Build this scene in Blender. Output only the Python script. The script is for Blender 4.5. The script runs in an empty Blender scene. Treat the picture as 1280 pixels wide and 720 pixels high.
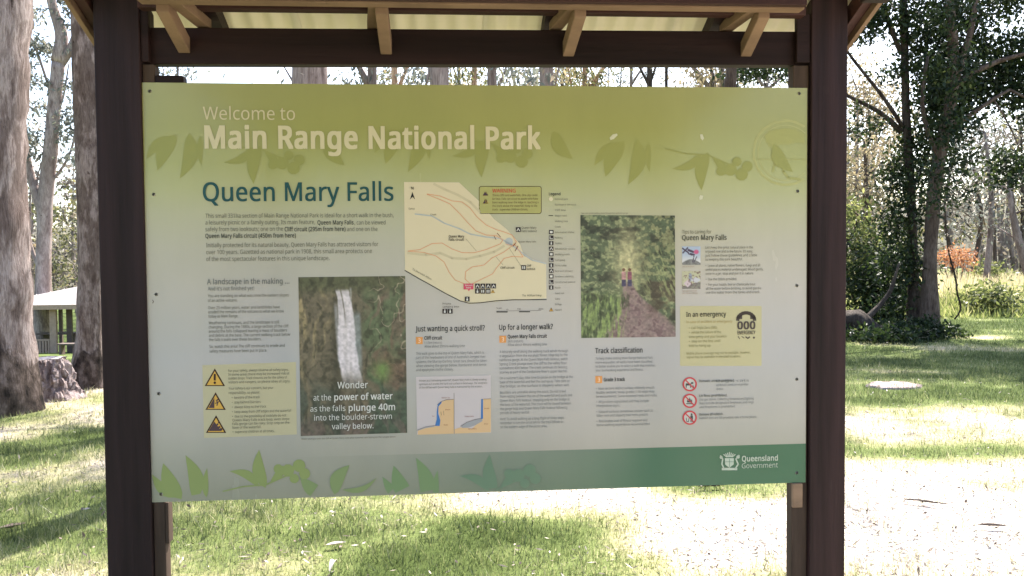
import bpy, math, random
import numpy as np
from mathutils import Vector

random.seed(7)
RNG = np.random.default_rng(7)
S = bpy.context.scene
COL = S.collection

# ------------------------------------------------------------------ camera
EYE = np.array([0.0, 0.0, 1.6])
FOC = 980.0                      # focal length in pixels of a 1280 px wide picture
PITCH, ROLL = 0.034236, -0.00856223
_f = np.array([0, math.cos(PITCH), -math.sin(PITCH)])
_r0 = np.array([1.0, 0, 0]); _u0 = np.cross(_r0, _f)
CR = math.cos(ROLL) * _r0 + math.sin(ROLL) * _u0
CU = -math.sin(ROLL) * _r0 + math.cos(ROLL) * _u0
CF = _f
cd = bpy.data.cameras.new('camera'); cam = bpy.data.objects.new('camera', cd); COL.objects.link(cam)
cd.sensor_width = 36.0; cd.lens = FOC * 36.0 / 1280.0; cd.clip_start = 0.05; cd.clip_end = 2000
from mathutils import Matrix
cam.matrix_world = Matrix(((CR[0], CU[0], -CF[0], EYE[0]), (CR[1], CU[1], -CF[1], EYE[1]), (CR[2], CU[2], -CF[2], EYE[2]), (0, 0, 0, 1)))
S.camera = cam
S.render.resolution_x = 1024; S.render.resolution_y = 576

# ------------------------------------------------------------------ daylight
SUN_EL, SUN_AZ = math.radians(52), math.radians(20)     # azimuth measured from +Y (behind the sign) towards +X
W = bpy.data.worlds.new('World'); S.world = W; W.use_nodes = True
wn = W.node_tree.nodes; wl = W.node_tree.links
bg = wn['Background']; sky = wn.new('ShaderNodeTexSky'); sky.sky_type = 'NISHITA'; sky.sun_disc = False
sky.sun_elevation = SUN_EL; sky.sun_rotation = SUN_AZ; sky.air_density = 1.0; sky.dust_density = 2.5; sky.ozone_density = 1.0
wl.new(sky.outputs[0], bg.inputs[0]); bg.inputs[1].default_value = 0.14
sl = bpy.data.lights.new('sun', 'SUN'); sl.energy = 5.0; sl.angle = math.radians(0.6); sl.color = (1.0, 0.95, 0.86)
sun = bpy.data.objects.new('sun', sl); COL.objects.link(sun)
sd = Vector((math.sin(SUN_AZ) * math.cos(SUN_EL), math.cos(SUN_AZ) * math.cos(SUN_EL), math.sin(SUN_EL)))
sun.rotation_euler = sd.to_track_quat('Z', 'Y').to_euler(); sun.location = (10, 20, 30)
S.view_settings.view_transform = 'Standard'; S.view_settings.look = 'None'
S.view_settings.exposure = 1.85; S.view_settings.gamma = 1.0
S.cycles.max_bounces = 8; S.cycles.transparent_max_bounces = 8

# ------------------------------------------------------------------ helpers
def tag(o, label=None, cat=None, group=None, kind=None):
    if label: o['label'] = label
    if cat: o['category'] = cat
    if group: o['group'] = group
    if kind: o['kind'] = kind
    return o

def empty(name, loc, rz=0.0, parent=None):
    o = bpy.data.objects.new(name, None); COL.objects.link(o); o.empty_display_size = 0.2
    o.location = loc; o.rotation_euler = (0, 0, rz)
    if parent: o.parent = parent
    return o

class MB:
    """collects vertices and faces of one mesh; materials by slot index"""
    def __init__(s): s.v = []; s.f = []; s.n = 0; s.tint = []; s.mi = []
    def add(s, V, F, tint=None, mi=0):
        V = np.asarray(V, float).reshape(-1, 3); s.v.append(V)
        for f in F: s.f.append(tuple(int(i) + s.n for i in f)); s.mi.append(mi)
        s.tint.append(np.full(len(V), 0.5) if tint is None else np.broadcast_to(np.asarray(tint, float), (len(V),)))
        s.n += len(V); return s
    def box(s, x0, x1, y0, y1, z0, z1, mi=0, bev=0.0):
        return s.hexa([(x0, y0, z0), (x1, y0, z0), (x1, y1, z0), (x0, y1, z0), (x0, y0, z1), (x1, y0, z1), (x1, y1, z1), (x0, y1, z1)], mi)
    def hexa(s, c, mi=0):
        return s.add(c, [(0, 3, 2, 1), (4, 5, 6, 7), (0, 1, 5, 4), (1, 2, 6, 5), (2, 3, 7, 6), (3, 0, 4, 7)], mi=mi)
    def build(s, name, mat, parent=None, smooth=False, bevel=0.0):
        me = bpy.data.meshes.new(name)
        V = np.concatenate(s.v) if s.v else np.zeros((0, 3))
        me.from_pydata(V.tolist(), [], s.f)
        a = me.attributes.new('tint', 'FLOAT', 'POINT'); a.data.foreach_set('value', np.concatenate(s.tint).astype(np.float32))
        ms = mat if isinstance(mat, (list, tuple)) else [mat]
        for m in ms: me.materials.append(m)
        if len(ms) > 1: me.polygons.foreach_set('material_index', s.mi)
        if smooth: me.polygons.foreach_set('use_smooth', [True] * len(me.polygons))
        me.update()
        o = bpy.data.objects.new(name, me); COL.objects.link(o)
        if parent: o.parent = parent
        if bevel:
            b = o.modifiers.new('bevel', 'BEVEL'); b.width = bevel; b.segments = 2; b.limit_method = 'ANGLE'
        return o

def quads(name, V, tint, mat, parent=None, nper=4, smooth=False):
    """V (n*nper,3) separate polygons; fast path for leaves and blades"""
    n = len(V) // nper
    me = bpy.data.meshes.new(name)
    me.vertices.add(n * nper); me.vertices.foreach_set('co', np.ascontiguousarray(V, np.float32).ravel())
    me.loops.add(n * nper); me.loops.foreach_set('vertex_index', np.arange(n * nper, dtype=np.int32))
    me.polygons.add(n); me.polygons.foreach_set('loop_start', np.arange(0, n * nper, nper, dtype=np.int32))
    me.update(calc_edges=True)
    a = me.attributes.new('tint', 'FLOAT', 'POINT'); a.data.foreach_set('value', np.repeat(tint, nper).astype(np.float32) if len(tint) == n else tint.astype(np.float32))
    me.materials.append(mat); me.validate()
    o = bpy.data.objects.new(name, me); COL.objects.link(o)
    if parent: o.parent = parent
    return o

def vnoise(x, y, seed=0):
    x = np.asarray(x, float); y = np.asarray(y, float)
    xi = np.floor(x); yi = np.floor(y); fx = x - xi; fy = y - yi
    fx = fx * fx * (3 - 2 * fx); fy = fy * fy * (3 - 2 * fy)
    def h(a, b):
        v = np.sin(a * 127.1 + b * 311.7 + seed * 74.7) * 43758.5453; return v - np.floor(v)
    return (h(xi, yi) * (1 - fx) + h(xi + 1, yi) * fx) * (1 - fy) + (h(xi, yi + 1) * (1 - fx) + h(xi + 1, yi + 1) * fx) * fy
def fbm(x, y, seed=0, oct=4):
    t = 0; a = .5; s = 0
    for i in range(oct): t = t + a * vnoise(x * 2 ** i, y * 2 ** i, seed + i * 13); s += a; a *= .5
    return t / s
def sstep(a, b, x): t = np.clip((x - a) / (b - a), 0, 1); return t * t * (3 - 2 * t)

def height(x, y):
    x = np.asarray(x, float); y = np.asarray(y, float)
    w = sstep(-1.0, -9.0, x)
    h = -0.095 * np.clip(y - 10.5, 0, 34) * w
    return h + 0.03 * (fbm(x * .5, y * .5, 3, 3) - .5) * sstep(2.5, 5, y)

def at(px, py, d):
    """point of the place seen under 1280x720 pixel (px,py) at distance d along +Y"""
    v = CF + CR * (px - 640) / FOC - CU * (py - 360) / FOC
    return EYE + v * (d / v[1])
def ground_at(px, d):
    p = at(px, 360, d); p[2] = float(height(p[0], p[1])); return p

# ------------------------------------------------------------------ materials
def newmat(name):
    m = bpy.data.materials.new(name); m.use_nodes = True
    nt = m.node_tree; return m, nt, nt.nodes, nt.links, nt.nodes['Principled BSDF']
def ramp(nodes, stops):
    r = nodes.new('ShaderNodeValToRGB'); e = r.color_ramp.elements
    while len(e) < len(stops): e.new(0.5)
    for i, (p, c) in enumerate(stops): e[i].position = p; e[i].color = (*c, 1)
    return r
def noise_node(nt, scale, detail=4, rough=.6, mapping=None, coord='Object'):
    n = nt.nodes.new('ShaderNodeTexNoise'); n.inputs['Scale'].default_value = scale
    n.inputs['Detail'].default_value = detail; n.inputs['Roughness'].default_value = rough
    tc = nt.nodes.new('ShaderNodeTexCoord'); mp = nt.nodes.new('ShaderNodeMapping')
    if mapping: mp.inputs['Scale'].default_value = mapping
    nt.links.new(tc.outputs[coord], mp.inputs[0]); nt.links.new(mp.outputs[0], n.inputs[0]); return n
def simple(name, col, rough=.6, spec=.3, metal=0, var=0.0, scale=8, mapping=None, bump=0.0):
    m, nt, N, L, b = newmat(name)
    b.inputs['Roughness'].default_value = rough; b.inputs['Specular IOR Level'].default_value = spec; b.inputs['Metallic'].default_value = metal
    if var or bump:
        n = noise_node(nt, scale, 5, .6, mapping)
        if var:
            lo = tuple(max(0, c * (1 - var)) for c in col); hi = tuple(min(1, c * (1 + var)) for c in col)
            r = ramp(N, [(.3, lo), (.7, hi)]); L.new(n.outputs[0], r.inputs[0]); L.new(r.outputs[0], b.inputs['Base Color'])
        else: b.inputs['Base Color'].default_value = (*col, 1)
        if bump:
            bp = N.new('ShaderNodeBump'); bp.inputs['Strength'].default_value = bump; bp.inputs['Distance'].default_value = .01
            L.new(n.outputs[0], bp.inputs['Height']); L.new(bp.outputs[0], b.inputs['Normal'])
    else: b.inputs['Base Color'].default_value = (*col, 1)
    return m
def srgb(r, g, b, k=1.0):
    def f(c):
        c = c / 255; c = c / 12.92 if c <= .04045 else ((c + .055) / 1.055) ** 2.4
        return c * k
    return (f(r), f(g), f(b))

def bark(name, cols, scale=1.0, bump=.5, patch=.5, stocking=0.0):
    """smooth gum bark: fine vertical fibre, mottled shed patches with crisp edges, dark blemishes; rough dark bark near the foot"""
    m, nt, N, L, b = newmat(name); b.inputs['Roughness'].default_value = .85; b.inputs['Specular IOR Level'].default_value = .15
    n1 = noise_node(nt, 4.2 * scale, 7, .68, (1, 1, .30)); n2 = noise_node(nt, 1.7 * scale, 5, .62, (1, 1, .38)); n3 = noise_node(nt, 38 * scale, 5, .75, (1, 1, .10)); n4 = noise_node(nt, 5.0 * scale, 4, .6, (1, 1, .6))
    r1 = ramp(N, [(.34, cols[0]), (.44, cols[1]), (.56, cols[2]), (.72, cols[1])]); L.new(n1.outputs[0], r1.inputs[0])
    r2 = ramp(N, [(.49, (0, 0, 0)), (.535, (1, 1, 1))]); L.new(n2.outputs[0], r2.inputs[0])
    ml = N.new('ShaderNodeMath'); ml.operation = 'MULTIPLY'; ml.inputs[1].default_value = patch; L.new(r2.outputs[0], ml.inputs[0])
    mx = N.new('ShaderNodeMix'); mx.data_type = 'RGBA'; L.new(ml.outputs[0], mx.inputs[0]); L.new(r1.outputs[0], mx.inputs[6]); mx.inputs[7].default_value = (*cols[3], 1)
    r3 = ramp(N, [(.34, (.55, .52, .50)), (.56, (1, 1, 1))]); L.new(n3.outputs[0], r3.inputs[0])
    m2 = N.new('ShaderNodeMix'); m2.data_type = 'RGBA'; m2.blend_type = 'MULTIPLY'; m2.inputs[0].default_value = 1; L.new(mx.outputs[2], m2.inputs[6]); L.new(r3.outputs[0], m2.inputs[7])
    r4 = ramp(N, [(.27, (.30, .26, .24)), (.33, (1, 1, 1))]); L.new(n4.outputs[0], r4.inputs[0])
    m3 = N.new('ShaderNodeMix'); m3.data_type = 'RGBA'; m3.blend_type = 'MULTIPLY'; m3.inputs[0].default_value = 1; L.new(m2.outputs[2], m3.inputs[6]); L.new(r4.outputs[0], m3.inputs[7])
    last = m3.outputs[2]; ad = N.new('ShaderNodeMath'); L.new(n1.outputs[0], ad.inputs[0]); L.new(n3.outputs[0], ad.inputs[1])
    if stocking:
        tc = N.new('ShaderNodeTexCoord'); sx = N.new('ShaderNodeSeparateXYZ'); L.new(tc.outputs['Object'], sx.inputs[0])
        a1 = N.new('ShaderNodeMath'); a1.operation = 'MULTIPLY_ADD'; a1.inputs[1].default_value = -2.2; L.new(n2.outputs[0], a1.inputs[0]); L.new(sx.outputs['Z'], a1.inputs[2])
        r5 = ramp(N, [(.0, (1, 1, 1)), (.12, (0, 0, 0))]); a2 = N.new('ShaderNodeMath'); a2.operation = 'SUBTRACT'; a2.inputs[1].default_value = stocking - 1.1; L.new(a1.outputs[0], a2.inputs[0]); L.new(a2.outputs[0], r5.inputs[0])
        m4 = N.new('ShaderNodeMix'); m4.data_type = 'RGBA'; L.new(r5.outputs[0], m4.inputs[0]); L.new(last, m4.inputs[6]); 
        rk = ramp(N, [(.36, (.020, .015, .013)), (.52, (.085, .062, .052)), (.66, (.20, .155, .14))]); L.new(n4.outputs[0], rk.inputs[0]); L.new(rk.outputs[0], m4.inputs[7]); last = m4.outputs[2]
        a3 = N.new('ShaderNodeMath'); a3.operation = 'MULTIPLY_ADD'; L.new(r5.outputs[0], a3.inputs[0]); L.new(n4.outputs[0], a3.inputs[1]); L.new(ad.outputs[0], a3.inputs[2]); ad = a3
    L.new(last, b.inputs['Base Color'])
    bp = N.new('ShaderNodeBump'); bp.inputs['Strength'].default_value = bump; bp.inputs['Distance'].default_value = .03; L.new(ad.outputs[0], bp.inputs['Height']); L.new(bp.outputs[0], b.inputs['Normal'])
    return m

def leafmat(name, stops, trans=.45, gloss=.25, backlit=1.3, bl=.75):
    m, nt, N, L, b = newmat(name)
    at_ = N.new('ShaderNodeAttribute'); at_.attribute_name = 'tint'
    r = ramp(N, stops); L.new(at_.outputs['Fac'], r.inputs[0])
    L.new(r.outputs[0], b.inputs['Base Color']); b.inputs['Roughness'].default_value = .5; b.inputs['Specular IOR Level'].default_value = gloss
    t = N.new('ShaderNodeBsdfTranslucent'); g = N.new('ShaderNodeMix'); g.data_type = 'RGBA'; g.blend_type = 'MULTIPLY'; g.inputs[0].default_value = 1
    g.inputs[7].default_value = (backlit, backlit * 1.02, backlit * bl, 1); L.new(r.outputs[0], g.inputs[6]); L.new(g.outputs[2], t.inputs[0])
    mx = N.new('ShaderNodeMixShader'); mx.inputs[0].default_value = trans; L.new(b.outputs[0], mx.inputs[1]); L.new(t.outputs[0], mx.inputs[2])
    L.new(mx.outputs[0], N['Material Output'].inputs[0]); return m

M_post = simple('stained_hardwood', (.021, .0115, .013), .6, .2, var=.6, scale=14, mapping=(1, 1, .05), bump=.5)
M_postR = simple('stained_hardwood_reddish', (.029, .0145, .0155), .6, .2, var=.6, scale=14, mapping=(1, 1, .05), bump=.5)
M_beam = simple('stained_beam', (.018, .0085, .0085), .6, .2, var=.6, scale=12, mapping=(.05, 1, 1), bump=.5)
M_red = simple('red_brown_board', (.055, .022, .020), .6, .3, var=.3, scale=7, mapping=(.1, 1, 1), bump=.2)
M_tan = simple('weathered_hardwood', (.235, .155, .105), .7, .2, var=.35, scale=10, mapping=(.3, .3, 1), bump=.3)
M_batten = simple('weathered_batten', (.065, .044, .034), .75, .2, var=.45, scale=12, mapping=(1, 1, .1), bump=.4)
M_sheet = simple('cream_roof_steel', (.80, .755, .61), .45, .3, var=.06, scale=5)
_nt = M_sheet.node_tree; _b = _nt.nodes['Principled BSDF']; _t = _nt.nodes.new('ShaderNodeBsdfTranslucent'); _t.inputs[0].default_value = (.60, .55, .42, 1); _m = _nt.nodes.new('ShaderNodeMixShader'); _m.inputs[0].default_value = .16  # translucent share added to brighten the underside of the sheets
_nt.links.new(_b.outputs[0], _m.inputs[1]); _nt.links.new(_t.outputs[0], _m.inputs[2]); _nt.links.new(_m.outputs[0], _nt.nodes['Material Output'].inputs[0])
M_steel = simple('screw_steel', (.30, .29, .27), .35, .5, metal=.9)
M_screwdark = simple('screw_recess', (.03, .03, .03), .6, .3)

def wear(m_, scale, mapping, col, amount=.55):
    # scuffed, dusty streaks on stained timber
    nt_ = m_.node_tree; b_ = nt_.nodes['Principled BSDF']; src = b_.inputs['Base Color'].links[0].from_socket
    n_ = noise_node(nt_, scale, 7, .78, mapping); r_ = ramp(nt_.nodes, [(.60, (0, 0, 0)), (.72, (amount,) * 3)]); nt_.links.new(n_.outputs[0], r_.inputs[0])
    x_ = nt_.nodes.new('ShaderNodeMix'); x_.data_type = 'RGBA'; nt_.links.new(r_.outputs[0], x_.inputs[0]); nt_.links.new(src, x_.inputs[6]); x_.inputs[7].default_value = (*col, 1); nt_.links.new(x_.outputs[2], b_.inputs['Base Color'])
for m_ in (M_post, M_postR): wear(m_, 9, (1, 1, .14), (.075, .052, .045))
wear(M_beam, 8, (.12, 1, 1), (.06, .04, .034)); wear(M_tan, 14, (1, .3, 1), (.10, .07, .05), .7)
GUM = bark('gum_bark_pink_grey', [(.15, .105, .095), (.29, .225, .21), (.42, .345, .32), (.20, .15, .135)])
GUM_FOOT = bark('gum_bark_dark_foot', [(.10, .07, .06), (.22, .165, .15), (.42, .345, .325), (.15, .108, .095)], 1.7, .9, .75, .62)
GUM2_FOOT = bark('gum_bark_brown_foot', [(.08, .056, .048), (.19, .142, .125), (.38, .31, .285), (.125, .09, .075)], 2.2, .9, .7, .42)
GUM2 = bark('gum_bark_grey_brown', [(.11, .08, .07), (.22, .17, .155), (.33, .27, .25), (.15, .115, .10)], 1.3)
GUMO = bark('gum_bark_orange', [(.35, .17, .10), (.52, .30, .19), (.60, .42, .30), (.33, .19, .13)])
DARKBARK = bark('dark_rough_bark', [(.03, .023, .02), (.06, .045, .038), (.10, .08, .066), (.035, .027, .022)], 2.0, .9)
BROWNBARK = bark('brown_bark', [(.055, .038, .03), (.10, .072, .058), (.15, .115, .095), (.06, .042, .034)], 1.6, .8)
STUMPBARK = bark('stump_bark', [(.16, .11, .105), (.36, .28, .27), (.55, .46, .45), (.22, .16, .15)], 3.0, 1.0)
M_cut = simple('cut_timber', (.50, .42, .38), .85, .1, var=.3, scale=9, bump=.4)

LG_DARK = leafmat('leaf_dark_green', [(0, (.008, .015, .009)), (.5, (.020, .034, .014)), (.85, (.045, .066, .022)), (1, (.11, .13, .05))], .30, .22)
LG_GUM = leafmat('leaf_gum_grey_green', [(0, (.07, .075, .075)), (.5, (.15, .16, .145)), (.8, (.23, .22, .17)), (1, (.34, .26, .20))], .40, .3, 1.2, .95)
LG_OLIVE = leafmat('leaf_olive', [(0, (.05, .06, .03)), (.4, (.12, .12, .06)), (.75, (.22, .19, .10)), (1, (.34, .25, .17))], .42, .25, 1.2, .9)
LG_PALE = leafmat('leaf_beige_dry', [(0, (.10, .085, .06)), (.4, (.22, .18, .12)), (.75, (.33, .27, .17)), (1, (.42, .31, .25))], .40, .2, 1.15, .95)
LG_GREY = leafmat('scrub_grey_brown', [(0, (.06, .05, .05)), (.4, (.13, .11, .10)), (.75, (.21, .18, .15)), (1, (.28, .26, .18))], .35, .2, 1.15, .95)
LG_YEL = leafmat('leaf_yellow_green', [(0, (.045, .055, .025)), (.5, (.12, .14, .06)), (1, (.30, .30, .14))], .45, .3, 1.3)
LG_ORANGE = leafmat('leaf_orange', [(0, (.22, .10, .06)), (.6, (.44, .21, .13)), (1, (.55, .35, .24))], .35, .2)
GRASSM = leafmat('lawn_blade', [(0, (.045, .065, .028)), (.3, (.105, .13, .06)), (.5, (.22, .23, .13)), (.72, (.42, .385, .29)), (1, (.60, .55, .48))], .42, .3, 1.35)
TALLM = leafmat('tall_grass_blade', [(0, (.11, .14, .05)), (.35, (.27, .28, .13)), (.6, (.46, .40, .29)), (1, (.62, .50, .43))], .45, .2, 1.3)
LITTER = leafmat('leaf_litter', [(0, (.035, .024, .02)), (.4, (.085, .06, .05)), (.7, (.24, .18, .15)), (1, (.60, .53, .48))], .15, .2, 1.0)

# ground material: colour from the 'tint' (how dry and bare) plus grain
m, nt, N, L, b = newmat('lawn_soil'); M_ground = m; b.inputs['Roughness'].default_value = .95; b.inputs['Specular IOR Level'].default_value = .05
a_ = N.new('ShaderNodeAttribute'); a_.attribute_name = 'tint'
n1 = noise_node(nt, 22, 6, .7); n2 = noise_node(nt, 2.2, 5, .6)
s1 = N.new('ShaderNodeMath'); s1.operation = 'MULTIPLY_ADD'; s1.inputs[1].default_value = .5; L.new(n1.outputs[0], s1.inputs[0]); L.new(a_.outputs['Fac'], s1.inputs[2])
s2 = N.new('ShaderNodeMath'); s2.operation = 'MULTIPLY_ADD'; s2.inputs[1].default_value = .35; L.new(n2.outputs[0], s2.inputs[0]); L.new(s1.outputs[0], s2.inputs[2])
s3 = N.new('ShaderNodeMath'); s3.operation = 'SUBTRACT'; s3.inputs[1].default_value = .42; L.new(s2.outputs[0], s3.inputs[0])
r = ramp(N, [(.0, (.05, .07, .02)), (.35, (.13, .16, .055)), (.55, (.28, .26, .14)), (.75, (.40, .34, .28)), (1, (.50, .44, .39))])
L.new(s3.outputs[0], r.inputs[0]); L.new(r.outputs[0], b.inputs['Base Color'])
bp = N.new('ShaderNodeBump'); bp.inputs['Strength'].default_value = .8; bp.inputs['Distance'].default_value = .03; L.new(n1.outputs[0], bp.inputs['Height']); L.new(bp.outputs[0], b.inputs['Normal'])

# ------------------------------------------------------------------ terrain
def dryness(x, y):
    d = fbm(x * .75 + 3, y * 1.1, 5, 5)
    bias = .30 * sstep(9.5, 4.5, y) * sstep(-1.2, 1.5, x) + .10 * sstep(7, 4, y)
    patch = .35 * np.exp(-(((x - 3.3) / 2.4) ** 2 + ((y - 5.0) / 1.6) ** 2))
    return np.clip((d - .5) * 2.1 + .37 + bias + patch - .20 * np.exp(-(((x + 1.2) / 1.5) ** 2 + ((y - 4.6) / 1.2) ** 2)) - .14 * sstep(7.5, 10, y) - .16 * sstep(10, 14, y), 0, 1)
def axis(lo, hi, step, far):
    return np.array(sorted([-f for f in far] + [lo - 6, lo - 2.5, lo - 1] + list(np.arange(lo, hi + step, step)) + [hi + 1, hi + 3, hi + 7] + far))
xs = axis(-15, 15, .15, [34, 50, 75, 110, 170, 300, 700, 1500]); ys = axis(2.5, 23, .15, [36, 44, 52, 75, 110, 170, 300, 700, 1500])
gx, gy = np.meshgrid(xs, ys); V = np.stack([gx.ravel(), gy.ravel(), height(gx, gy).ravel()], 1)
nx, ny = len(xs), len(ys); i = np.arange((ny - 1) * (nx - 1)); q = (i // (nx - 1)) * nx + i % (nx - 1)
me = bpy.data.meshes.new('lawn'); me.from_pydata(V.tolist(), [], np.stack([q, q + 1, q + 1 + nx, q + nx], 1).tolist())
a = me.attributes.new('tint', 'FLOAT', 'POINT'); a.data.foreach_set('value', dryness(gx, gy).ravel().astype(np.float32))
me.materials.append(M_ground); me.polygons.foreach_set('use_smooth', [True] * len(me.polygons)); me.update()
lawn = bpy.data.objects.new('ground', me); COL.objects.link(lawn); tag(lawn, kind='structure')

# ------------------------------------------------------------------ tubes, trees
def tube(path, radii, sides=8, rough=0.0, flute=0.0, seed=0, caps=True):
    P = np.asarray(path, float); R = np.asarray(radii, float); n = len(P)
    T = np.gradient(P, axis=0); T /= np.linalg.norm(T, axis=1)[:, None] + 1e-9
    ref = np.array([1.0, .13, 0]) if abs(T[0][0]) < .8 else np.array([0, 1.0, .1])
    V = np.zeros((n, sides, 3)); ang = np.arange(sides) * 2 * math.pi / sides
    for k in range(n):
        a = np.cross(T[k], ref); a /= np.linalg.norm(a); b_ = np.cross(T[k], a)
        rr = R[k] * np.ones(sides)
        if rough: rr = rr * (1 + rough * (fbm(ang * 1.3 + seed, np.full(sides, k * .55 + seed), 7 + seed, 3) - .5) * 2)
        if flute: rr = rr * (1 + flute * np.cos(ang * 5 + seed) * max(0, 1 - k / (n * .18)))
        V[k] = P[k] + rr[:, None] * (np.cos(ang)[:, None] * a + np.sin(ang)[:, None] * b_)
    F = []
    for k in range(n - 1):
        for j in range(sides):
            j2 = (j + 1) % sides; F.append((k * sides + j, k * sides + j2, (k + 1) * sides + j2, (k + 1) * sides + j))
    if caps: F.append(tuple(range(sides))[::-1]); F.append(tuple((n - 1) * sides + j for j in range(sides)))
    return V.reshape(-1, 3), F

def smooth_path(pts, rad, step=.35):
    P = np.asarray(pts, float); R = np.asarray(rad, float)
    d = np.r_[0, np.cumsum(np.linalg.norm(np.diff(P, axis=0), axis=1))]
    n = max(3, int(d[-1] / step)); t = np.linspace(0, d[-1], n)
    # catmull-like smoothing by double interpolation
    Q = np.stack([np.interp(t, d, P[:, i]) for i in range(3)], 1); r = np.interp(t, d, R)
    for _ in range(2): Q[1:-1] = (Q[:-2] + 2 * Q[1:-1] + Q[2:]) / 4
    return Q, r

def leaves(clumps, size=.12, asp=.42, sprig=.3, hang=.5, rng=RNG, tintshift=0.0):
    """clumps: (centre, (rx,ry,rz), n).  returns V (4n,3), tint (n)"""
    VV = []; TT = []
    for c, rad, n in clumps:
        n = int(n); 
        if n < 1: continue
        ns = max(1, n // 14)
        u = rng.normal(size=(ns, 3)); u /= np.linalg.norm(u, axis=1)[:, None]; u *= rng.uniform(0.15, 1, (ns, 1)) ** .45
        sc = np.asarray(c) + u * np.asarray(rad); st = rng.normal(0, .17, ns)
        k = rng.integers(0, ns, n)
        p = sc[k] + rng.normal(0, sprig, (n, 3)) * np.array([1, 1, .7])
        d = rng.normal(size=(n, 3)); d[:, 2] -= hang * 2.2; d /= np.linalg.norm(d, axis=1)[:, None]
        w = np.cross(d, rng.normal(size=(n, 3))); w /= np.linalg.norm(w, axis=1)[:, None]
        s = size * rng.uniform(.6, 1.35, (n, 1))
        a0 = p; a1 = p + d * s * .45 + w * s * asp * .5; a2 = p + d * s; a3 = p + d * s * .45 - w * s * asp * .5
        VV.append(np.stack([a0, a1, a2, a3], 1).reshape(-1, 3)); TT.append(np.clip(.45 + st[k] + rng.normal(0, .16, n) + tintshift, 0, 1))
    return np.concatenate(VV), np.concatenate(TT)

def make_tree(label, path, rad, limbs=(), clumps=(), bark_m=None, leaf_m=None, lsize=.12, asp=.42, sprig=.3, hang=.5,
              sides=10, rough=.10, flute=0., name='gum_tree', cat='tree', group=None, seed=0, step=.35, tint=0., extra=None):
    base = np.asarray(path[0], float).copy(); base[2] = float(height(base[0], base[1]))
    root = empty(name, tuple(base)); tag(root, label, cat, group)
    mb = MB(); Q, r = smooth_path(path, rad, step); V, F = tube(Q - base, r, sides, rough, flute, seed); mb.add(V, F)
    for lp, lr in limbs:
        Q, r = smooth_path(lp, lr, step * .8); V, F = tube(Q - base, r, max(5, sides // 2), rough * .6, 0, seed + 3); mb.add(V, F)
    mb.build('trunk', bark_m, root, smooth=True)
    if clumps:
        V, T = leaves(clumps, lsize, asp, sprig, hang, RNG, tint); quads('crown', V - base, T, leaf_m, root)
    return root

def limb_to(a, b, r0, r1, sag=.12, rng=RNG):
    a = np.asarray(a); b = np.asarray(b); m1 = a * .66 + b * .34; m2 = a * .33 + b * .67; L_ = np.linalg.norm(b - a)
    j = rng.normal(0, .07 * L_, 3); k = rng.normal(0, .07 * L_, 3); m1 = m1 + j + [0, 0, -sag * L_ * .5]; m2 = m2 + k + [0, 0, sag * .2 * L_]
    return ([a, m1, m2, b], [r0, r0 * .75 + r1 * .25, (r0 + r1) * .45, r1])

def high_crown(top, n_limb=6, spread=2.6, rise=(1.2, 3.6), nl=260, r=.06, start=None):
    nl = int(nl * .5)
    """limbs with leaf clumps above a trunk top"""
    top = np.asarray(top); L_ = []; C_ = []
    for k in range(n_limb):
        a = k * 2.4 + random.random(); s = spread * random.uniform(.45, 1.05)
        e = top + [math.cos(a) * s, math.sin(a) * s, random.uniform(*rise)]
        st = top - [0, 0, random.uniform(0, 1.4)]
        L_.append(limb_to(st, e, r, .012)); C_.append((e, (1.0, 1.0, .75), nl))
        e2 = (top + e) / 2 + np.array([random.uniform(-.7, .7), random.uniform(-.7, .7), .6]); C_.append((e2, (.8, .8, .6), nl // 2))
    return L_, C_

# ---- left foreground gum
D = 8.5
def col(pxs, d):  # list (px centre, py) -> points at distance d
    return [at(a, b, d) for a, b in pxs]
path = [np.array([at(-15, 500, D)[0], D, -.12])] + col([(-15, 480), (-17, 430), (-21, 330), (-27, 220), (-28, 120), (-22, 0)], D)
path += [path[-1] + [-.1, .1, 2.2], path[-1] + [-.4, .3, 5.0], path[-1] + [-.2, .4, 8.0]]
L_, C_ = high_crown(path[-1], 7, 3.4, (0, 3.4), 420, .10)
make_tree('huge pale pink-grey gum trunk cut off by the left edge of the photo', path, [.52, .50, .46, .44, .45, .46, .46, .40, .30, .2], L_, C_, GUM_FOOT, LG_GUM,
          .16, .3, sides=40, rough=.09, flute=.05, seed=1, step=.15)
# loose bark ridge at its foot
# ---- second gum, in front of the picnic shelter
D = 10.2
path = [np.array([at(110, 470, D)[0], D, -.12])] + col([(111, 462), (113, 420), (114, 340), (113, 250), (110, 150), (108, 60), (105, 0)], D)
path += [path[-1] + [0, .1, 2.5], path[-1] + [.3, .2, 6.0]]
L_, C_ = high_crown(path[-1], 7, 3.0, (0, 3.2), 420, .09)
make_tree('straight grey-brown gum close to the left post with peeling bark and a flared foot', path, [.27, .215, .17, .158, .158, .165, .17, .17, .16, .1], L_, C_, GUM2_FOOT, LG_GUM, .16, .3,
          sides=32, rough=.12, flute=.10, seed=5, step=.12)
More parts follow.
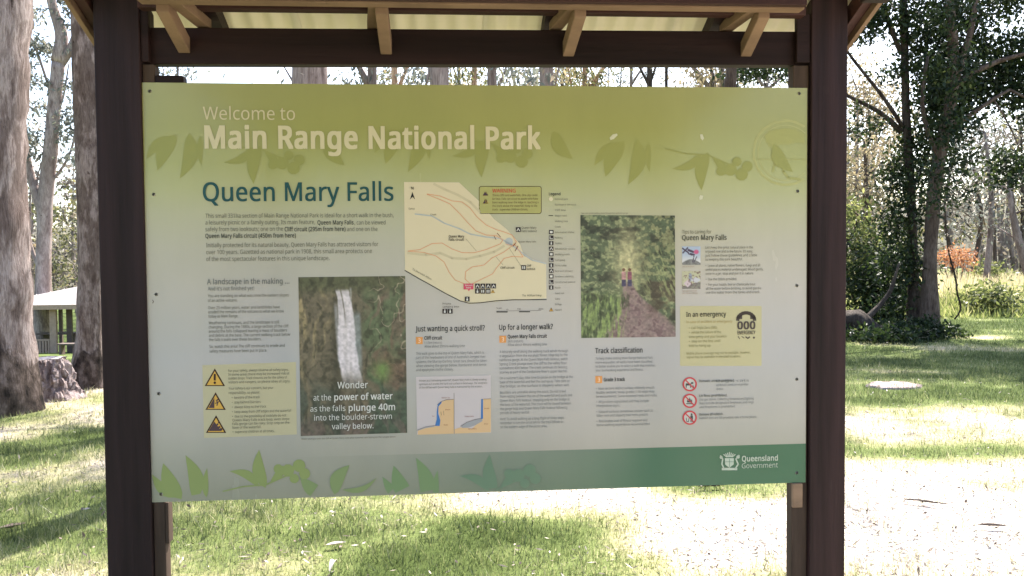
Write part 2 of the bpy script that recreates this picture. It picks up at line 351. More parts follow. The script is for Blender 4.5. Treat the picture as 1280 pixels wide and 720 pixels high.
# ---- forked tree behind the shelter roof
D = 38.
g = ground_at(53, D)
path = [g + [0, 0, -.2]] + col([(54, 357), (55, 300), (57, 240), (63, 190), (69, 120), (73, 78)], D)
fork = path[-1]
limbs = [([at(55, 275, D), at(48, 250, D), at(36, 212, D), at(29, 175, D), at(27, 120, D), at(24, 60, D)], [.22, .22, .20, .17, .14, .09]),
         ([at(50, 335, D), at(44, 326, D), at(36, 300, D), at(33, 280, D)], [.12, .10, .08, .05]),
         ([fork, at(77, 55, D), at(78, 40, D), at(70, 22, D), at(62, -8, D), at(55, -70, D)], [.34, .30, .28, .24, .2, .1]),
         ([at(71, 88, D), at(82, 72, D), at(92, 55, D), at(100, 20, D), at(104, -40, D)], [.2, .2, .18, .14, .08]),
         ([at(68, 130, D), at(55, 90, D), at(40, 45, D), at(30, 38, D)], [.07, .06, .05, .03]),
         ([at(66, 160, D), at(80, 120, D), at(86, 80, D)], [.06, .05, .03]),
         ([at(62, 230, D), at(82, 205, D), at(92, 180, D), at(97, 130, D)], [.07, .06, .05, .03]),
         ([at(52, 250, D), at(44, 225, D), at(52, 205, D), at(56, 190, D)], [.05, .04, .03, .02])]
cl = []
for (px, py, rx, ry, n) in [(52, 58, 12, 9, 210), (38, 20, 12, 16, 200), (48, 60, 10, 8, 160), (30, 78, 8, 16, 260), (36, 98, 9, 10, 160), (50, 135, 10, 8, 170), (34, 165, 8, 18, 240), (48, 175, 9, 12, 160),
                            (88, 145, 9, 14, 260), (95, 110, 8, 14, 160), (86, 165, 9, 12, 200), (85, 20, 6, 18, 120), (100, 60, 8, 14, 140), (90, 5, 14, 10, 200), (60, 108, 7, 8, 70), (62, -30, 40, 20, 600), (44, 190, 8, 8, 120), (92, 195, 8, 9, 140)]:
    cl.append((at(px, py, D), (rx * .039, .8, ry * .039), n))
make_tree('pink-trunked forked gum rising from behind the picnic shelter roof', path, [.5, .36, .33, .34, .32, .30, .30], limbs, cl, GUM, LG_GUM, .24, .42, .25, .4, sides=14, rough=.06, seed=9)

# ---- gums whose trunks show in the gap above the sign
def strip_tree(label, px, d, wpx, bk, lean=0.0, top=None, nl=240, lm=LG_GUM, bend=0.0, group=None, seed=0, extra=(), spread=2.4, H=None, lsz=.16, low=()):
    """px: pixel column in the gap (at y 93); wpx trunk width there"""
    rr = wpx * d / FOC / 2
    g = ground_at(px - lean * 6 - bend, d)
    m1 = at(px - lean * 3 + bend * .5, 240, d); m2 = at(px, 93, d); m3 = at(px + lean * 2 + bend * .3, 0, d)
    path = [g + [0, 0, -.15], g + [0, 0, .25], m1, m2, m3]; tz = H or (m3[2] + 4)
    tp = m3 + np.array([lean * .05 * d, .2, max(1.5, tz - m3[2])]); path.append(tp)
    L_, C_ = high_crown(tp, 6, spread, (-.8, 2.8), nl, max(.03, rr * .4))
    for e in extra: L_.append(e)
    for (a, b, rx, ry, n) in low: C_.append((at(a, b, d), (rx * d / FOC, .5, ry * d / FOC), n))
    return make_tree(label, path, [rr * 1.9, rr * 1.25, rr * 1.05, rr, rr * .95, rr * .5], L_, C_, bk, lm, lsz, .34, sides=20 if wpx > 15 else 9, rough=.08, seed=seed or int(px), step=.25)
def twig(d, pts, r0, r1): 
    n = len(pts); return ([at(a, b, d) for a, b in pts], list(np.linspace(r0, r1, n)))
strip_tree('broad pale gum trunk, the thickest seen above the left half of the sign', 387, 7.3, 43, GUM, 0, H=13, nl=900, spread=3.4, seed=3, lsz=.075,
           extra=[twig(7.3, [(400, 120), (409, 90), (404, 60)], .010, .006), twig(7.3, [(372, 112), (360, 92), (352, 78)], .012, .006)], low=[(355, 92, 8, 12, 26)])
strip_tree('dark grey gum trunk with a side limb above the word Falls', 465, 18, 12, GUM2, -.5, nl=420, extra=[twig(18, [(462, 112), (456, 92), (448, 80), (438, 66)], .09, .05)], low=[(445, 92, 14, 14, 130)])
strip_tree('slim orange-barked tree forming a narrow V above the sign', 493, 20, 8, GUMO, -1.2, nl=160, extra=[twig(20, [(495, 118), (503, 98), (512, 78), (520, 50)], .06, .03)], low=[(515, 92, 16, 14, 220)])
strip_tree('wide mauve-grey gum trunk above the map on the sign', 549, 14, 24, GUM, 0.2, nl=420, extra=[twig(14, [(530, 118), (535, 95), (539, 78)], .03, .02)], low=[(532, 95, 8, 12, 60)])
strip_tree('thin tan leaning sapling right of the wide mauve gum', 593, 22, 7, GUMO, .9, nl=120, lm=LG_OLIVE, low=[(575, 93, 12, 15, 260), (605, 95, 10, 12, 130)])
strip_tree('pinkish leaning gum trunk over the warning notice of the sign', 615, 17, 12, GUM, .9, nl=240, extra=[twig(17, [(622, 112), (629, 97), (634, 82), (640, 62)], .035, .015)], low=[(640, 95, 14, 14, 200)])
strip_tree('upright pink-brown gum trunk with a thin dark sapling at its right', 683, 15, 17, GUM, 0, nl=280, extra=[twig(15, [(693, 112), (696, 95), (700, 78)], .02, .015)], low=[(663, 95, 10, 14, 170)])
strip_tree('thin twiggy tree with yellow leaves above the sign centre', 731, 24, 6, GUMO, .1, nl=140, lm=LG_OLIVE, extra=[twig(24, [(738, 112), (745, 98), (756, 82), (770, 66)], .09, .04), twig(24, [(715, 112), (713, 95), (708, 78)], .03, .02)], low=[(732, 93, 16, 18, 420), (752, 96, 10, 12, 160)])
strip_tree('slender forked tree against bright sky right of the yellow leaves', 789, 26, 4, GUM2, .3, nl=90, extra=[twig(26, [(790, 105), (798, 92), (806, 80)], .05, .03), twig(26, [(775, 112), (776, 95), (778, 78)], .03, .02)], low=[(768, 94, 10, 10, 70), (783, 92, 9, 10, 60)])
strip_tree('many-branched dark slim tree above the walking track photograph', 812, 25, 7, DARKBARK, .0, nl=90, extra=[twig(25, [(811, 106), (804, 92), (796, 78)], .06, .03), twig(25, [(813, 104), (818, 90), (822, 76)], .05, .03)], low=[(812, 88, 14, 12, 110)])
strip_tree('single straight thin dark trunk between patches of white sky', 833, 24, 4, DARKBARK, .1, nl=80, low=[(852, 92, 8, 8, 50)])
strip_tree('pale pink spreading tree with a long limb leaning left above the sign', 903, 19, 5, GUM2, 0, nl=120, lm=LG_PALE,
           extra=[twig(19, [(892, 118), (884, 103), (872, 92), (862, 80), (850, 60)], .07, .04), twig(19, [(893, 116), (897, 98), (890, 84), (884, 74)], .05, .02)], low=[(890, 92, 16, 14, 420), (874, 102, 12, 6, 120)])
strip_tree('brown leaning trunk under dark green leaves near the right post', 914, 15, 13, BROWNBARK, 1.2, nl=140, extra=[twig(15, [(905, 118), (909, 100), (912, 86)], .05, .04)])
strip_tree('pale forked limbs beside the right end of the top beam', 958, 22, 6, GUM, .8, nl=120, extra=[twig(22, [(954, 108), (946, 97), (940, 86)], .05, .03), twig(22, [(962, 110), (975, 97), (990, 86), (1003, 76)], .05, .03)], low=[(945, 100, 16, 8, 80), (980, 100, 14, 6, 60)])
strip_tree('small feathery tree above the top left corner of the sign', 222, 30, 3, GUM2, .5, nl=60, extra=[twig(30, [(222, 118), (229, 100), (238, 86)], .04, .02), twig(30, [(206, 118), (205, 98), (203, 80)], .03, .02)], low=[(222, 92, 10, 12, 120), (238, 86, 6, 8, 60), (197, 86, 8, 8, 70), (207, 98, 5, 12, 60)])

# ---- the dark green tree at the right, two trunks
D = 17.0
S1 = D / FOC
def clump(px, py, rx, ry, n, d=D, deep=None): return (at(px, py, d), (rx * d / FOC, deep if deep else max(.5, rx * d / FOC * .9), ry * d / FOC), n * 1.3)
path = [np.array([at(1144, 405, D)[0], D, -.12])] + col([(1143, 398), (1142, 330), (1139, 240), (1134, 170), (1132, 130), (1131, 60), (1128, -20), (1124, -140)], D)
limbs = [twig(D, [(1127, 166), (1112, 146), (1094, 133), (1075, 129), (1058, 120), (1030, 104)], .06, .03), twig(D, [(1128, 158), (1108, 125), (1085, 98), (1062, 70), (1045, 44)], .045, .025),
         twig(D, [(1127, 68), (1118, 48), (1108, 24), (1098, -6)], .055, .04), twig(D, [(1134, 250), (1150, 215), (1165, 180)], .05, .03),
         twig(D, [(1108, 24), (1092, 30), (1080, 45)], .03, .015)]
cl = [clump(1085, 28, 28, 16, 520), clump(1110, 12, 26, 14, 600), clump(1078, 42, 14, 12, 260), clump(1140, 35, 22, 30, 800), clump(1135, 85, 12, 22, 260), clump(1118, 88, 14, 9, 170), 
      clump(1085, 158, 15, 10, 150), clump(1075, 165, 8, 7, 50), clump(1135, 200, 20, 45, 900), clump(1120, 225, 14, 25, 380), clump(1128, 275, 22, 38, 1100), clump(1120, 330, 18, 30, 600), clump(1140, 340, 14, 40, 500),
      clump(1060, 140, 6, 10, 60), clump(1110, 380, 22, 14, 260), clump(1000, 92, 14, 8, 150), clump(975, 84, 22, 8, 260), clump(940, 86, 26, 9, 380), clump(920, 90, 14, 8, 200), clump(1010, 40, 50, 30, 900), clump(1080, -60, 70, 45, 2400)]
limbs += [twig(D, [(1058, 120), (1030, 80), (1000, 60), (950, 66), (925, 82)], .05, .02)]
make_tree('dark ivy-clad tree with limbs reaching left, leftmost of the two dark trunks', path, [.20, .15, .10, .09, .088, .085, .08, .075, .05], limbs, cl, DARKBARK, LG_DARK, .105, .5, .17, .25, sides=16, rough=.14, flute=.08, name='leafy_tree', seed=21)
D = 16.4
path = [np.array([at(1163, 412, D)[0], D, -.12])] + col([(1163, 402), (1163, 370), (1162, 340), (1163, 300), (1168, 240), (1174, 190), (1186, 150), (1192, 110), (1192, 50), (1184, -20), (1172, -150)], D)
limbs = [twig(D, [(1190, 158), (1212, 146), (1228, 134), (1245, 118), (1262, 112)], .06, .03), twig(D, [(1188, 120), (1200, 80), (1215, 40), (1222, -20)], .09, .05), twig(D, [(1176, 205), (1160, 170), (1150, 130), (1160, 70)], .06, .03),
         twig(D, [(1262, 112), (1278, 118), (1295, 130)], .03, .02), twig(D, [(1190, 110), (1230, 80), (1270, 70), (1310, 60)], .07, .03), twig(D, [(1240, 122), (1256, 138), (1268, 170), (1276, 190)], .02, .012)]
cl = [clump(1178, 215, 20, 22, 200, 15.6, .2), clump(1185, 160, 24, 26, 420, 15.7, .3), clump(1190, 90, 30, 40, 700, 15.6, .3), clump(1190, 20, 30, 30, 400, 15.6, .3), clump(1168, 250, 14, 20, 110, 15.8, .2), clump(1190, 100, 34, 42, 2600), clump(1170, 60, 26, 40, 1300), clump(1205, 30, 30, 26, 900), clump(1170, 10, 34, 14, 700), clump(1160, 130, 22, 26, 800), clump(1195, 150, 26, 18, 700), clump(1160, 165, 20, 14, 400),
      clump(1235, 60, 18, 20, 700), clump(1258, 90, 24, 22, 1300), clump(1240, 5, 26, 14, 420), clump(1275, 60, 16, 18, 500), clump(1268, 125, 20, 12, 420), clump(1230, 115, 22, 14, 520), clump(1265, 5, 10, 10, 150), clump(1185, 190, 18, 10, 240), clump(1200, 205, 12, 16, 160),
      clump(1262, 200, 14, 13, 520), clump(1250, 222, 12, 8, 180), clump(1272, 220, 10, 12, 150), clump(1150, 190, 12, 14, 150), clump(1150, 235, 12, 20, 160), clump(1195, 240, 14, 18, 120), clump(1300, 100, 30, 60, 1600), clump(1200, -70, 90, 50, 4200), clump(1320, 0, 60, 60, 1500), clump(1268, -30, 20, 30, 500)]
make_tree('tall dense green tree with a leaning brown trunk, rightmost of the two dark trunks', path, [.26, .19, .155, .14, .135, .135, .13, .125, .12, .10, .08, .04], limbs, cl, BROWNBARK, LG_DARK, .105, .5, .17, .25, sides=20, rough=.14, flute=.12, name='leafy_tree', seed=27)
D = 16.9
g = ground_at(1145, D); V = []; F = []; ns, nh = 26, 14
for k in range(nh + 1):
    for j in range(ns):
        a = j / ns * 6.2832; t = k / nh; r = .15 + .10 * (1 - t) ** 4 + .05 * (float(fbm(a * 3, t * 4, 71, 3)) - .5); V.append((r * math.cos(a), r * math.sin(a), -.08 + t * (1.08 + .10 * math.sin(a * 3 + 1) * (t > .9))))
for k in range(nh):
    for j in range(ns): j2 = (j + 1) % ns; F.append((k * ns + j, k * ns + j2, (k + 1) * ns + j2, (k + 1) * ns + j))
F.append(tuple(nh * ns + j for j in range(ns)))
o = MB().add(V, F).build('tree_stump', DARKBARK); o.location = tuple(g); tag(o, 'dark broken-off stump standing against the leftmost of the two dark trunks', 'stump')
# leafless vine hanging by the tree
D = 17.8
vp, vr = smooth_path([at(1184, 306, D), at(1188, 325, D), at(1193, 340, D), at(1196, 352, D), at(1195, 367, D), at(1203, 383, D), at(1199, 395, D), at(1193, 399, D) ], [.012, .018, .02, .02, .02, .02, .02, .018], .12)
vp = np.r_[[at(1180, 250, D), at(1182, 280, D)], vp]; vr = np.r_[[.01, .011], vr]
mb = MB(); V, F = tube(vp, vr, 7, .2); mb.add(V, F)
tag(mb.build('hanging_vine', DARKBARK, smooth=True), 'thin bare crooked vine hanging to the lawn right of the two dark trunks', 'vine')

# fallen log and thicket at the left foot of the dark tree
D = 15.6
g0 = ground_at(1046, D); g1 = ground_at(1086, D)
mb = MB(); P_ = [g0 + [-.5, .3, .22], g0 + [.1, .1, .26], (g0 + g1) / 2 + [.1, 0, .28], g1 + [-.1, 0, .24], g1 + [.25, -.1, .12]]
Q, r_ = smooth_path(P_, [.25, .27, .26, .22, .10], .06); V, F = tube(Q, r_, 26, .42, 0, 4); mb.add(V, F)
V, F = tube(*smooth_path([g1 + [-.1, 0, .35], g1 + [.25, .1, .62], g1 + [.55, .2, .95], g1 + [.7, .2, 1.5]], [.07, .05, .04, .02], .1), 7, .1); mb.add(V, F)
tag(mb.build('fallen_log', DARKBARK, smooth=True), 'dark fallen log with a raised broken branch beside the right post', 'log')
D = 19.5
gt = ground_at(1090, D); root = empty('thicket_shrub', tuple(gt)); tag(root, 'tangled yellow-green backlit shrub with dark crooked stems behind the log', 'shrub')
mb = MB()
for (a, b, c, d_) in [(1080, 375, 1098, 300), (1098, 300, 1078, 262), (1110, 385, 1130, 330), (1070, 380, 1060, 300), (1085, 380, 1120, 345), (1100, 385, 1092, 340), (1092, 340, 1108, 290), (1060, 300, 1085, 265), (1078, 330, 1058, 290), (1105, 350, 1128, 372), (1128, 372, 1120, 395), (1068, 350, 1090, 330)]:
    V, F = tube(*smooth_path(*limb_to(at(a, b, D), at(c, d_, D), .045, .018), step=.12), 6, .1); mb.add(V - gt, F)
mb.build('stems', DARKBARK, root, smooth=True)
V, T = leaves([clump(1075, 290, 18, 20, 420, D), clump(1095, 320, 22, 24, 450, D), clump(1070, 335, 18, 20, 420, D), clump(1085, 360, 24, 14, 300, D), clump(1060, 260, 10, 12, 200, D)], .13, .5, .22, .1)
quads('foliage', V - gt, T, LG_YEL, root)
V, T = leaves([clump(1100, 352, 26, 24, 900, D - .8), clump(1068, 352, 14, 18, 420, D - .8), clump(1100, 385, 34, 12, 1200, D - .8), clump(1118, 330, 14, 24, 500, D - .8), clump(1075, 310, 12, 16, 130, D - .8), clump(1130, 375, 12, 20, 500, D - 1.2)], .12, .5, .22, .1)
quads('shaded_foliage', V - gt, T, LG_DARK, root)  # dark leaf colour stands in for shade low in the thicket

# ground creepers in the shade round the trunks
V, T = leaves([(ground_at(1100, 15.2) + [0, 0, .10], (1.0, .9, .14), 2600), (ground_at(1140, 15.8) + [0, 0, .12], (.8, .7, .2), 1800), (ground_at(1180, 15.8) + [0, 0, .05], (.5, .4, .1), 500)], .09, .6, .10, -.2)
tag(quads('ground_cover', V, T, LG_DARK), 'low dark leafy ground cover at the foot of the two dark trunks', 'ground cover', kind='stuff')

# ---- orange shrub and green shrub at the far edge
def shrub(label, px, py, d, rx, ry, n, m, ls=.2):
    g = ground_at(px, d); root = empty('shrub', tuple(g)); tag(root, label, 'shrub')
    mb = MB()
    for k in range(7):
        V, F = tube(*smooth_path(*limb_to(g, at(px + random.uniform(-rx, rx) * .8, py + random.uniform(-ry, ry) * .5, d), .035, .012), step=.3), 5); mb.add(V - g, F)
    mb.build('stems', BROWNBARK, root, smooth=True)
    V, T = leaves([(at(px, py, d), (rx * d / FOC, .9, ry * d / FOC), n)], ls, .45, .25, 0); quads('foliage', V - g, T, m, root)
shrub('orange-leaved shrub at the far edge of the grass field', 1193, 322, 36, 17, 10, 620, LG_ORANGE, .17)
shrub('pale olive shrub right of the orange one in the field', 1238, 338, 36, 14, 12, 500, LG_YEL)
shrub('bushy green clump in the tall grass of the field', 1237, 374, 22, 22, 12, 1500, LG_YEL, .14)

# ---- slim gums at the back of the clearing
def far_tree(px, d, wpx, topy, bk, lm, n, label=None, group=None, lean=0, name='gum_tree', low=None):
    g = ground_at(px - lean * 20, d); rr = wpx * d / FOC / 2
    tp = at(px + lean * 20, topy, d); mid = (g + tp) / 2 + np.array([random.uniform(-.02, .02) * d, 0, 0])
    H = tp[2] - g[2]; limbs = []; cl = []
    for k in range(9):
        t = .35 + .65 * k / 8; o = g * (1 - t) + tp * t; e = o + np.array([random.uniform(-1, 1) * H * .18, random.uniform(-1, 1) * H * .15, H * random.uniform(.05, .16)])
        limbs.append(limb_to(o, e, rr * .35, .015)); cl.append((e, (H * .10, H * .09, H * .075), n // 9))
    return make_tree(label, [g + [0, 0, -.2], g + [0, 0, .3], mid, tp], [rr * 1.4, rr * 1.1, rr, rr * .4], limbs, cl, bk, lm, .0052 * d, .42, .012 * d, .3, sides=8, rough=.05, name=name, group=group, step=.8)
far_tree(1080, 28, 7, 175, BROWNBARK, LG_PALE, 1500, 'reddish trunk with beige foliage seen through the gap right of the sign')
far_tree(1073, 36, 5, 118, GUM2, LG_PALE, 3400, 'tall beige-leaved tree nearest the right post')
far_tree(1100, 40, 5, 128, GUM2, LG_PALE, 3400, 'second tall beige-leaved tree from the right post')
far_tree(1090, 32, 4, 210, BROWNBARK, LG_OLIVE, 1400, 'short olive-leaved tree in front of the beige ones')
far_tree(1277, 30, 9, 215, GUM2, LG_GUM, 260, 'bare grey leaning trunk at the right edge of the photo', lean=-.9)
far_tree(1231, 34, 7, 165, GUM2, LG_GUM, 1100, 'greyish tree with drooping foliage behind the dense green tree')
far_tree(1276, 44, 4, 150, DARKBARK, LG_OLIVE, 700, 'thin dark upright trunk far behind at the right edge')
far_tree(1213, 46, 5, 190, BROWNBARK, LG_GREY, 1300, 'brown-trunked tree rising behind the orange shrub')
far_tree(1245, 50, 4, 175, BROWNBARK, LG_GREY, 1300, 'thin brown-trunked tree behind the pale olive shrub')
far_tree(1196, 50, 4, 175, BROWNBARK, LG_GREY, 1200, 'thin tree just right of the leaning brown trunk, far behind')
far_tree(96, 46, 4, 265, GUM2, LG_OLIVE, 900, 'low bushy olive tree above the picnic shelter roof')
far_tree(38, 48, 4, 215, GUM2, LG_GREY, 700, 'grey scrubby tree left of the forked gum')

# copies of three slim trees along the back of the clearing
protos = []
grp = 'slim gums along the back of the clearing'
for k, (bk, lm) in enumerate([(GUM2, LG_OLIVE), (BROWNBARK, LG_PALE), (GUM, LG_GREY)]):
    protos.append(far_tree(520 + 90 * k, 48, 5, 120, bk, lm, 1300, ['slim olive-leaved gum in the row along the back of the clearing', 'slim brown-trunked tree with beige foliage along the back of the clearing', 'slim pale-trunked gum with grey foliage along the back of the clearing'][k], grp))
def dup(root, loc, rz, sc):
    r = root.copy(); COL.objects.link(r); r.location = loc; r.rotation_euler = (0, 0, rz); r.scale = (sc, sc, sc)
    for ch in list(root.children): c = ch.copy(); COL.objects.link(c); c.parent = r
    return r
spots = [(455, 44), (485, 52), (545, 50), (575, 40), (600, 56), (640, 46), (662, 54), (705, 42), (725, 56), (745, 46), (770, 60), (850, 62), (875, 48), (900, 58), (930, 50), (965, 44), (990, 55), (1020, 47), (1045, 58), (1110, 60), (1300, 52), (1340, 46), (220, 60), (190, 52), (160, 58), (140, 62), (70, 64), (20, 60), (-20, 52), (-60, 60), (1380, 56)]
for k, (px, d) in enumerate(spots):
    g = ground_at(px, d); sc = random.uniform(.75, 1.1) * (.6 if 1000 < px < 1120 else 1) * (.62 if px < 260 else 1.0) * (.7 if 1100 < px < 1300 else 1)
    dup(protos[k % 3], tuple(g), random.uniform(0, 6.28), sc)

# added trees behind the camera, put there for their reflection in the sign
bh = make_tree('sunlit pale gum standing in the open behind the photographer', [(-3.05, -9.4, -.2), (-3.05, -9.4, .3), (-3.0, -9.4, 3), (-2.95, -9.5, 6), (-2.8, -9.5, 9)], [.4, .27, .24, .22, .14],
               *high_crown((-2.8, -9.5, 9), 6, 2.6, (0, 2.4), 300, .08), GUM, LG_GUM, .2, .34, sides=14, seed=77)
for k, (x, y) in enumerate([(-16, -24), (-11, -20), (-7.5, -23), (-4.2, -26), (-1.0, -22), (2.5, -25), (6, -21), (10, -25), (15, -22)]):
    r_ = dup(protos[k % 3], (x, y, 0), random.uniform(0, 6.28), random.uniform(.8, 1.05)); r_['label'] = ['olive-leaved gum on the side of the clearing behind the photographer', 'brown-trunked tree on the side of the clearing behind the photographer', 'grey-leaved gum on the side of the clearing behind the photographer'][k % 3]; r_['group'] = 'gums behind the photographer'

# far woodland as one mass
cl = []; clt = []
def topline(px):
    return float(np.interp(px, [-150, 0, 30, 60, 90, 120, 200, 260, 350, 430, 470, 600, 700, 760, 800, 850, 900, 1000, 1060, 1100, 1150, 1190, 1230, 1280, 1450], [180, 225, 215, 225, 195, 215, 120, 150, 140, 110, 78, 70, 74, 80, 100, 105, 85, 110, 110, 120, 190, 200, 190, 170, 150]))
for k in range(1150):
    px = random.uniform(-150, 1430); d = random.uniform(52, 95); ty = topline(px); yb = 350
    t = random.random() ** 1.0; py = yb - (yb - ty) * t
    c = at(px, py, d); n = int(52 * (1.25 - .8 * t)); s = d * .013
    (cl if random.random() < .55 else clt).append((c, (s * 1.5, 1.5, s * 1.1), n))
V, T = leaves(cl, .42, .5, .35, .2); V2, T2 = leaves(clt, .42, .5, .35, .2)
tag(quads('far_woodland', V, T, LG_GREY), 'grey-brown scrubby woodland far behind the clearing', 'woodland', kind='stuff')
tag(quads('far_woodland', V2, T2, LG_OLIVE), 'olive and tan foliage of the distant woodland', 'woodland', kind='stuff')
mb = MB()
for k in range(150):
    px = random.uniform(-150, 1430); d = random.uniform(52, 90); g = ground_at(px, d); ty = topline(px) + random.uniform(-10, 40)
    tp = at(px + random.uniform(-12, 12), ty, d); V, F = tube([g + [0, 0, -.2], (g + tp) / 2 + [random.uniform(-.4, .4), 0, 0], tp], [.16, .12, .04], 5); mb.add(V, F)
tag(mb.build('distant_trunks', GUM2), 'thin pale trunks standing in the distant woodland', 'tree trunks', kind='stuff')

# forested rise behind everything
M_hill = simple('wooded_hillside', (.10, .095, .07), .95, .05, var=.5, scale=.5, bump=.6)
hx = np.linspace(-260, 260, 261); hv = []
for k, (yy, hh) in enumerate([(105, -4), (118, 4.5), (135, 8.5), (170, 12.5), (230, 15), (300, -5)]):
    for x in hx: hv.append((x, yy, hh + (0 if hh < 0 else 3.4 * (float(fbm(x * .09, yy * .1, 51, 4)) - .5) * 2 - (4.0 if x < -20 else 0) * min(1, max(0, (-x - 20) / 20)))))
nh_ = len(hx); hf = [(k * nh_ + j, k * nh_ + j + 1, (k + 1) * nh_ + j + 1, (k + 1) * nh_ + j) for k in range(5) for j in range(nh_ - 1)]
tag(MB().add(hv, hf).build('hills', M_hill, smooth=True), kind='structure')

# ------------------------------------------------------------------ grass
def grass(name, n, ylo, yhi, pdf, hgt, wid, mat, label, kx=.80, cond=None, tintf=None, bend=.5, xr=None):
    u = RNG.random(n)
    y = ylo * (yhi / ylo) ** (u ** pdf); x = (RNG.random(n) * 2 - 1) * (kx * y + .8) if xr is None else RNG.uniform(xr[0], xr[1], n)
    dr = dryness(x, y)
    keep = np.ones(n, bool) if cond is None else cond(x, y, dr)
    x, y, dr = x[keep], y[keep], dr[keep]; n = len(x); z = height(x, y)
    a = RNG.random(n) * 6.283; h = hgt(x, y) * RNG.uniform(.5, 1.4, n); w = wid * RNG.uniform(.6, 1.4, n) * (1 + y / 9)
    be = RNG.normal(0, bend, n); b2 = RNG.random(n) * 6.283
    base = np.stack([x, y, z - .004], 1); side = np.stack([np.cos(a), np.sin(a), np.zeros(n)], 1) * w[:, None]
    tip = base + np.stack([np.cos(b2) * be * h, np.sin(b2) * be * h, h], 1)
    V = np.stack([base - side / 2, base + side / 2, tip], 1).reshape(-1, 3)
    t = np.clip((tintf(x, y, dr) if tintf else dr * .8 + .12) + RNG.normal(0, .17, n), 0, 1)
    return tag(quads(name, V, t, mat, nper=3), label, 'grass', kind='stuff')
inshel = lambda x, y: (np.abs(x) < 1.5) & (y < 2.9)
grass('lawn_grass', 420000, 2.6, 23, .85, lambda x, y: (.030 + .02 * fbm(x, y, 9, 2) + .001 * y) * (.45 + 1.15 * fbm(x * 7, y * 7, 15, 2) ** 1.2 + .5 * sstep(.62, .8, fbm(x * 3, y * 3, 17, 2))), .0036, GRASSM, 'short patchy lawn grass, green in places and straw-coloured in others',
      cond=lambda x, y, d: (RNG.random(len(x)) > d * .76) & ~inshel(x, y))
grass('field_grass', 60000, 20.3, 50, 1.0, lambda x, y: np.clip((y - 19.6) * .16, .1, .75), .014, TALLM, 'tall seeding grass of the field behind the lawn',
      cond=lambda x, y, d: (x > 4), tintf=lambda x, y, d: .18 + .5 * sstep(21.5, 27, y) + .4 * (fbm(x * .7, y * .7, 31, 3) - .5))
# leaf and bark litter
n = 60000
y = 2.8 * (20 / 2.8) ** (RNG.random(n) ** .9); x = (RNG.random(n) * 2 - 1) * (.8 * y + .5); dr = dryness(x, y); k = RNG.random(n) < .05 + dr * dr * .9; x, y = x[k], y[k]; n = len(x); z = height(x, y)
a = RNG.random(n) * 6.283; L2 = RNG.uniform(.006, .032, n) ** 1.0; W2 = RNG.uniform(.0025, .008, n); dz = RNG.uniform(.004, .035, n)
dirv = np.stack([np.cos(a), np.sin(a), RNG.normal(0, .25, n)], 1) * L2[:, None]; sv = np.stack([-np.sin(a), np.cos(a), RNG.normal(0, .3, n)], 1) * W2[:, None]
c = np.stack([x, y, z + dz + .008], 1)
tag(quads('leaf_litter', np.stack([c - dirv, c + sv, c + dirv, c - sv], 1).reshape(-1, 3), np.clip(RNG.random(n) ** 1.8, 0, 1), LITTER), 'scattered dry gum leaves and bark flakes on the lawn', 'leaf litter', kind='stuff')

def curled(name, label, cat, px, d, ln, wd, rz, tintv, arch=.005, thick=.002):
    """a curled leaf or bark strip lying on the grass"""
    g = ground_at(px, d); mb = MB(); n = 8; V = []
    for k in range(n + 1):
        t = k / n; w = wd * math.sin(math.pi * min(1, .08 + t * .9)); zz = .03 + arch * math.sin(t * 3.1) 
        for s_, q_ in ((-1, 0), (0, -.35), (1, 0)):
            V.append(((t - .5) * ln, s_ * w / 2, zz + q_ * w))
    F = [(k * 3 + j, k * 3 + j + 1, k * 3 + j + 4, k * 3 + j + 3) for k in range(n) for j in (0, 1)]
    o = mb.add(V, F, tintv).build(name, LITTER); o.location = tuple(g); o.rotation_euler = (0, 0, rz)
    so = o.modifiers.new('solid', 'SOLIDIFY'); so.thickness = thick
    tag(o, label, cat); return o
curled('fallen_leaf', 'curled white dead leaf on the grass below the middle left of the sign', 'leaf', 415, 4.35, .11, .035, .4, 1.0)
curled('fallen_leaf', 'pale upright dead leaf at the bottom edge of the photo', 'leaf', 411, 4.0, .10, .03, 1.4, 1.0, .04)
curled('bark_strip', 'long pale bark strip on the bare ground below the sign centre', 'bark', 890, 5.4, .22, .035, .1, .35)
curled('bark_strip', 'dark bark strip on the sunlit ground right of the right post', 'bark', 1160, 5.0, .26, .03, -.5, .2)
curled('bark_strip', 'short brown bark strip low at the right of the photo', 'bark', 1245, 4.55, .16, .03, -.2, .25)
curled('fallen_leaf', 'tan curled leaf on the grass left of the left post', 'leaf', 6, 4.7, .14, .05, .7, .55)

# ------------------------------------------------------------------ stump
D = 9.4
g = ground_at(52, D); root = empty('tree_stump', tuple(g)); tag(root, 'rough-barked cut tree stump with a pale flat top between the two left gums', 'stump')
ns, nh = 84, 26; V = []; F = []
for k in range(nh + 1):
    t = k / nh; z = -.06 + t * .54
    for j in range(ns):
        a = j / ns * 2 * math.pi
        r = .245 + .17 * (1 - t) ** 3 * (1 + .5 * math.cos(a * 3 + .4)) + .10 * (1 - t) ** 2 * max(0, math.cos(a))
        r += .15 * (float(fbm(a * 5.5, t * 6, 11, 4)) - .5) + .02 * abs(math.sin(a * 9 + 3 * t)) - .05 * max(0, t - .85) * 6 * random.random()
        V.append((r * math.cos(a), r * math.sin(a), z))
for k in range(nh):
    for j in range(ns): j2 = (j + 1) % ns; F.append((k * ns + j, k * ns + j2, (k + 1) * ns + j2, (k + 1) * ns + j))
MB().add(V, F).build('bark', STUMPBARK, root, smooth=False)
V2 = [(v[0] * .97, v[1] * .97, 0.48 + .006 * math.sin(7 * v[0])) for v in V[-ns:]] + [(0, 0, .465)]
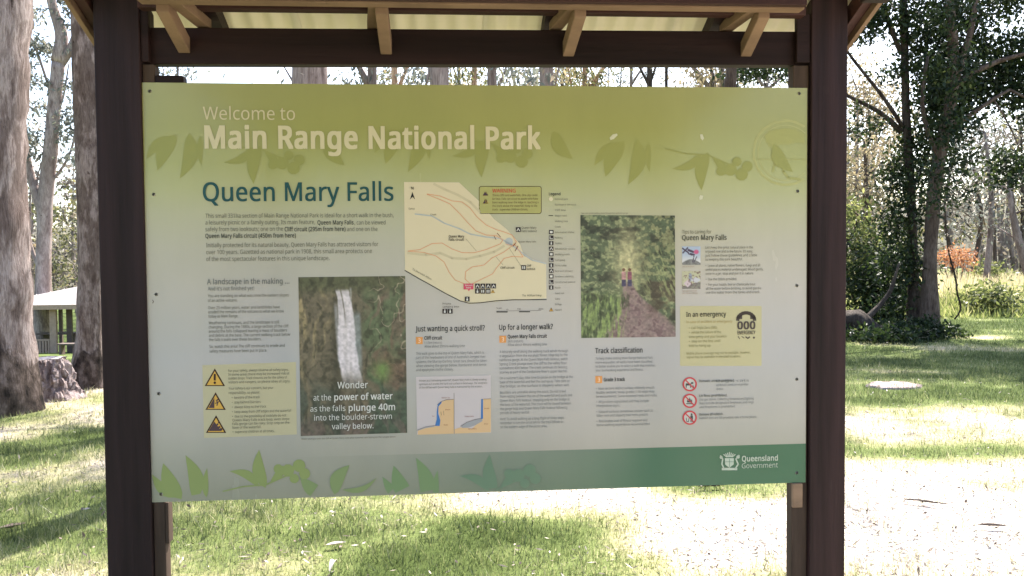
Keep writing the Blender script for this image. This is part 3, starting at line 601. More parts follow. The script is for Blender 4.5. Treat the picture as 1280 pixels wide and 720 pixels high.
MB().add(V2, [(j, (j + 1) % ns, ns) for j in range(ns)] ).build('cut_face', M_cut, root)
# chunky plates of bark
for k in range(90):
    a = random.uniform(0, 6.28); t = random.uniform(.03, .9); r = .30 + .17 * (1 - t) ** 3; s = random.uniform(.025, .055)
    mb = MB(); V, F = tube([(0, 0, -s * 1.5), (0, 0, 0), (0, 0, s * 1.5)], [s * .4, s, s * .3], 6, .3, 0, k); mb.add(V, F)
    o = mb.build('bark_plate', STUMPBARK, root); o.location = (r * math.cos(a) * .93, r * math.sin(a) * .93, t * .44); o.rotation_euler = (random.uniform(-.5, .5), random.uniform(-.5, .5), random.random() * 6)

# flush-cut stump in the lawn at right
g = ground_at(1117, 9.7); root = empty('flush_stump', tuple(g)); tag(root, 'low flush-cut pale tree stump set in the lawn right of the sign', 'stump')
V = []; n = 30
for k, (rr, z) in enumerate([(1.22, -.02), (1.12, .02), (.97, .03)]):
    for j in range(n):
        a = j / n * 6.283; w = 1 + .75 * (float(fbm(math.cos(a) * 2.2 + 5, math.sin(a) * 2.2, 4, 4)) - .5); V.append((.27 * rr * w * math.cos(a), .24 * rr * w * math.sin(a), z))
F = [(k * n + j, k * n + (j + 1) % n, (k + 1) * n + (j + 1) % n, (k + 1) * n + j) for k in range(2) for j in range(n)]
MB().add(V, F).build('bark_ring', STUMPBARK, root)
V2 = [(v[0] * .995, v[1] * .995, .029) for v in V[2 * n:]] + [(0, 0, .02)]
MB().add(V2, [(j, (j + 1) % n, n) for j in range(n)]).build('cut_face', simple('bleached_timber', (.33, .26, .24), .9, .1, var=.5, scale=14, bump=.4), root)

# ------------------------------------------------------------------ picnic shelter down the slope
D = 34.
c = at(75, 381, D); gz = float(height(c[0], D))
sh = empty('picnic_shelter', (c[0], D, gz)); sh.rotation_euler = (0, 0, .12); tag(sh, 'small open picnic shelter with a white hipped roof between the two left gums', 'shelter')
u = D / FOC; ez = c[2] - gz
M_white = simple('white_roof', (.32, .285, .27), .45, .4, var=.25, scale=1.4); M_cream = simple('cream_timber', (.36, .25, .18), .6, .3, var=.15); M_brownT = simple('brown_timber', (.13, .095, .08), .6, .3, var=.2)
w0, w1, dp = -3.1, 6.2, 4.4; AP, AQ, RH = 1.3, 2.4, 1.02
mb = MB(); mb.add([(w0, -.2, ez), (w1, -.2, ez), (w1, dp, ez), (w0, dp, ez), (AP, dp / 2, ez + RH), (AQ, dp / 2, ez + RH)], [(0, 1, 5, 4), (1, 2, 5), (2, 3, 4, 5), (3, 0, 4), (3, 2, 1, 0)])
mb.build('roof', M_white, sh)
for k in range(19):   # roof sheet ribs on the front slope
    x = w0 + .4 + k * .47; t = min((x - w0) / (AP - w0), 1, (w1 - x) / (w1 - AQ)); y1 = -.2 + (dp / 2 + .2) * t
    m_ = MB(); m_.add([(x - .02, -.2, ez + .004), (x + .02, -.2, ez + .004), (x + .02, y1, ez + RH * t + .004), (x - .02, y1, ez + RH * t + .004), (x, -.2, ez + .035), (x, y1, ez + RH * t + .035)], [(0, 1, 4), (1, 2, 5, 4), (0, 4, 5, 3)])
    m_.build('roof_rib', M_white, sh)
MB().box(w0 - .02, w1 + .02, -.26, -.203, ez - .19, ez + .012).build('fascia', M_cream, sh)
MB().box(w0 - .06, w0 - .022, -.2, dp, ez - .19, ez + .01).build('fascia', M_cream, sh)
for (px, w, dd, mt) in [(34.5, .14, .1, M_cream), (64.5, .27, .1, M_cream), (74, .22, .9, M_brownT), (34, .14, 3.3, M_brownT), (150, .2, .1, M_cream), (150, .2, 3.3, M_brownT), (0, .2, .1, M_cream)]:
    x = (px - 75) * u; MB().box(x - w / 2, x + w / 2, dd, dd + .14, -.4, ez - .192).build('post', mt, sh)
xa, xb = (36.5 - 75) * u, (60 - 75) * u
rz = c[2] - 43 * u - gz
MB().box(xa, xb, .12, .19, rz - .08, rz).build('rail', M_cream, sh); MB().box(xa, xb, .13, .18, rz - .98, rz - .92).build('rail', M_cream, sh)
for k in range(7):
    x = xa + .05 + k * (xb - xa - .1) / 6; MB().box(x - .035, x + .035, .135, .175, rz - .92, rz - .082).build('baluster', M_cream, sh)
tb = empty('picnic_table', (c[0] - .9, D + 1.6, gz)); tag(tb, 'dark table inside the picnic shelter', 'table')
MB().box(-.9, .9, -.4, .4, .70, .76).build('table_top', M_brownT, tb); 
for sx in (-.7, .7): MB().box(sx - .05, sx + .05, -.3, .3, -.1, .698).build('leg', M_brownT, tb)
g = ground_at(88, 31); bn = empty('bench', tuple(g)); tag(bn, 'low dark bench beside the picnic shelter', 'bench')
MB().box(-.5, .5, -.18, .18, .38, .44).build('seat', M_brownT, bn)
for sx in (-.4, .4): MB().box(sx - .04, sx + .04, -.15, .15, -.1, .378).build('leg', M_brownT, bn)

# ------------------------------------------------------------------ the notice shelter
YAW = 0.07522454
PC = EYE + np.array([-0.09097232, 2.85235407, -0.10599621])          # centre of the sign's face
PW, PH = 2.4, 1.482
ns_ = empty('information_shelter', (PC[0], PC[1], 0), YAW); tag(ns_, 'dark brown timber shelter with corrugated roof framing the park sign', 'shelter')
ZC = PC[2]
def sbox(name, s0, s1, t0, t1, z0, z1, mat, bev=.004, z0r=None, z1r=None, par=None):
    z0r = z0 if z0r is None else z0r; z1r = z1 if z1r is None else z1r
    mb = MB(); mb.hexa([(s0, t0, z0), (s1, t0, z0r), (s1, t1, z0r), (s0, t1, z0), (s0, t0, z1), (s1, t0, z1r), (s1, t1, z1r), (s0, t1, z1)])
    return mb.build(name, mat, par or ns_, bevel=bev)
SL = .425                                             # roof slope
Z0 = 2.566                                            # underside of the sheets at t = 0
def zs(t): return Z0 - SL * t
RT = -1.22; FT = -2.72                                # ridge, front eave
def zr(t): return zs(t) if t >= RT else zs(RT) - SL * (RT - t)
def front_post(a, b_, m_):
    z0_, z1_ = zs(-.012) - .003, zs(.13) - .003
    MB().hexa([(a, -.012, -.1), (b_, -.012, -.1), (b_, .13, -.1), (a, .13, -.1), (a, -.012, z0_), (b_, -.012, z0_), (b_, .13, z1_), (a, .13, z1_)]).build('post', m_, ns_, bevel=.004)
front_post(-1.3535, -1.1995, M_post); front_post(1.2105, 1.3495, M_postR)
sbox('post', -1.3535, -1.1995, -2.50, -2.36, -.1, 2.43, M_post); sbox('post', 1.2105, 1.3495, -2.50, -2.36, -.1, 2.43, M_postR)
sbox('beam', -1.197, 1.208, .020, .070, 2.304, 2.432, M_beam, .004, 2.325, 2.449)
sbox('beam', -1.197, 1.208, -2.47, -2.38, 2.30, 2.43, M_beam)
sbox('beam', -1.33, -1.24, -2.53, -.30, 2.45, 2.52, M_beam); sbox('beam', 1.24, 1.33, -2.53, -.30, 2.45, 2.52, M_beam)
sbox('rail', -1.125, 1.085, -.225, -.180, 2.447, 2.49, M_tan, .002, 2.452)
sbox('rail_board', -1.122, 1.082, -.252, -.227, 2.452, 2.60, M_red, .002, 2.457)
sbox('purlin', -1.185, 1.165, -.065, -.020, 2.474, 2.528, M_red, .003, 2.482)
for t in (-.6, -1.1, -1.4, -1.9, -2.3): sbox('purlin', -1.40, 1.40, t - .02, t + .02, zr(t) - .052, zr(t) - .008, M_red, .003)
sbox('packer', -1.1985, -1.172, -.004, .0185, 2.306, 2.50, M_beam, .002); sbox('packer', 1.158, 1.2095, -.004, .0185, 2.328, 2.505, M_beam, .002)  # added dark blocks standing in for the posts' inner side faces
# short struts rising from the beam face to the rail
for s_b, s_t, zb in [(-1.058, -1.062, 2.342), (-.353, -.352, 2.345), (.306, .319, 2.345), (.972, .962, 2.352)]:
    w = .0205; t0, t1 = -.178, .018; zt = zb + SL * (t1 - t0)
    MB().hexa([(s_t - w, t0, zt), (s_t + w, t0, zt), (s_b + w, t1, zb), (s_b - w, t1, zb), (s_t - w, t0, zt + .055), (s_t + w, t0, zt + .055), (s_b + w, t1, zb + .055), (s_b - w, t1, zb + .055)]).build('strut', M_tan, ns_, bevel=.003)
# level ties from the rail over the beam
for s_b, s_t, z in [(-.995, -1.022, 2.437), (-.402, -.372, 2.440), (.262, .300, 2.446), (.905, .935, 2.450)]:
    w = .022; t0, t1 = -.178, .055
    MB().hexa([(s_t - w, t0, z + .012), (s_t + w, t0, z + .012), (s_b + w, t1, z), (s_b - w, t1, z), (s_t - w, t0, z + .05), (s_t + w, t0, z + .05), (s_b + w, t1, z + .035), (s_b - w, t1, z + .035)]).build('tie', M_tan, ns_, bevel=.003)
# rafter tails and rafters
for s0 in (-.97, -.385, .245, .875):
    w = .022; 
    MB().hexa([(s0 - w, -.018, zs(-.018) - .075), (s0 + w, -.018, zs(-.018) - .075), (s0 + w, .24, zs(.24) - .055), (s0 - w, .24, zs(.24) - .055), (s0 - w, -.018, zs(-.018) - .006), (s0 + w, -.018, zs(-.018) - .006), (s0 + w, .24, zs(.24) - .006), (s0 - w, .24, zs(.24) - .006)]).build('rafter_tail', M_beam, ns_)
    MB().hexa([(s0 - w, RT, zs(RT) - .11), (s0 + w, RT, zs(RT) - .11), (s0 + w, -.255, zs(-.255) - .11), (s0 - w, -.255, zs(-.255) - .11), (s0 - w, RT, zs(RT) - .056), (s0 + w, RT, zs(RT) - .056), (s0 + w, -.255, zs(-.255) - .056), (s0 - w, -.255, zs(-.255) - .056)]).build('rafter', M_beam, ns_)
    MB().hexa([(s0 - w, RT - .003, zs(RT) - .11), (s0 - w, FT + .05, zr(FT + .05) - .11), (s0 + w, FT + .05, zr(FT + .05) - .11), (s0 + w, RT - .003, zs(RT) - .11), (s0 - w, RT - .003, zs(RT) - .056), (s0 - w, FT + .05, zr(FT + .05) - .056), (s0 + w, FT + .05, zr(FT + .05) - .056), (s0 + w, RT - .003, zs(RT) - .056)]).build('rafter', M_beam, ns_)
# corrugated roof sheets
def sheet(s0, s1, t0, t1, lift):
    n = int((s1 - s0) / .0095); xs_ = np.linspace(s0, s1, n + 1); V = []; F = []
    for t in (t0, t1):
        for x in xs_: V.append((x, t, zr(t) + lift + .009 + .008 * math.sin(x * 2 * math.pi / .076)))
    for k in range(n): F.append((k, k + 1, n + 2 + k, n + 1 + k))
    o = MB().add(V, F).build('roof_sheet', M_sheet, ns_, smooth=True); so = o.modifiers.new('solid', 'SOLIDIFY'); so.thickness = .0012; return o
ss = np.linspace(-1.425, 1.425, 5)
for k in range(4):
    sheet(ss[k], ss[k + 1] + (.03 if k < 3 else 0), RT, .375, .0022 * (k % 2)); sheet(ss[k], ss[k + 1] + (.03 if k < 3 else 0), FT, RT - .002, .0022 * (k % 2))
sbox('ridge_cap', -1.44, 1.44, RT - .12, RT + .12, zs(RT) + .022, zs(RT) + .032, M_sheet, 0)
for sgn in (-1, 1):
    for (ta, tb) in ((RT, .39), (FT, RT - .003)):
        a, b_ = (sgn * 1.405, sgn * 1.423) if sgn > 0 else (-1.423, -1.405)
        MB().hexa([(a, ta, zr(ta) - .105), (b_, ta, zr(ta) - .105), (b_, tb, zr(tb) - .105), (a, tb, zr(tb) - .105), (a, ta, zr(ta) + .03), (b_, ta, zr(ta) + .03), (b_, tb, zr(tb) + .03), (a, tb, zr(tb) + .03)]).build('barge_board', M_tan, ns_, bevel=.002)
        a, b_ = (1.365, 1.403) if sgn > 0 else (-1.403, -1.365)
        MB().hexa([(a, ta, zr(ta) - .08), (b_, ta, zr(ta) - .08), (b_, tb, zr(tb) - .08), (a, tb, zr(tb) - .08), (a, ta, zr(ta) - .01), (b_, ta, zr(ta) - .01), (b_, tb, zr(tb) - .01), (a, tb, zr(tb) - .01)]).build('edge_rafter', M_red, ns_, bevel=.002)
# battens and cleats that carry the sign
sbox('batten', -1.1985, -1.158, .006, .055, -.1, 2.300, M_batten, .003); sbox('batten', 1.149, 1.2085, .006, .055, -.1, 2.320, M_batten, .003)
sbox('cleat', -1.157, -1.146, .004, .05, .60, .75, M_batten, .003); sbox('cleat', 1.146, 1.185, -.010, .0045, .66, .752, M_tan, .003)
sbox('cleat', -1.157, -1.06, .004, .05, 2.225, 2.262, M_beam, .006)

# ------------------------------------------------------------------ the park sign
sg = empty('park_sign', (PC[0], PC[1], 0), YAW); tag(sg, 'large green and grey Main Range National Park welcome sign with map and photographs', 'sign')
def onp(px, py):
    """sign coordinates (s, z) of a picture point lying on the sign's face"""
    h = np.array([math.cos(YAW), math.sin(YAW), 0]); n = np.array([-math.sin(YAW), math.cos(YAW), 0])
    d = CF + CR * (px - 640) / FOC - CU * (py - 360) / FOC
    k = ((PC - EYE) @ n) / (d @ n); q = EYE + d * k - PC
    return float(q @ h), float(q[2] + ZC)
SC = 0.00289                                         # metres per picture pixel on the sign
sZ0, sZ1 = ZC - PH / 2, ZC + PH / 2
# printed face
m, nt, N, L, b = newmat('printed_panel'); M_panel = m
PK = .92
tc = N.new('ShaderNodeTexCoord'); sx = N.new('ShaderNodeSeparateXYZ'); L.new(tc.outputs['Object'], sx.inputs[0])
mr = N.new('ShaderNodeMapRange'); mr.inputs[1].default_value = sZ1; mr.inputs[2].default_value = sZ0; L.new(sx.outputs['Z'], mr.inputs[0])
def pc(r_, g_, b_): return srgb(r_, g_, b_, PK)
r1 = ramp(N, [(0, pc(172, 173, 116)), (.10, pc(170, 171, 104)), (.19, pc(176, 178, 112)), (.25, pc(185, 186, 134)), (.31, pc(191, 189, 157)), (.39, pc(193, 189, 173)), (.50, pc(196, 191, 185)), (.66, pc(190, 188, 190)), (.84, pc(185, 181, 173)), (1, pc(164, 162, 144))])
L.new(mr.outputs[0], r1.inputs[0])
mrx = N.new('ShaderNodeMapRange'); mrx.inputs[1].default_value = -.75; mrx.inputs[2].default_value = .95; L.new(sx.outputs['X'], mrx.inputs[0])
rb = ramp(N, [(0, (0, 0, 0)), (.22, (.12, .12, .12)), (.5, (.52, .52, .52)), (.78, (.95, .95, .95)), (1, (1, 1, 1))]); L.new(mrx.outputs[0], rb.inputs[0])
gt_ = N.new('ShaderNodeMath'); gt_.operation = 'LESS_THAN'; gt_.inputs[1].default_value = sZ0 + .100 * PH; L.new(sx.outputs['Z'], gt_.inputs[0])
mx = N.new('ShaderNodeMix'); mx.data_type = 'RGBA'; fb = N.new('ShaderNodeMath'); fb.operation = 'MULTIPLY'; L.new(gt_.outputs[0], fb.inputs[0]); L.new(rb.outputs[0], fb.inputs[1]); L.new(fb.outputs[0], mx.inputs[0]); L.new(r1.outputs[0], mx.inputs[6]); mx.inputs[7].default_value = (*pc(60, 110, 84), 1)
nz = noise_node(nt, 1.6, 3, .5); rn = ramp(N, [(.35, (.95, .96, .97)), (.65, (1.0, .99, .98))]); L.new(nz.outputs[0], rn.inputs[0])
nz3 = noise_node(nt, 2.2, 7, .7, (2.2, 1, .8)); rn3 = ramp(N, [(.36, (.965, .965, .96)), (.58, (1, 1, 1))]); L.new(nz3.outputs[0], rn3.inputs[0]); mq = N.new('ShaderNodeMix'); mq.data_type = 'RGBA'; mq.blend_type = 'MULTIPLY'; mq.inputs[0].default_value = 1; L.new(rn.outputs[0], mq.inputs[6]); L.new(rn3.outputs[0], mq.inputs[7])
m2 = N.new('ShaderNodeMix'); m2.data_type = 'RGBA'; m2.blend_type = 'MULTIPLY'; m2.inputs[0].default_value = 1; L.new(mx.outputs[2], m2.inputs[6]); L.new(mq.outputs[2], m2.inputs[7]); L.new(m2.outputs[2], b.inputs['Base Color'])
b.inputs['Specular IOR Level'].default_value = .5
nz2 = noise_node(nt, 2.2, 5, .65, (1.4, 1, .5)); rr_ = ramp(N, [(.35, (.13, .13, .13)), (.62, (.24, .24, .24)), (.75, (.36, .36, .36))]); L.new(nz2.outputs[0], rr_.inputs[0]); L.new(rr_.outputs[0], b.inputs['Roughness'])
mb = MB(); mb.box(-PW / 2, PW / 2, 0, .0035, sZ0, sZ1); mb.build('panel', M_panel, sg)

INK = {}
def ink(r_, g_, b_, k=PK, rough=.35):
    key = (r_, g_, b_, k)
    if key not in INK: INK[key] = simple('print_%d_%d_%d' % (r_, g_, b_), srgb(r_, g_, b_, k), rough, .3)
    return INK[key]
def flat(name, polys, mat, layer=1, parent=None, label=None):
    """polys: list of lists of picture points; printed flat on the sign"""
    if not polys: return None
    mb = MB(); t = -.00045 * layer
    for p_ in polys:
        q_ = [onp(*a_) for a_ in p_]; mb.add([(a_, t, b_) for a_, b_ in q_], [tuple(range(len(q_)))[::-1]])
    o = mb.build(name, mat, parent or sg)
    if label: o['label'] = label
    return o
def stroke(pts, w):
    """polyline -> quads in picture px"""
    out = []
    for a_, b_ in zip(pts[:-1], pts[1:]):
        dx, dy = b_[0] - a_[0], b_[1] - a_[1]; l = math.hypot(dx, dy) + 1e-6; nx_, ny_ = -dy / l * w / 2, dx / l * w / 2; ex, ey = dx / l * w * .25, dy / l * w * .25
        out.append([(a_[0] + nx_ - ex, a_[1] + ny_ - ey), (b_[0] + nx_ + ex, b_[1] + ny_ + ey), (b_[0] - nx_ + ex, b_[1] - ny_ + ey), (a_[0] - nx_ - ex, a_[1] - ny_ - ey)])
    return out
def disc(cx, cy, r_, n=16, ry=None): return [(cx + r_ * math.cos(k * 2 * math.pi / n), cy + (ry or r_) * math.sin(k * 2 * math.pi / n)) for k in range(n)]
def ring(cx, cy, r_, w, n=28): return [[(cx + rr * math.cos(a_), cy + rr * math.sin(a_)) for rr, a_ in ((r_ + w / 2, k * 2 * math.pi / n), (r_ + w / 2, (k + 1) * 2 * math.pi / n), (r_ - w / 2, (k + 1) * 2 * math.pi / n), (r_ - w / 2, k * 2 * math.pi / n))] for k in range(n)]
def rect(x0, y0, x1, y1): return [(x0, y0), (x1, y0), (x1, y1), (x0, y1)]

# text: glyph outlines (advance, points, triangles) of a plain humanist sans; each line is fitted to its measured width
GLYPHS = {   # character number: advance, x and y of the outline points, triangles
33: (108, (29,22,31,34,36,43,44,47,54,49,63,47,71,43,77,34,79,22,77,9,71,1,63,-4,54,-6,44,-4,36,1,31,9,65,81,43,81,32,286,75,286), (17,19,18,17,16,19,3,5,4,2,5,3,2,6,5,1,6,2,1,7,6,0,7,1,0,8,7,15,8,0,15,9,8,14,9,15,14,10,9,13,10,14,13,11,10,12,11,13)),
39: (90, (64,286,56,183,34,183,26,286), (2,0,3,2,1,0)),
40: (120, (16,110,18,142,22,174,30,205,42,234,57,261,75,286,108,286,84,247,66,203,55,157,52,110,53,79,58,49,66,19,77,-10,91,-37,108,-63,75,-63,57,-39,42,-12,30,17,22,47,18,78), (5,7,6,5,8,7,4,8,5,4,9,8,3,9,4,2,9,3,2,10,9,1,10,2,1,11,10,0,11,1,0,12,11,23,12,0,23,13,12,22,13,23,22,14,13,21,14,22,21,15,14,20,15,21,20,16,15,19,16,20,19,17,16,18,17,19)),
41: (120, (104,110,103,78,98,47,90,17,79,-12,64,-39,45,-63,12,-63,29,-37,43,-10,54,19,62,49,67,79,69,110,67,142,62,173,54,203,43,233,29,260,12,286,45,286,64,261,79,234,90,205,98,174,103,142), (18,20,19,18,21,20,18,22,21,17,22,18,17,23,22,16,23,17,16,24,23,15,24,16,15,25,24,14,25,15,14,0,25,13,0,14,12,0,13,12,1,0,11,1,12,11,2,1,10,2,11,10,3,2,9,3,10,9,4,3,8,4,9,8,5,4,7,5,8,7,6,5)),
44: (107, (77,42,73,27,68,12,62,-5,56,-21,49,-37,43,-52,16,-52,20,-36,24,-19,28,-2,31,15,34,32,36,47,74,47), (12,14,13,12,0,14,12,1,0,11,1,12,11,2,1,10,2,11,10,3,2,9,3,10,9,4,3,8,4,9,8,5,4,7,5,8,7,6,5)),
45: (129, (16,92,16,123,113,123,113,92), (0,2,1,0,3,2)),
46: (107, (29,22,31,34,36,43,44,47,53,49,63,47,71,43,77,34,79,22,77,9,71,1,63,-4,53,-6,44,-4,36,1,31,9), (3,5,4,2,5,3,2,6,5,1,6,2,1,7,6,0,7,1,0,8,7,15,8,0,15,9,8,14,9,15,14,10,9,13,10,14,13,11,10,12,11,13)),
47: (149, (145,286,38,0,4,0,111,286), (2,0,3,2,1,0)),
48: (229, (210,144,208,111,204,81,198,56,188,35,175,18,158,6,138,-2,114,-4,85,0,61,14,43,35,30,64,22,101,20,144,22,187,29,223,41,252,59,273,84,286,114,291,144,286,168,273,186,252,199,223,207,187,55,144,56,108,61,78,68,55,80,39,95,29,114,26,134,29,149,39,160,55,168,78,173,108,174,144,173,179,168,209,160,231,149,248,134,257,114,261,95,257,80,248,68,231,61,209,56,179), (19,21,20,18,21,19,18,22,21,17,22,18,17,44,22,44,23,22,17,45,44,43,23,44,17,46,45,42,23,43,16,46,17,42,24,23,16,47,46,41,24,42,16,48,47,40,24,41,15,48,16,40,25,24,15,49,48,39,25,40,14,49,15,39,0,25,14,26,49,38,0,39,13,26,14,13,27,26,37,0,38,37,1,0,37,2,1,13,28,27,36,2,37,12,28,13,36,3,2,12,29,28,35,3,36,11,29,12,35,4,3,11,30,29,34,4,35,11,31,30,33,4,34,10,31,11,33,5,4,10,32,31,32,5,33,10,5,32,10,6,5,9,6,10,9,7,6,8,7,9)),
49: (229, (142,0,108,0,108,200,108,211,108,220,108,227,109,235,109,242,109,249,103,243,98,239,92,234,85,227,54,202,36,226,113,286,142,286), (14,16,15,14,8,16,8,0,16,14,9,8,7,0,8,14,10,9,6,0,7,14,11,10,5,0,6,14,12,11,4,0,5,14,13,12,3,0,4,2,0,3,1,0,2)),
50: (229, (209,0,19,0,19,29,94,105,114,126,131,144,144,160,153,177,159,194,161,212,157,233,147,248,131,257,110,260,91,258,74,253,58,244,41,233,22,257,34,266,47,274,61,281,76,286,93,289,110,290,135,288,156,281,173,270,186,255,194,236,197,214,195,192,188,172,177,153,162,133,144,114,123,93,64,34,64,32,209,32), (23,25,24,22,25,23,22,26,25,21,26,22,21,27,26,20,27,21,19,27,20,19,28,27,18,13,19,13,28,19,18,14,13,12,28,13,18,15,14,11,28,12,17,16,18,16,15,18,11,29,28,10,29,11,10,30,29,9,30,10,9,31,30,8,31,9,7,31,8,7,32,31,6,32,7,6,33,32,5,33,6,5,34,33,4,34,5,4,35,34,3,35,4,3,36,35,2,36,3,2,37,36,2,38,37,2,39,38,2,0,39,1,0,2)),
51: (229, (198,219,196,201,190,186,182,173,170,163,155,156,138,151,138,149,168,142,190,128,202,107,206,81,204,58,195,37,180,20,159,7,131,-1,97,-4,75,-3,55,-1,36,4,18,12,18,45,37,37,57,31,77,27,97,26,130,29,153,41,165,59,170,82,167,98,160,111,149,121,133,128,113,131,89,133,62,133,62,163,90,163,112,164,129,170,143,178,153,189,160,202,162,217,158,235,148,249,131,258,109,261,95,260,82,258,70,254,59,249,48,243,37,237,20,261,37,272,58,281,82,288,109,290,148,285,176,270,192,247), (59,61,60,58,61,59,58,62,61,57,62,58,56,62,57,56,49,62,49,48,62,48,63,62,55,54,56,54,53,56,53,52,56,52,51,56,51,50,56,50,49,56,47,63,48,46,63,47,46,0,63,45,0,46,45,1,0,44,1,45,43,1,44,43,2,1,42,2,43,42,3,2,41,3,42,41,4,3,40,4,41,39,4,40,39,5,4,37,39,38,37,5,39,37,6,5,37,7,6,37,8,7,37,36,8,36,9,8,35,9,36,34,9,35,33,9,34,33,10,9,32,10,33,31,10,32,31,11,10,30,11,31,29,11,30,29,12,11,28,12,29,28,13,12,21,23,22,27,13,28,27,14,13,21,24,23,21,25,24,26,14,27,21,26,25,21,14,26,21,15,14,20,15,21,20,16,15,19,16,20,18,16,19,18,17,16)),
52: (229, (221,65,180,65,180,0,146,0,146,65,8,65,8,95,143,288,180,288,180,97,221,97,146,187,146,197,146,206,146,214,146,222,147,230,147,237,147,244,148,250,146,250,142,242,138,234,133,226,129,219,43,97,146,97), (6,20,7,20,8,7,20,19,8,19,9,8,6,21,20,18,9,19,17,9,18,6,22,21,16,9,17,6,23,22,15,9,16,6,24,23,14,9,15,6,25,24,13,9,14,12,9,13,11,9,12,26,9,11,6,26,25,6,9,26,6,10,9,6,0,10,5,0,6,4,0,5,3,1,4,1,0,4,3,2,1)),
53: (229, (110,176,138,173,161,166,180,153,195,137,204,116,206,91,203,64,194,40,178,21,157,7,131,-1,99,-4,78,-3,58,0,40,5,25,12,25,45,41,37,60,31,81,27,100,26,120,28,137,33,151,41,162,53,168,69,170,88,166,113,153,131,131,142,99,146,87,145,73,144,60,142,50,140,32,151,43,286,186,286,186,254,73,254,66,171,74,173,85,174,97,175), (36,40,37,40,38,37,40,39,38,36,41,40,44,1,0,43,1,44,42,1,43,42,2,1,41,2,42,36,2,41,36,3,2,36,31,3,31,4,3,35,34,36,34,33,36,33,32,36,32,31,36,30,4,31,29,4,30,29,5,4,28,5,29,28,6,5,27,6,28,27,7,6,26,7,27,25,7,26,25,8,7,24,8,25,16,18,17,23,8,24,23,9,8,16,19,18,22,9,23,16,20,19,21,9,22,16,21,20,16,9,21,16,10,9,15,10,16,15,11,10,14,11,15,13,11,14,13,12,11)),
54: (229, (22,122,23,147,25,171,30,195,37,217,47,237,61,255,77,270,98,281,123,288,153,290,162,290,172,289,181,288,188,287,188,257,181,259,172,260,163,261,154,261,129,259,108,252,91,241,79,227,70,210,63,190,59,169,57,146,60,146,67,155,75,163,85,170,97,175,111,178,128,179,151,177,171,169,188,156,200,139,208,118,211,92,208,65,199,41,186,22,168,8,146,-1,119,-4,100,-2,81,4,65,13,50,27,38,45,29,66,24,92,119,26,142,30,160,42,172,63,176,92,172,117,162,136,144,148,120,152,103,150,87,144,75,135,66,124,60,112,58,99,59,86,62,73,66,61,73,49,82,40,92,32,105,27), (9,11,10,9,12,11,9,13,12,9,14,13,8,14,9,8,16,14,16,15,14,7,18,8,18,17,8,17,16,8,6,19,7,19,18,7,6,20,19,6,21,20,5,21,6,5,22,21,5,23,22,4,23,5,4,24,23,3,24,4,3,25,24,2,25,3,2,26,25,33,35,34,32,35,33,32,36,35,31,36,32,1,26,2,30,36,31,30,37,36,1,27,26,29,37,30,29,62,37,62,38,37,28,62,29,28,63,62,61,38,62,28,64,63,60,38,61,0,27,1,0,28,27,0,64,28,0,65,64,60,39,38,59,39,60,0,66,65,0,67,66,53,67,0,59,40,39,58,40,59,53,68,67,53,69,68,52,69,53,57,40,58,57,41,40,52,70,69,52,71,70,51,71,52,57,42,41,56,42,57,51,72,71,51,73,72,50,73,51,55,42,56,55,43,42,50,74,73,50,75,74,54,43,55,50,54,75,49,54,50,49,43,54,49,44,43,48,44,49,48,45,44,47,45,48,47,46,45)),
55: (229, (55,0,172,254,18,254,18,286,210,286,210,259,93,0), (2,4,3,2,5,4,2,1,5,1,6,5,0,6,1)),
56: (229, (114,290,138,288,159,282,176,273,189,259,197,242,200,222,198,206,193,192,184,180,173,169,160,160,146,152,162,143,178,133,191,121,201,108,207,92,209,74,206,52,198,33,184,17,165,6,142,-2,115,-4,87,-2,63,5,44,16,31,31,22,50,20,73,22,91,28,107,37,120,50,132,64,142,79,150,66,158,54,168,43,179,35,191,31,206,29,222,32,242,40,259,53,273,71,282,91,288,54,73,58,53,69,38,88,28,115,24,140,28,159,38,171,54,175,74,173,87,167,98,158,109,147,117,132,126,115,133,108,135,92,127,79,119,68,109,60,99,56,87,114,262,94,259,78,251,67,238,63,221,65,207,70,196,79,186,89,179,102,172,116,165,129,172,141,178,151,186,159,196,164,207,165,221,162,238,151,251,135,259), (47,1,0,47,2,1,46,2,47,46,3,2,45,3,46,45,4,3,44,69,45,69,4,45,44,70,69,88,4,69,88,5,4,43,70,44,43,71,70,87,5,88,43,72,71,86,5,87,42,72,43,86,6,5,42,73,72,85,6,86,41,73,42,85,7,6,41,74,73,84,7,85,83,7,84,41,75,74,40,75,41,83,8,7,82,8,83,40,76,75,82,9,8,39,76,40,39,77,76,81,9,82,81,10,9,38,77,39,38,78,77,80,10,81,38,79,78,79,10,80,79,11,10,37,79,38,37,11,79,37,12,11,36,12,37,36,13,12,35,13,36,35,14,13,34,63,35,63,14,35,34,64,63,62,14,63,61,14,62,61,15,14,33,64,34,33,65,64,60,15,61,60,16,15,32,65,33,32,66,65,59,16,60,32,67,66,58,16,59,58,17,16,31,67,32,31,68,67,57,17,58,57,18,17,30,68,31,56,18,57,30,48,68,56,19,18,55,19,56,29,48,30,29,49,48,54,19,55,29,50,49,54,20,19,28,50,29,28,51,50,53,20,54,53,21,20,27,51,28,27,52,51,52,21,53,27,21,52,27,22,21,26,22,27,26,23,22,25,23,26,25,24,23)),
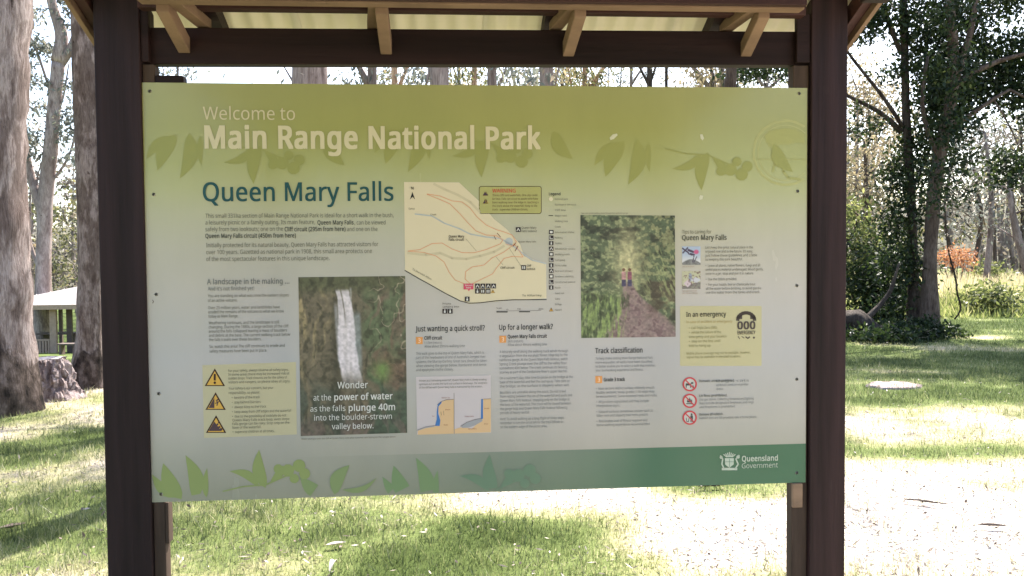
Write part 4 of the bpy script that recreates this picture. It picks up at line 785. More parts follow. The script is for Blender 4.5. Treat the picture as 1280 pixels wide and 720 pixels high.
57: (229, (209,164,208,140,205,115,200,92,193,70,183,49,170,31,153,17,132,5,107,-2,77,-4,68,-4,58,-3,49,-2,41,0,41,30,49,28,58,26,67,25,76,25,102,27,122,34,139,45,152,59,161,76,167,96,171,118,173,140,170,140,164,132,155,123,145,117,133,111,119,108,102,107,79,110,59,117,43,130,30,147,23,168,20,194,23,222,31,245,45,265,63,279,86,287,111,290,131,288,150,282,166,273,180,259,192,241,201,220,207,194,111,261,89,257,71,244,59,223,55,194,58,169,68,151,85,139,110,135,128,137,143,143,156,151,165,162,171,175,173,187,172,200,169,213,164,226,158,237,149,247,138,254,126,259), (45,47,46,45,48,47,44,48,45,44,49,48,43,49,44,43,50,49,42,55,43,55,54,43,54,50,43,75,50,54,74,50,75,74,51,50,42,56,55,73,51,74,72,51,73,41,56,42,41,57,56,72,52,51,71,52,72,70,52,71,41,58,57,40,58,41,70,53,52,69,53,70,68,53,69,40,59,58,68,0,53,39,59,40,67,0,68,66,0,67,39,60,59,38,60,39,66,1,0,65,1,66,64,1,65,38,61,60,37,61,38,63,28,64,28,27,64,27,1,64,63,29,28,26,1,27,26,2,1,37,62,61,62,29,63,37,29,62,37,30,29,36,30,37,36,31,30,25,2,26,35,31,36,35,32,31,25,3,2,35,33,32,34,33,35,24,3,25,24,4,3,23,4,24,23,5,4,22,5,23,22,6,5,21,6,22,20,6,21,20,7,6,14,16,15,14,17,16,19,7,20,14,18,17,14,19,18,14,7,19,14,8,7,14,9,8,13,9,14,13,10,9,12,10,13,11,10,12)),
58: (107, (29,193,31,206,36,215,44,219,53,221,63,219,71,215,77,206,79,193,77,181,71,172,63,168,53,166,44,168,36,172,31,181,29,22,31,34,36,43,44,47,53,49,63,47,71,43,77,34,79,22,77,9,71,1,63,-4,53,-6,44,-4,36,1,31,9), (19,21,20,18,21,19,18,22,21,17,22,18,17,23,22,16,23,17,16,24,23,31,24,16,31,25,24,30,25,31,30,26,25,29,26,30,29,27,26,28,27,29,3,5,4,2,5,3,2,6,5,1,6,2,1,7,6,0,7,1,0,8,7,15,8,0,15,9,8,14,9,15,14,10,9,13,10,14,13,11,10,12,11,13)),
59: (107, (28,193,30,206,35,215,43,219,53,221,62,219,70,215,76,206,78,193,76,181,70,172,62,168,53,166,43,168,35,172,30,181,73,42,69,27,64,12,58,-5,52,-21,45,-37,39,-52,12,-52,15,-40,18,-28,21,-15,24,-2,27,11,29,24,31,36,33,47,71,47), (30,32,31,30,16,32,30,17,16,29,17,30,29,18,17,28,18,29,28,19,18,27,19,28,26,19,27,26,20,19,25,20,26,25,21,20,24,21,25,24,22,21,23,22,24,3,5,4,2,5,3,2,6,5,1,6,2,1,7,6,0,7,1,0,8,7,15,8,0,15,9,8,14,9,15,14,10,9,13,10,14,13,11,10,12,11,13)),
63: (174, (47,22,49,34,54,43,62,47,72,49,81,47,89,43,94,34,96,22,94,9,89,1,81,-4,72,-6,62,-4,54,1,49,9,56,91,57,106,59,118,63,128,70,139,78,149,90,160,104,172,114,182,121,190,126,199,129,208,130,219,127,236,117,249,102,257,81,259,63,258,47,254,32,249,17,243,5,271,22,278,40,285,61,289,84,290,118,286,143,271,158,249,164,220,162,203,158,189,151,177,141,166,130,155,116,144,105,133,96,124,90,116,87,107,85,98,84,87,84,81,56,81), (40,42,41,39,42,40,39,43,42,38,43,39,37,43,38,37,44,43,36,35,37,35,34,37,34,33,37,33,32,37,32,31,37,31,44,37,30,44,31,30,45,44,29,45,30,28,45,29,28,46,45,27,46,28,26,46,27,26,47,46,25,47,26,24,47,25,24,48,47,23,48,24,23,49,48,22,49,23,22,50,49,21,50,22,21,51,50,20,51,21,20,52,51,19,52,20,19,53,52,18,53,19,18,54,53,17,54,18,17,55,54,17,56,55,16,56,17,16,57,56,59,57,16,59,58,57,3,5,4,2,5,3,2,6,5,1,6,2,1,7,6,0,7,1,0,8,7,15,8,0,15,9,8,14,9,15,14,10,9,13,10,14,13,11,10,12,11,13)),
65: (256, (219,0,184,89,71,89,36,0,0,0,112,287,144,287,256,0,141,207,140,212,137,219,134,227,132,236,129,244,128,250,125,242,123,234,121,226,119,219,117,213,115,207,83,121,173,121), (4,6,5,4,14,6,14,7,6,4,15,14,13,7,14,12,7,13,4,16,15,11,7,12,4,17,16,10,7,11,4,18,17,4,19,18,9,7,10,4,20,19,8,7,9,4,21,20,22,7,8,4,2,21,2,22,21,2,1,22,1,7,22,4,3,2,0,7,1)),
66: (261, (121,286,168,282,202,270,222,249,229,215,228,199,223,185,215,174,205,164,191,157,175,152,175,150,192,146,207,140,221,130,231,118,237,102,239,81,236,57,227,37,212,21,193,9,168,2,140,0,39,0,39,286,128,164,159,167,178,176,189,191,192,211,188,232,175,245,154,253,122,255,75,255,75,164,75,134,75,30,133,30,165,34,186,45,197,62,200,84,199,98,194,111,185,121,172,128,154,133,130,134), (24,35,25,35,0,25,35,1,0,35,2,1,35,34,2,34,3,2,24,36,35,33,3,34,32,3,33,32,4,3,31,4,32,30,4,31,30,5,4,29,5,30,29,6,5,28,6,29,28,7,6,27,7,28,27,8,7,26,8,27,24,37,36,37,26,36,37,8,26,37,9,8,37,10,9,37,11,10,37,12,11,37,13,12,37,49,13,49,14,13,24,38,37,48,14,49,47,14,48,47,15,14,46,15,47,45,15,46,45,16,15,44,16,45,44,17,16,43,17,44,42,17,43,42,18,17,41,18,42,41,19,18,40,19,41,40,20,19,39,20,40,24,39,38,24,20,39,24,21,20,24,22,21,24,23,22)),
67: (253, (162,259,140,257,120,251,103,241,89,228,78,211,69,191,64,169,63,143,65,110,74,82,87,59,106,42,131,31,161,28,180,28,197,31,214,34,230,39,230,8,213,2,197,-1,178,-3,156,-4,116,1,83,14,57,36,39,65,28,102,24,144,27,175,33,203,45,228,60,249,79,267,103,280,131,288,162,290,184,289,204,286,224,281,241,273,227,243,213,249,197,254,180,257), (36,38,37,36,39,38,35,39,36,35,40,39,35,41,40,34,41,35,34,45,41,45,44,41,44,43,41,43,42,41,33,1,34,1,0,34,0,45,34,33,2,1,33,3,2,32,3,33,32,4,3,31,4,32,31,5,4,31,6,5,30,6,31,30,7,6,29,7,30,29,8,7,28,8,29,28,9,8,28,10,9,27,10,28,27,11,10,26,11,27,26,12,11,26,13,12,17,19,18,25,13,26,16,19,17,25,14,13,15,19,16,14,19,15,25,19,14,24,19,25,24,20,19,24,21,20,23,21,24,23,22,21)),
68: (293, (268,146,264,102,250,65,229,37,199,16,162,4,119,0,39,0,39,286,127,286,168,282,202,270,230,250,251,223,264,188,230,145,227,179,218,207,202,229,181,244,154,252,122,255,75,255,75,31,114,31,165,38,201,60,223,95), (7,22,8,22,9,8,22,10,9,22,11,10,22,21,11,21,12,11,7,23,22,20,12,21,19,12,20,19,13,12,18,13,19,17,13,18,17,14,13,16,14,17,16,0,14,15,0,16,15,1,0,27,1,15,27,2,1,26,2,27,26,3,2,25,3,26,24,3,25,24,4,3,7,24,23,7,4,24,7,5,4,7,6,5)),
69: (223, (199,0,39,0,39,286,199,286,199,255,75,255,75,165,192,165,192,134,75,134,75,32,199,32), (1,5,2,5,3,2,5,4,3,1,6,5,1,9,6,9,7,6,9,8,7,1,10,9,1,11,10,1,0,11)),
70: (208, (75,0,39,0,39,286,199,286,199,255,75,255,75,153,191,153,191,121,75,121), (1,5,2,5,3,2,5,4,3,1,6,5,1,9,6,9,7,6,9,8,7,1,0,9)),
71: (292, (163,151,262,151,262,11,239,4,215,0,190,-3,162,-4,121,0,87,14,60,35,40,65,28,101,24,143,29,185,42,221,64,250,93,272,129,286,173,290,196,289,218,286,239,281,258,273,245,242,228,248,210,254,191,257,171,259,139,255,112,245,91,228,75,205,65,176,62,143,65,111,73,83,87,59,108,42,135,31,170,27,187,28,202,29,215,31,226,34,226,119,163,119), (17,19,18,17,20,19,17,21,20,16,21,17,16,22,21,16,26,22,26,25,22,25,24,22,24,23,22,15,27,16,27,26,16,15,28,27,15,29,28,14,29,15,14,30,29,14,31,30,13,31,14,13,32,31,12,32,13,12,33,32,45,1,0,45,44,1,44,2,1,11,33,12,11,34,33,43,2,44,11,35,34,10,35,11,10,36,35,9,36,10,9,37,36,9,38,37,8,38,9,42,2,43,41,2,42,8,39,38,40,2,41,39,2,40,8,2,39,7,2,8,7,3,2,7,4,3,6,4,7,6,5,4)),
72: (297, (258,0,222,0,222,134,75,134,75,0,39,0,39,286,75,286,75,165,222,165,222,286,258,286), (5,7,6,5,8,7,9,11,10,9,0,11,5,3,8,3,9,8,3,2,9,2,0,9,5,4,3,1,0,2)),
73: (136, (119,0,16,0,16,21,50,28,50,257,16,265,16,286,119,286,119,265,86,257,86,28,119,21), (5,7,6,5,8,7,4,8,5,4,9,8,3,9,4,3,10,9,2,10,3,2,11,10,1,11,2,1,0,11)),
74: (109, (-2,-76,-11,-76,-18,-75,-25,-73,-31,-71,-31,-40,-25,-42,-18,-43,-10,-44,-2,-45,7,-44,17,-40,25,-35,31,-26,35,-14,37,2,37,286,73,286,73,4,71,-21,64,-41,53,-57,38,-68,19,-74), (15,17,16,15,18,17,15,19,18,14,19,15,13,19,14,13,20,19,12,20,13,11,20,12,4,6,5,10,20,11,10,21,20,4,7,6,4,8,7,9,21,10,4,9,8,4,21,9,4,22,21,4,23,22,3,23,4,2,23,3,2,0,23,1,0,2)),
75: (248, (248,0,206,0,104,137,75,111,75,0,39,0,39,286,75,286,75,145,87,159,99,172,112,186,124,200,202,286,244,286,130,162), (5,7,6,5,8,7,12,14,13,12,15,14,11,15,12,10,15,11,9,15,10,9,0,15,8,2,9,2,0,9,5,3,8,3,2,8,1,0,2,5,4,3)),
76: (210, (39,0,39,286,75,286,75,32,200,32,200,0), (0,2,1,0,3,2,0,4,3,0,5,4)),
77: (364, (165,0,71,251,69,251,70,242,71,231,71,218,72,203,72,189,72,174,72,0,39,0,39,286,92,286,180,52,182,52,272,286,325,286,325,0,289,0,289,176,289,190,289,204,290,217,291,230,291,241,292,251,290,251,195,0), (10,2,11,2,12,11,2,1,12,1,13,12,14,26,15,26,16,15,26,25,16,25,17,16,10,3,2,0,13,1,14,27,26,24,17,25,10,4,3,23,17,24,10,5,4,22,17,23,10,6,5,21,17,22,20,17,21,10,7,6,19,17,20,10,8,7,18,17,19,10,9,8,0,14,13,0,27,14)),
78: (305, (266,0,224,0,71,238,69,238,70,228,70,216,71,203,72,189,72,175,72,160,72,0,39,0,39,286,81,286,233,49,235,49,235,57,234,69,233,82,233,97,232,111,232,125,232,286,266,286), (11,3,12,3,13,12,3,2,13,2,14,13,21,23,22,21,0,23,11,4,3,1,14,2,11,5,4,11,6,5,11,7,6,11,8,7,11,9,8,11,10,9,20,0,21,19,0,20,18,0,19,17,0,18,16,0,17,15,0,16,1,15,14,1,0,15)),
79: (313, (289,144,287,112,280,83,270,58,255,36,237,19,214,6,187,-1,157,-4,125,-1,98,7,75,19,57,37,43,58,32,83,26,112,24,144,28,185,39,221,57,250,83,272,116,286,157,291,197,286,229,272,255,251,274,221,285,185,63,144,65,110,73,81,85,58,104,41,127,31,157,27,186,31,210,41,228,58,241,81,248,110,251,144,245,192,228,228,199,251,157,259,128,256,104,245,85,228,73,205,65,177), (21,23,22,21,24,23,20,24,21,20,25,24,19,44,20,44,25,20,19,45,44,43,25,44,19,46,45,42,25,43,42,26,25,18,46,19,18,47,46,18,48,47,41,26,42,41,27,26,17,48,18,17,49,48,40,27,41,16,49,17,40,0,27,16,28,49,15,28,16,15,29,28,39,0,40,39,1,0,14,29,15,39,2,1,14,30,29,38,2,39,13,30,14,38,3,2,13,31,30,37,3,38,36,3,37,13,32,31,12,32,13,36,4,3,12,33,32,35,4,36,11,33,12,35,5,4,11,34,33,34,5,35,11,5,34,10,5,11,10,6,5,9,6,10,9,7,6,8,7,9)),
80: (243, (115,286,163,281,196,264,216,238,222,202,221,185,216,168,209,153,197,139,182,128,162,119,137,113,108,111,75,111,75,0,39,0,39,286,111,255,75,255,75,142,104,142,129,144,149,148,165,156,176,167,183,182,185,200,180,225,167,242,144,252), (15,18,16,18,0,16,18,1,0,18,2,1,18,17,2,17,29,2,29,3,2,15,19,18,28,3,29,27,3,28,27,4,3,26,4,27,26,5,4,25,5,26,25,6,5,24,6,25,24,7,6,23,7,24,22,7,23,22,8,7,21,8,22,20,8,21,15,13,19,13,20,19,13,8,20,13,9,8,13,10,9,13,11,10,13,12,11,15,14,13)),
81: (313, (289,144,286,110,279,80,268,54,251,32,231,15,205,3,274,-68,222,-68,167,-4,164,-4,162,-4,159,-4,157,-4,125,-1,98,7,75,19,57,37,43,58,32,83,26,112,24,144,28,185,39,221,57,250,83,272,116,286,157,291,197,286,229,272,255,251,274,221,285,185,63,144,65,110,73,81,85,58,104,41,127,31,157,27,186,31,210,41,228,58,241,81,248,110,251,144,245,192,228,228,199,251,157,259,128,256,104,245,85,228,73,205,65,177), (26,28,27,26,29,28,25,29,26,25,30,29,24,49,25,49,30,25,24,50,49,48,30,49,24,51,50,47,30,48,47,31,30,23,51,24,23,52,51,23,53,52,46,31,47,46,32,31,22,53,23,22,54,53,45,32,46,21,54,22,45,0,32,21,33,54,20,33,21,20,34,33,44,0,45,44,1,0,19,34,20,44,2,1,19,35,34,43,2,44,18,35,19,18,36,35,42,2,43,42,3,2,41,3,42,18,37,36,17,37,18,41,4,3,17,38,37,40,4,41,16,38,17,40,5,4,16,39,38,39,5,40,16,5,39,15,5,16,15,6,5,14,6,15,14,9,6,9,7,6,13,10,14,10,9,14,8,7,9,13,11,10,13,12,11)),
82: (249, (118,286,150,284,177,277,197,266,211,250,219,230,222,205,220,184,214,167,204,153,192,143,179,134,165,128,243,0,201,0,132,118,75,118,75,0,39,0,39,286,116,255,75,255,75,149,118,149,148,152,169,163,181,180,185,203,183,220,177,233,168,243,155,250,137,254), (18,21,19,21,0,19,21,1,0,21,2,1,21,3,2,21,20,3,20,4,3,18,22,21,32,4,20,31,4,32,31,5,4,30,5,31,29,5,30,28,5,29,28,6,5,27,6,28,27,7,6,26,7,27,26,8,7,25,8,26,25,9,8,24,9,25,24,10,9,23,10,24,18,16,22,16,23,22,16,10,23,16,11,10,16,12,11,16,15,12,15,13,12,18,17,16,14,13,15)),
83: (220, (201,77,198,53,189,33,174,17,153,6,128,-2,99,-4,83,-4,68,-2,54,0,42,2,30,6,20,10,20,44,37,38,56,32,78,29,101,27,120,29,136,33,149,40,158,49,163,60,165,73,164,86,159,97,151,106,139,115,121,123,98,132,81,139,66,147,53,155,43,165,34,176,29,188,25,201,24,217,27,239,36,256,50,271,68,281,90,288,115,290,138,289,159,286,178,281,194,274,183,243,168,249,151,254,133,258,115,259,98,257,85,253,74,247,67,239,62,229,61,217,62,204,67,193,74,184,86,176,102,168,123,159,146,150,166,139,181,128,192,114,199,97), (42,44,43,42,45,44,41,45,42,41,46,45,40,46,41,40,47,46,40,51,47,51,50,47,50,49,47,49,48,47,39,52,40,52,51,40,39,53,52,39,54,53,38,54,39,38,55,54,38,56,55,38,57,56,37,57,38,37,58,57,36,58,37,36,59,58,36,60,59,35,60,36,35,61,60,34,61,35,34,62,61,34,63,62,33,63,34,33,64,63,32,64,33,32,65,64,31,65,32,31,66,65,30,66,31,29,66,30,29,67,66,28,67,29,28,68,67,27,68,28,26,68,27,26,69,68,25,69,26,25,0,69,24,0,25,23,0,24,23,1,0,22,1,23,21,1,22,21,2,1,20,2,21,12,14,13,19,2,20,12,15,14,19,3,2,18,3,19,12,16,15,17,3,18,12,17,16,12,3,17,12,4,3,11,4,12,11,5,4,10,5,11,9,5,10,8,5,9,8,6,5,7,6,8)),
84: (223, (130,0,93,0,93,255,4,255,4,286,219,286,219,255,130,255), (3,5,4,3,6,5,2,6,3,1,7,2,7,6,2,1,0,7)),
85: (293, (257,101,254,73,245,48,229,26,208,10,180,-1,145,-4,98,3,64,25,43,59,36,102,36,286,72,286,72,101,77,70,91,47,114,32,147,27,171,30,189,37,204,48,213,63,219,81,221,101,221,286,257,286), (10,12,11,10,13,12,23,25,24,23,0,25,9,13,10,22,0,23,22,1,0,9,14,13,21,1,22,21,2,1,9,15,14,20,2,21,8,15,9,19,2,20,19,3,2,8,16,15,18,3,19,8,17,16,17,3,18,8,3,17,8,4,3,7,4,8,7,5,4,6,5,7)),
86: (241, (241,286,138,0,102,0,0,286,38,286,102,103,106,91,110,80,113,70,116,60,118,50,120,40,122,50,125,60,128,70,131,81,134,92,138,103,202,286), (2,4,3,2,5,4,17,0,18,17,1,0,16,1,17,2,6,5,15,1,16,2,7,6,14,1,15,2,8,7,13,1,14,2,9,8,12,1,13,2,10,9,11,1,12,2,11,10,2,1,11)),
87: (373, (368,286,291,0,255,0,199,188,197,196,194,205,192,214,190,222,188,229,187,236,185,241,185,244,184,241,183,236,182,229,180,222,178,213,176,205,174,196,171,186,117,0,81,0,5,286,43,286,87,111,89,102,91,93,93,84,95,76,97,67,98,59,99,51,101,43,102,51,103,60,105,68,107,77,109,86,111,95,113,105,116,113,166,286,204,286,256,112,259,103,261,94,264,84,266,75,268,67,269,58,271,50,272,43,273,54,275,64,277,76,280,87,283,100,286,112,330,286), (21,23,22,21,24,23,40,42,41,40,11,42,11,43,42,57,0,58,57,1,0,40,12,11,10,43,11,40,13,12,9,43,10,40,14,13,8,43,9,40,15,14,7,43,8,40,16,15,6,43,7,5,43,6,40,17,16,4,43,5,40,18,17,3,43,4,40,19,18,2,43,3,40,20,19,39,20,40,2,44,43,56,1,57,21,25,24,38,20,39,2,45,44,21,26,25,55,1,56,37,20,38,2,46,45,21,27,26,54,1,55,36,20,37,2,47,46,21,28,27,35,20,36,53,1,54,21,29,28,2,48,47,34,20,35,21,30,29,2,49,48,52,1,53,33,20,34,21,31,30,2,50,49,51,1,52,32,20,33,21,32,31,2,51,50,21,20,32,2,1,51)),
88: (235, (233,0,192,0,117,124,40,0,2,0,97,149,8,286,48,286,118,174,188,286,227,286,138,150), (5,7,6,5,8,7,8,10,9,8,11,10,5,11,8,5,0,11,4,2,5,2,0,5,4,3,2,1,0,2)),
89: (227, (113,146,188,286,227,286,132,111,132,0,95,0,95,109,0,286,39,286), (6,8,7,6,0,8,0,2,1,0,3,2,6,3,0,6,4,3,5,4,6)),
90: (229, (214,0,15,0,15,27,166,254,20,254,20,286,210,286,210,259,59,32,214,32), (4,6,5,4,7,6,4,3,7,3,8,7,2,8,3,2,9,8,2,0,9,1,0,2)),
97: (225, (115,219,150,214,174,201,188,179,192,146,192,0,167,0,160,30,158,30,149,20,139,11,129,4,117,0,103,-3,86,-4,68,-2,52,3,38,11,27,24,21,40,18,60,25,88,44,109,76,123,121,128,158,130,158,142,155,165,146,180,132,187,113,190,97,189,81,185,67,180,53,174,42,200,57,207,75,213,95,217,126,104,92,100,70,91,59,77,55,59,58,44,66,33,79,27,94,24,119,28,140,39,153,59,158,86,158,105), (38,1,0,37,1,38,37,2,1,36,2,37,35,2,36,35,29,2,29,3,2,34,33,35,33,32,35,32,31,35,31,30,35,30,29,35,28,3,29,27,3,28,27,4,3,26,4,27,26,5,4,25,5,26,24,52,25,52,5,25,23,52,24,22,52,23,21,40,22,40,39,22,39,52,22,51,5,52,21,41,40,21,42,41,20,42,21,50,5,51,20,43,42,19,43,20,19,44,43,49,7,50,7,5,50,19,45,44,18,45,19,48,8,49,8,7,49,18,46,45,48,9,8,6,5,7,47,9,48,18,47,46,18,9,47,17,9,18,17,10,9,16,10,17,16,11,10,16,12,11,15,12,16,15,13,12,14,13,15)),
98: (247, (69,231,69,217,69,205,68,195,67,186,69,186,80,199,95,209,113,216,136,219,172,212,200,191,218,156,225,107,222,74,214,46,200,24,182,8,161,-1,136,-4,113,-2,95,5,80,15,69,27,67,27,59,0,34,0,34,305,69,305,130,189,109,187,94,181,82,170,75,154,71,134,69,109,69,107,73,72,82,46,101,31,131,25,156,31,174,47,184,72,188,108,184,143,174,169,156,184), (26,28,27,26,0,28,26,1,0,8,10,9,26,2,1,7,10,8,7,11,10,6,11,7,26,3,2,5,29,6,29,11,6,26,4,3,29,47,11,47,12,11,5,30,29,5,31,30,26,5,4,26,33,5,33,32,5,32,31,5,46,12,47,45,12,46,45,13,12,26,34,33,44,13,45,26,35,34,26,36,35,43,13,44,43,14,13,26,37,36,43,15,14,42,15,43,26,38,37,41,15,42,26,24,38,24,39,38,41,16,15,40,16,41,24,23,39,23,40,39,26,25,24,22,40,23,22,16,40,22,17,16,21,17,22,21,18,17,20,18,21,20,19,18)),
99: (192, (120,-4,93,-1,70,8,50,22,35,44,25,72,22,106,25,142,35,171,51,192,71,207,95,216,123,219,139,218,154,216,168,212,179,207,168,178,158,182,146,185,134,187,122,188,102,186,86,179,74,167,65,152,60,131,59,107,60,83,65,63,74,47,86,36,101,29,120,26,136,27,151,30,164,34,176,39,176,8,164,3,152,-1,137,-3), (11,13,12,11,14,13,10,14,11,10,15,14,10,16,15,9,16,10,9,21,16,21,20,16,20,19,16,19,18,16,18,17,16,8,22,9,22,21,9,8,23,22,8,24,23,7,24,8,7,25,24,7,26,25,6,26,7,6,27,26,6,28,27,5,28,6,5,29,28,4,29,5,4,30,29,4,31,30,3,31,4,36,38,37,3,32,31,35,38,36,34,38,35,3,33,32,33,38,34,3,38,33,2,38,3,1,38,2,1,39,38,1,40,39,1,41,40,0,41,1)),
100: (247, (110,-4,74,3,46,24,28,59,22,107,28,156,46,191,75,212,111,219,126,218,140,215,152,210,162,203,170,196,177,187,180,187,179,194,178,203,177,212,177,219,177,305,213,305,213,0,184,0,179,29,177,29,170,20,162,12,152,6,140,0,126,-3,116,25,145,30,164,44,174,67,178,100,178,107,174,142,164,168,146,184,115,190,91,184,73,167,62,140,59,106,62,72,73,47,91,31), (19,21,20,19,22,21,7,9,8,18,22,19,7,10,9,7,11,10,6,11,7,17,22,18,6,12,11,6,13,12,16,22,17,6,40,13,40,14,13,15,22,16,5,41,6,41,40,6,39,14,40,39,15,14,39,38,15,38,37,15,37,22,15,5,42,41,5,43,42,4,43,5,36,22,37,4,44,43,3,44,4,35,22,36,3,45,44,34,22,35,3,46,45,33,22,34,2,46,3,2,47,46,32,24,33,24,22,33,2,31,47,31,25,32,25,24,32,31,26,25,23,22,24,2,26,31,1,26,2,1,27,26,1,28,27,1,29,28,0,29,1,0,30,29)),
101: (226, (117,219,143,216,165,207,182,192,195,173,203,149,206,122,206,101,59,101,64,69,77,45,99,31,127,26,146,27,163,30,179,35,196,41,196,10,180,4,164,-1,146,-3,126,-4,97,-1,72,8,51,24,35,46,25,73,22,106,25,139,34,166,48,189,67,205,90,216,117,190,94,186,77,174,65,154,59,129,169,129,167,146,163,161,156,173,146,182,133,188), (32,1,0,32,2,1,31,2,32,31,3,2,30,3,31,30,33,3,33,43,3,43,4,3,30,34,33,29,34,30,42,4,43,29,35,34,41,4,42,29,36,35,41,5,4,40,5,41,28,36,29,39,5,40,28,37,36,39,6,5,38,6,39,27,37,28,27,38,37,27,6,38,27,7,6,26,8,27,8,7,27,26,9,8,25,9,26,25,10,9,24,10,25,24,11,10,15,17,16,14,17,15,24,12,11,13,17,14,12,17,13,24,17,12,23,17,24,23,18,17,22,18,23,22,19,18,22,20,19,21,20,22)),
102: (138, (133,188,79,188,79,0,44,0,44,188,6,188,6,204,44,216,44,229,46,254,52,273,62,288,76,299,93,305,113,307,126,306,137,305,147,302,155,300,146,272,139,274,131,276,123,277,114,278,98,275,88,266,81,251,79,229,79,215,133,215), (13,15,14,13,16,15,12,16,13,12,17,16,12,18,17,12,19,18,11,21,12,21,20,12,20,19,12,10,23,11,23,22,11,22,21,11,10,24,23,10,25,24,9,25,10,9,26,25,8,26,9,8,27,26,8,28,27,7,28,8,6,28,7,6,29,28,6,0,29,5,0,6,4,0,5,3,1,4,1,0,4,3,2,1)),
103: (247, (110,219,130,217,149,211,164,201,178,186,180,186,184,215,213,215,213,-4,210,-32,202,-55,189,-73,170,-86,146,-94,116,-96,94,-95,74,-93,55,-89,39,-83,39,-50,55,-57,75,-63,96,-66,118,-67,143,-63,162,-51,174,-32,178,-6,178,2,178,8,178,16,178,24,179,28,177,28,165,14,149,4,131,-2,111,-4,74,3,46,25,28,60,22,107,28,153,46,189,73,211,115,189,98,187,84,180,73,168,65,152,60,131,59,107,62,72,73,46,91,30,116,25,131,26,144,29,155,34,163,42,170,53,174,65,177,81,178,99,178,107,176,134,171,154,163,170,151,181,135,187), (44,1,0,44,2,1,5,7,6,5,8,7,43,2,44,43,3,2,43,45,3,45,4,3,43,46,45,69,4,45,42,46,43,68,4,69,42,47,46,68,5,4,68,67,5,67,66,5,66,8,5,42,48,47,42,49,48,65,8,66,41,49,42,41,50,49,64,8,65,41,51,50,40,51,41,63,8,64,40,52,51,62,8,63,61,8,62,40,53,52,60,8,61,39,53,40,59,32,60,32,8,60,39,54,53,58,32,59,57,32,58,39,55,54,56,33,57,33,32,57,56,34,33,31,8,32,55,34,56,38,55,39,38,34,55,30,8,31,29,8,30,38,35,34,28,8,29,38,36,35,37,36,38,27,8,28,27,9,8,26,9,27,25,9,26,25,10,9,18,20,19,24,10,25,24,11,10,18,21,20,18,22,21,23,11,24,18,23,22,18,11,23,18,12,11,17,12,18,17,13,12,16,13,17,15,13,16,15,14,13)),
104: (248, (69,215,69,208,69,200,68,192,67,185,70,185,77,195,87,204,98,210,110,215,123,218,137,219,161,216,180,210,196,200,206,185,213,165,215,140,215,0,180,0,180,138,178,160,169,176,154,186,132,189,111,187,95,180,83,169,75,154,71,134,69,111,69,0,34,0,34,305,69,305), (32,34,33,32,0,34,10,12,11,9,12,10,9,13,12,32,1,0,8,13,9,8,14,13,7,14,8,32,2,1,6,14,7,6,15,14,32,3,2,5,24,6,24,15,6,32,4,3,5,25,24,23,15,24,5,26,25,22,15,23,32,5,4,32,28,5,28,27,5,27,26,5,22,16,15,21,16,22,21,17,16,20,17,21,32,29,28,20,18,17,19,18,20,32,30,29,32,31,30)),
105: (103, (52,296,60,294,66,290,71,283,73,273,71,263,66,256,60,252,52,251,44,252,37,256,33,263,31,273,33,283,37,290,44,294,69,215,69,0,34,0,34,215), (18,16,19,18,17,16,15,1,0,14,1,15,14,2,1,13,2,14,13,3,2,12,3,13,12,4,3,11,4,12,11,5,4,10,5,11,10,6,5,9,6,10,9,7,6,8,7,9)),
106: (103, (31,273,33,283,37,290,44,294,52,296,60,294,66,290,71,283,73,273,71,263,66,256,60,252,52,251,44,252,37,256,33,263,9,-96,-1,-96,-9,-95,-16,-93,-22,-91,-22,-63,-16,-64,-10,-66,-3,-67,4,-67,16,-65,26,-60,32,-50,34,-33,34,215,69,215,69,-32,68,-51,63,-67,55,-79,43,-89,28,-94), (29,31,30,29,32,31,29,33,32,28,33,29,27,33,28,27,34,33,26,34,27,20,22,21,20,23,22,25,34,26,20,24,23,25,35,34,20,25,24,20,35,25,20,36,35,20,37,36,19,37,20,18,37,19,18,16,37,17,16,18,3,5,4,2,5,3,2,6,5,1,6,2,1,7,6,0,7,1,0,8,7,15,8,0,15,9,8,14,9,15,14,10,9,13,10,14,13,11,10,12,11,13)),
107: (214, (69,146,69,138,68,129,68,119,67,111,69,111,72,115,76,120,81,126,86,132,91,138,95,142,163,215,204,215,117,123,211,0,168,0,93,100,69,79,69,0,34,0,34,305,69,305), (20,22,21,20,0,22,11,13,12,11,14,13,20,1,0,10,14,11,20,2,1,9,14,10,8,14,9,20,3,2,7,14,8,7,15,14,6,17,7,17,15,7,20,4,3,5,17,6,20,5,4,20,18,5,18,17,5,16,15,17,20,19,18)),
108: (103, (69,0,34,0,34,305,69,305), (1,3,2,1,0,3)),
109: (375, (270,219,302,214,324,200,338,176,342,140,342,0,308,0,308,138,305,160,297,176,283,186,264,189,237,185,219,171,209,149,206,119,206,0,171,0,171,138,170,154,166,167,160,177,152,184,141,188,127,189,107,187,93,180,82,169,75,154,71,135,69,111,69,0,34,0,34,215,63,215,68,186,70,186,77,196,86,204,97,211,108,215,120,218,133,219,156,217,175,210,189,199,199,183,201,183,214,199,230,210,250,217), (41,43,42,50,1,0,40,43,41,40,44,43,49,1,50,39,44,40,32,34,33,32,35,34,49,2,1,38,44,39,38,45,44,48,2,49,37,45,38,48,10,2,10,3,2,37,46,45,47,11,48,11,10,48,36,24,37,24,46,37,36,25,24,23,46,24,47,12,11,22,46,23,36,26,25,9,3,10,32,36,35,32,28,36,28,27,36,27,26,36,47,13,12,21,46,22,21,47,46,21,13,47,20,13,21,8,3,9,8,4,3,20,14,13,19,14,20,7,4,8,32,29,28,18,14,19,18,15,14,7,5,4,17,15,18,6,5,7,32,30,29,17,16,15,32,31,30)),
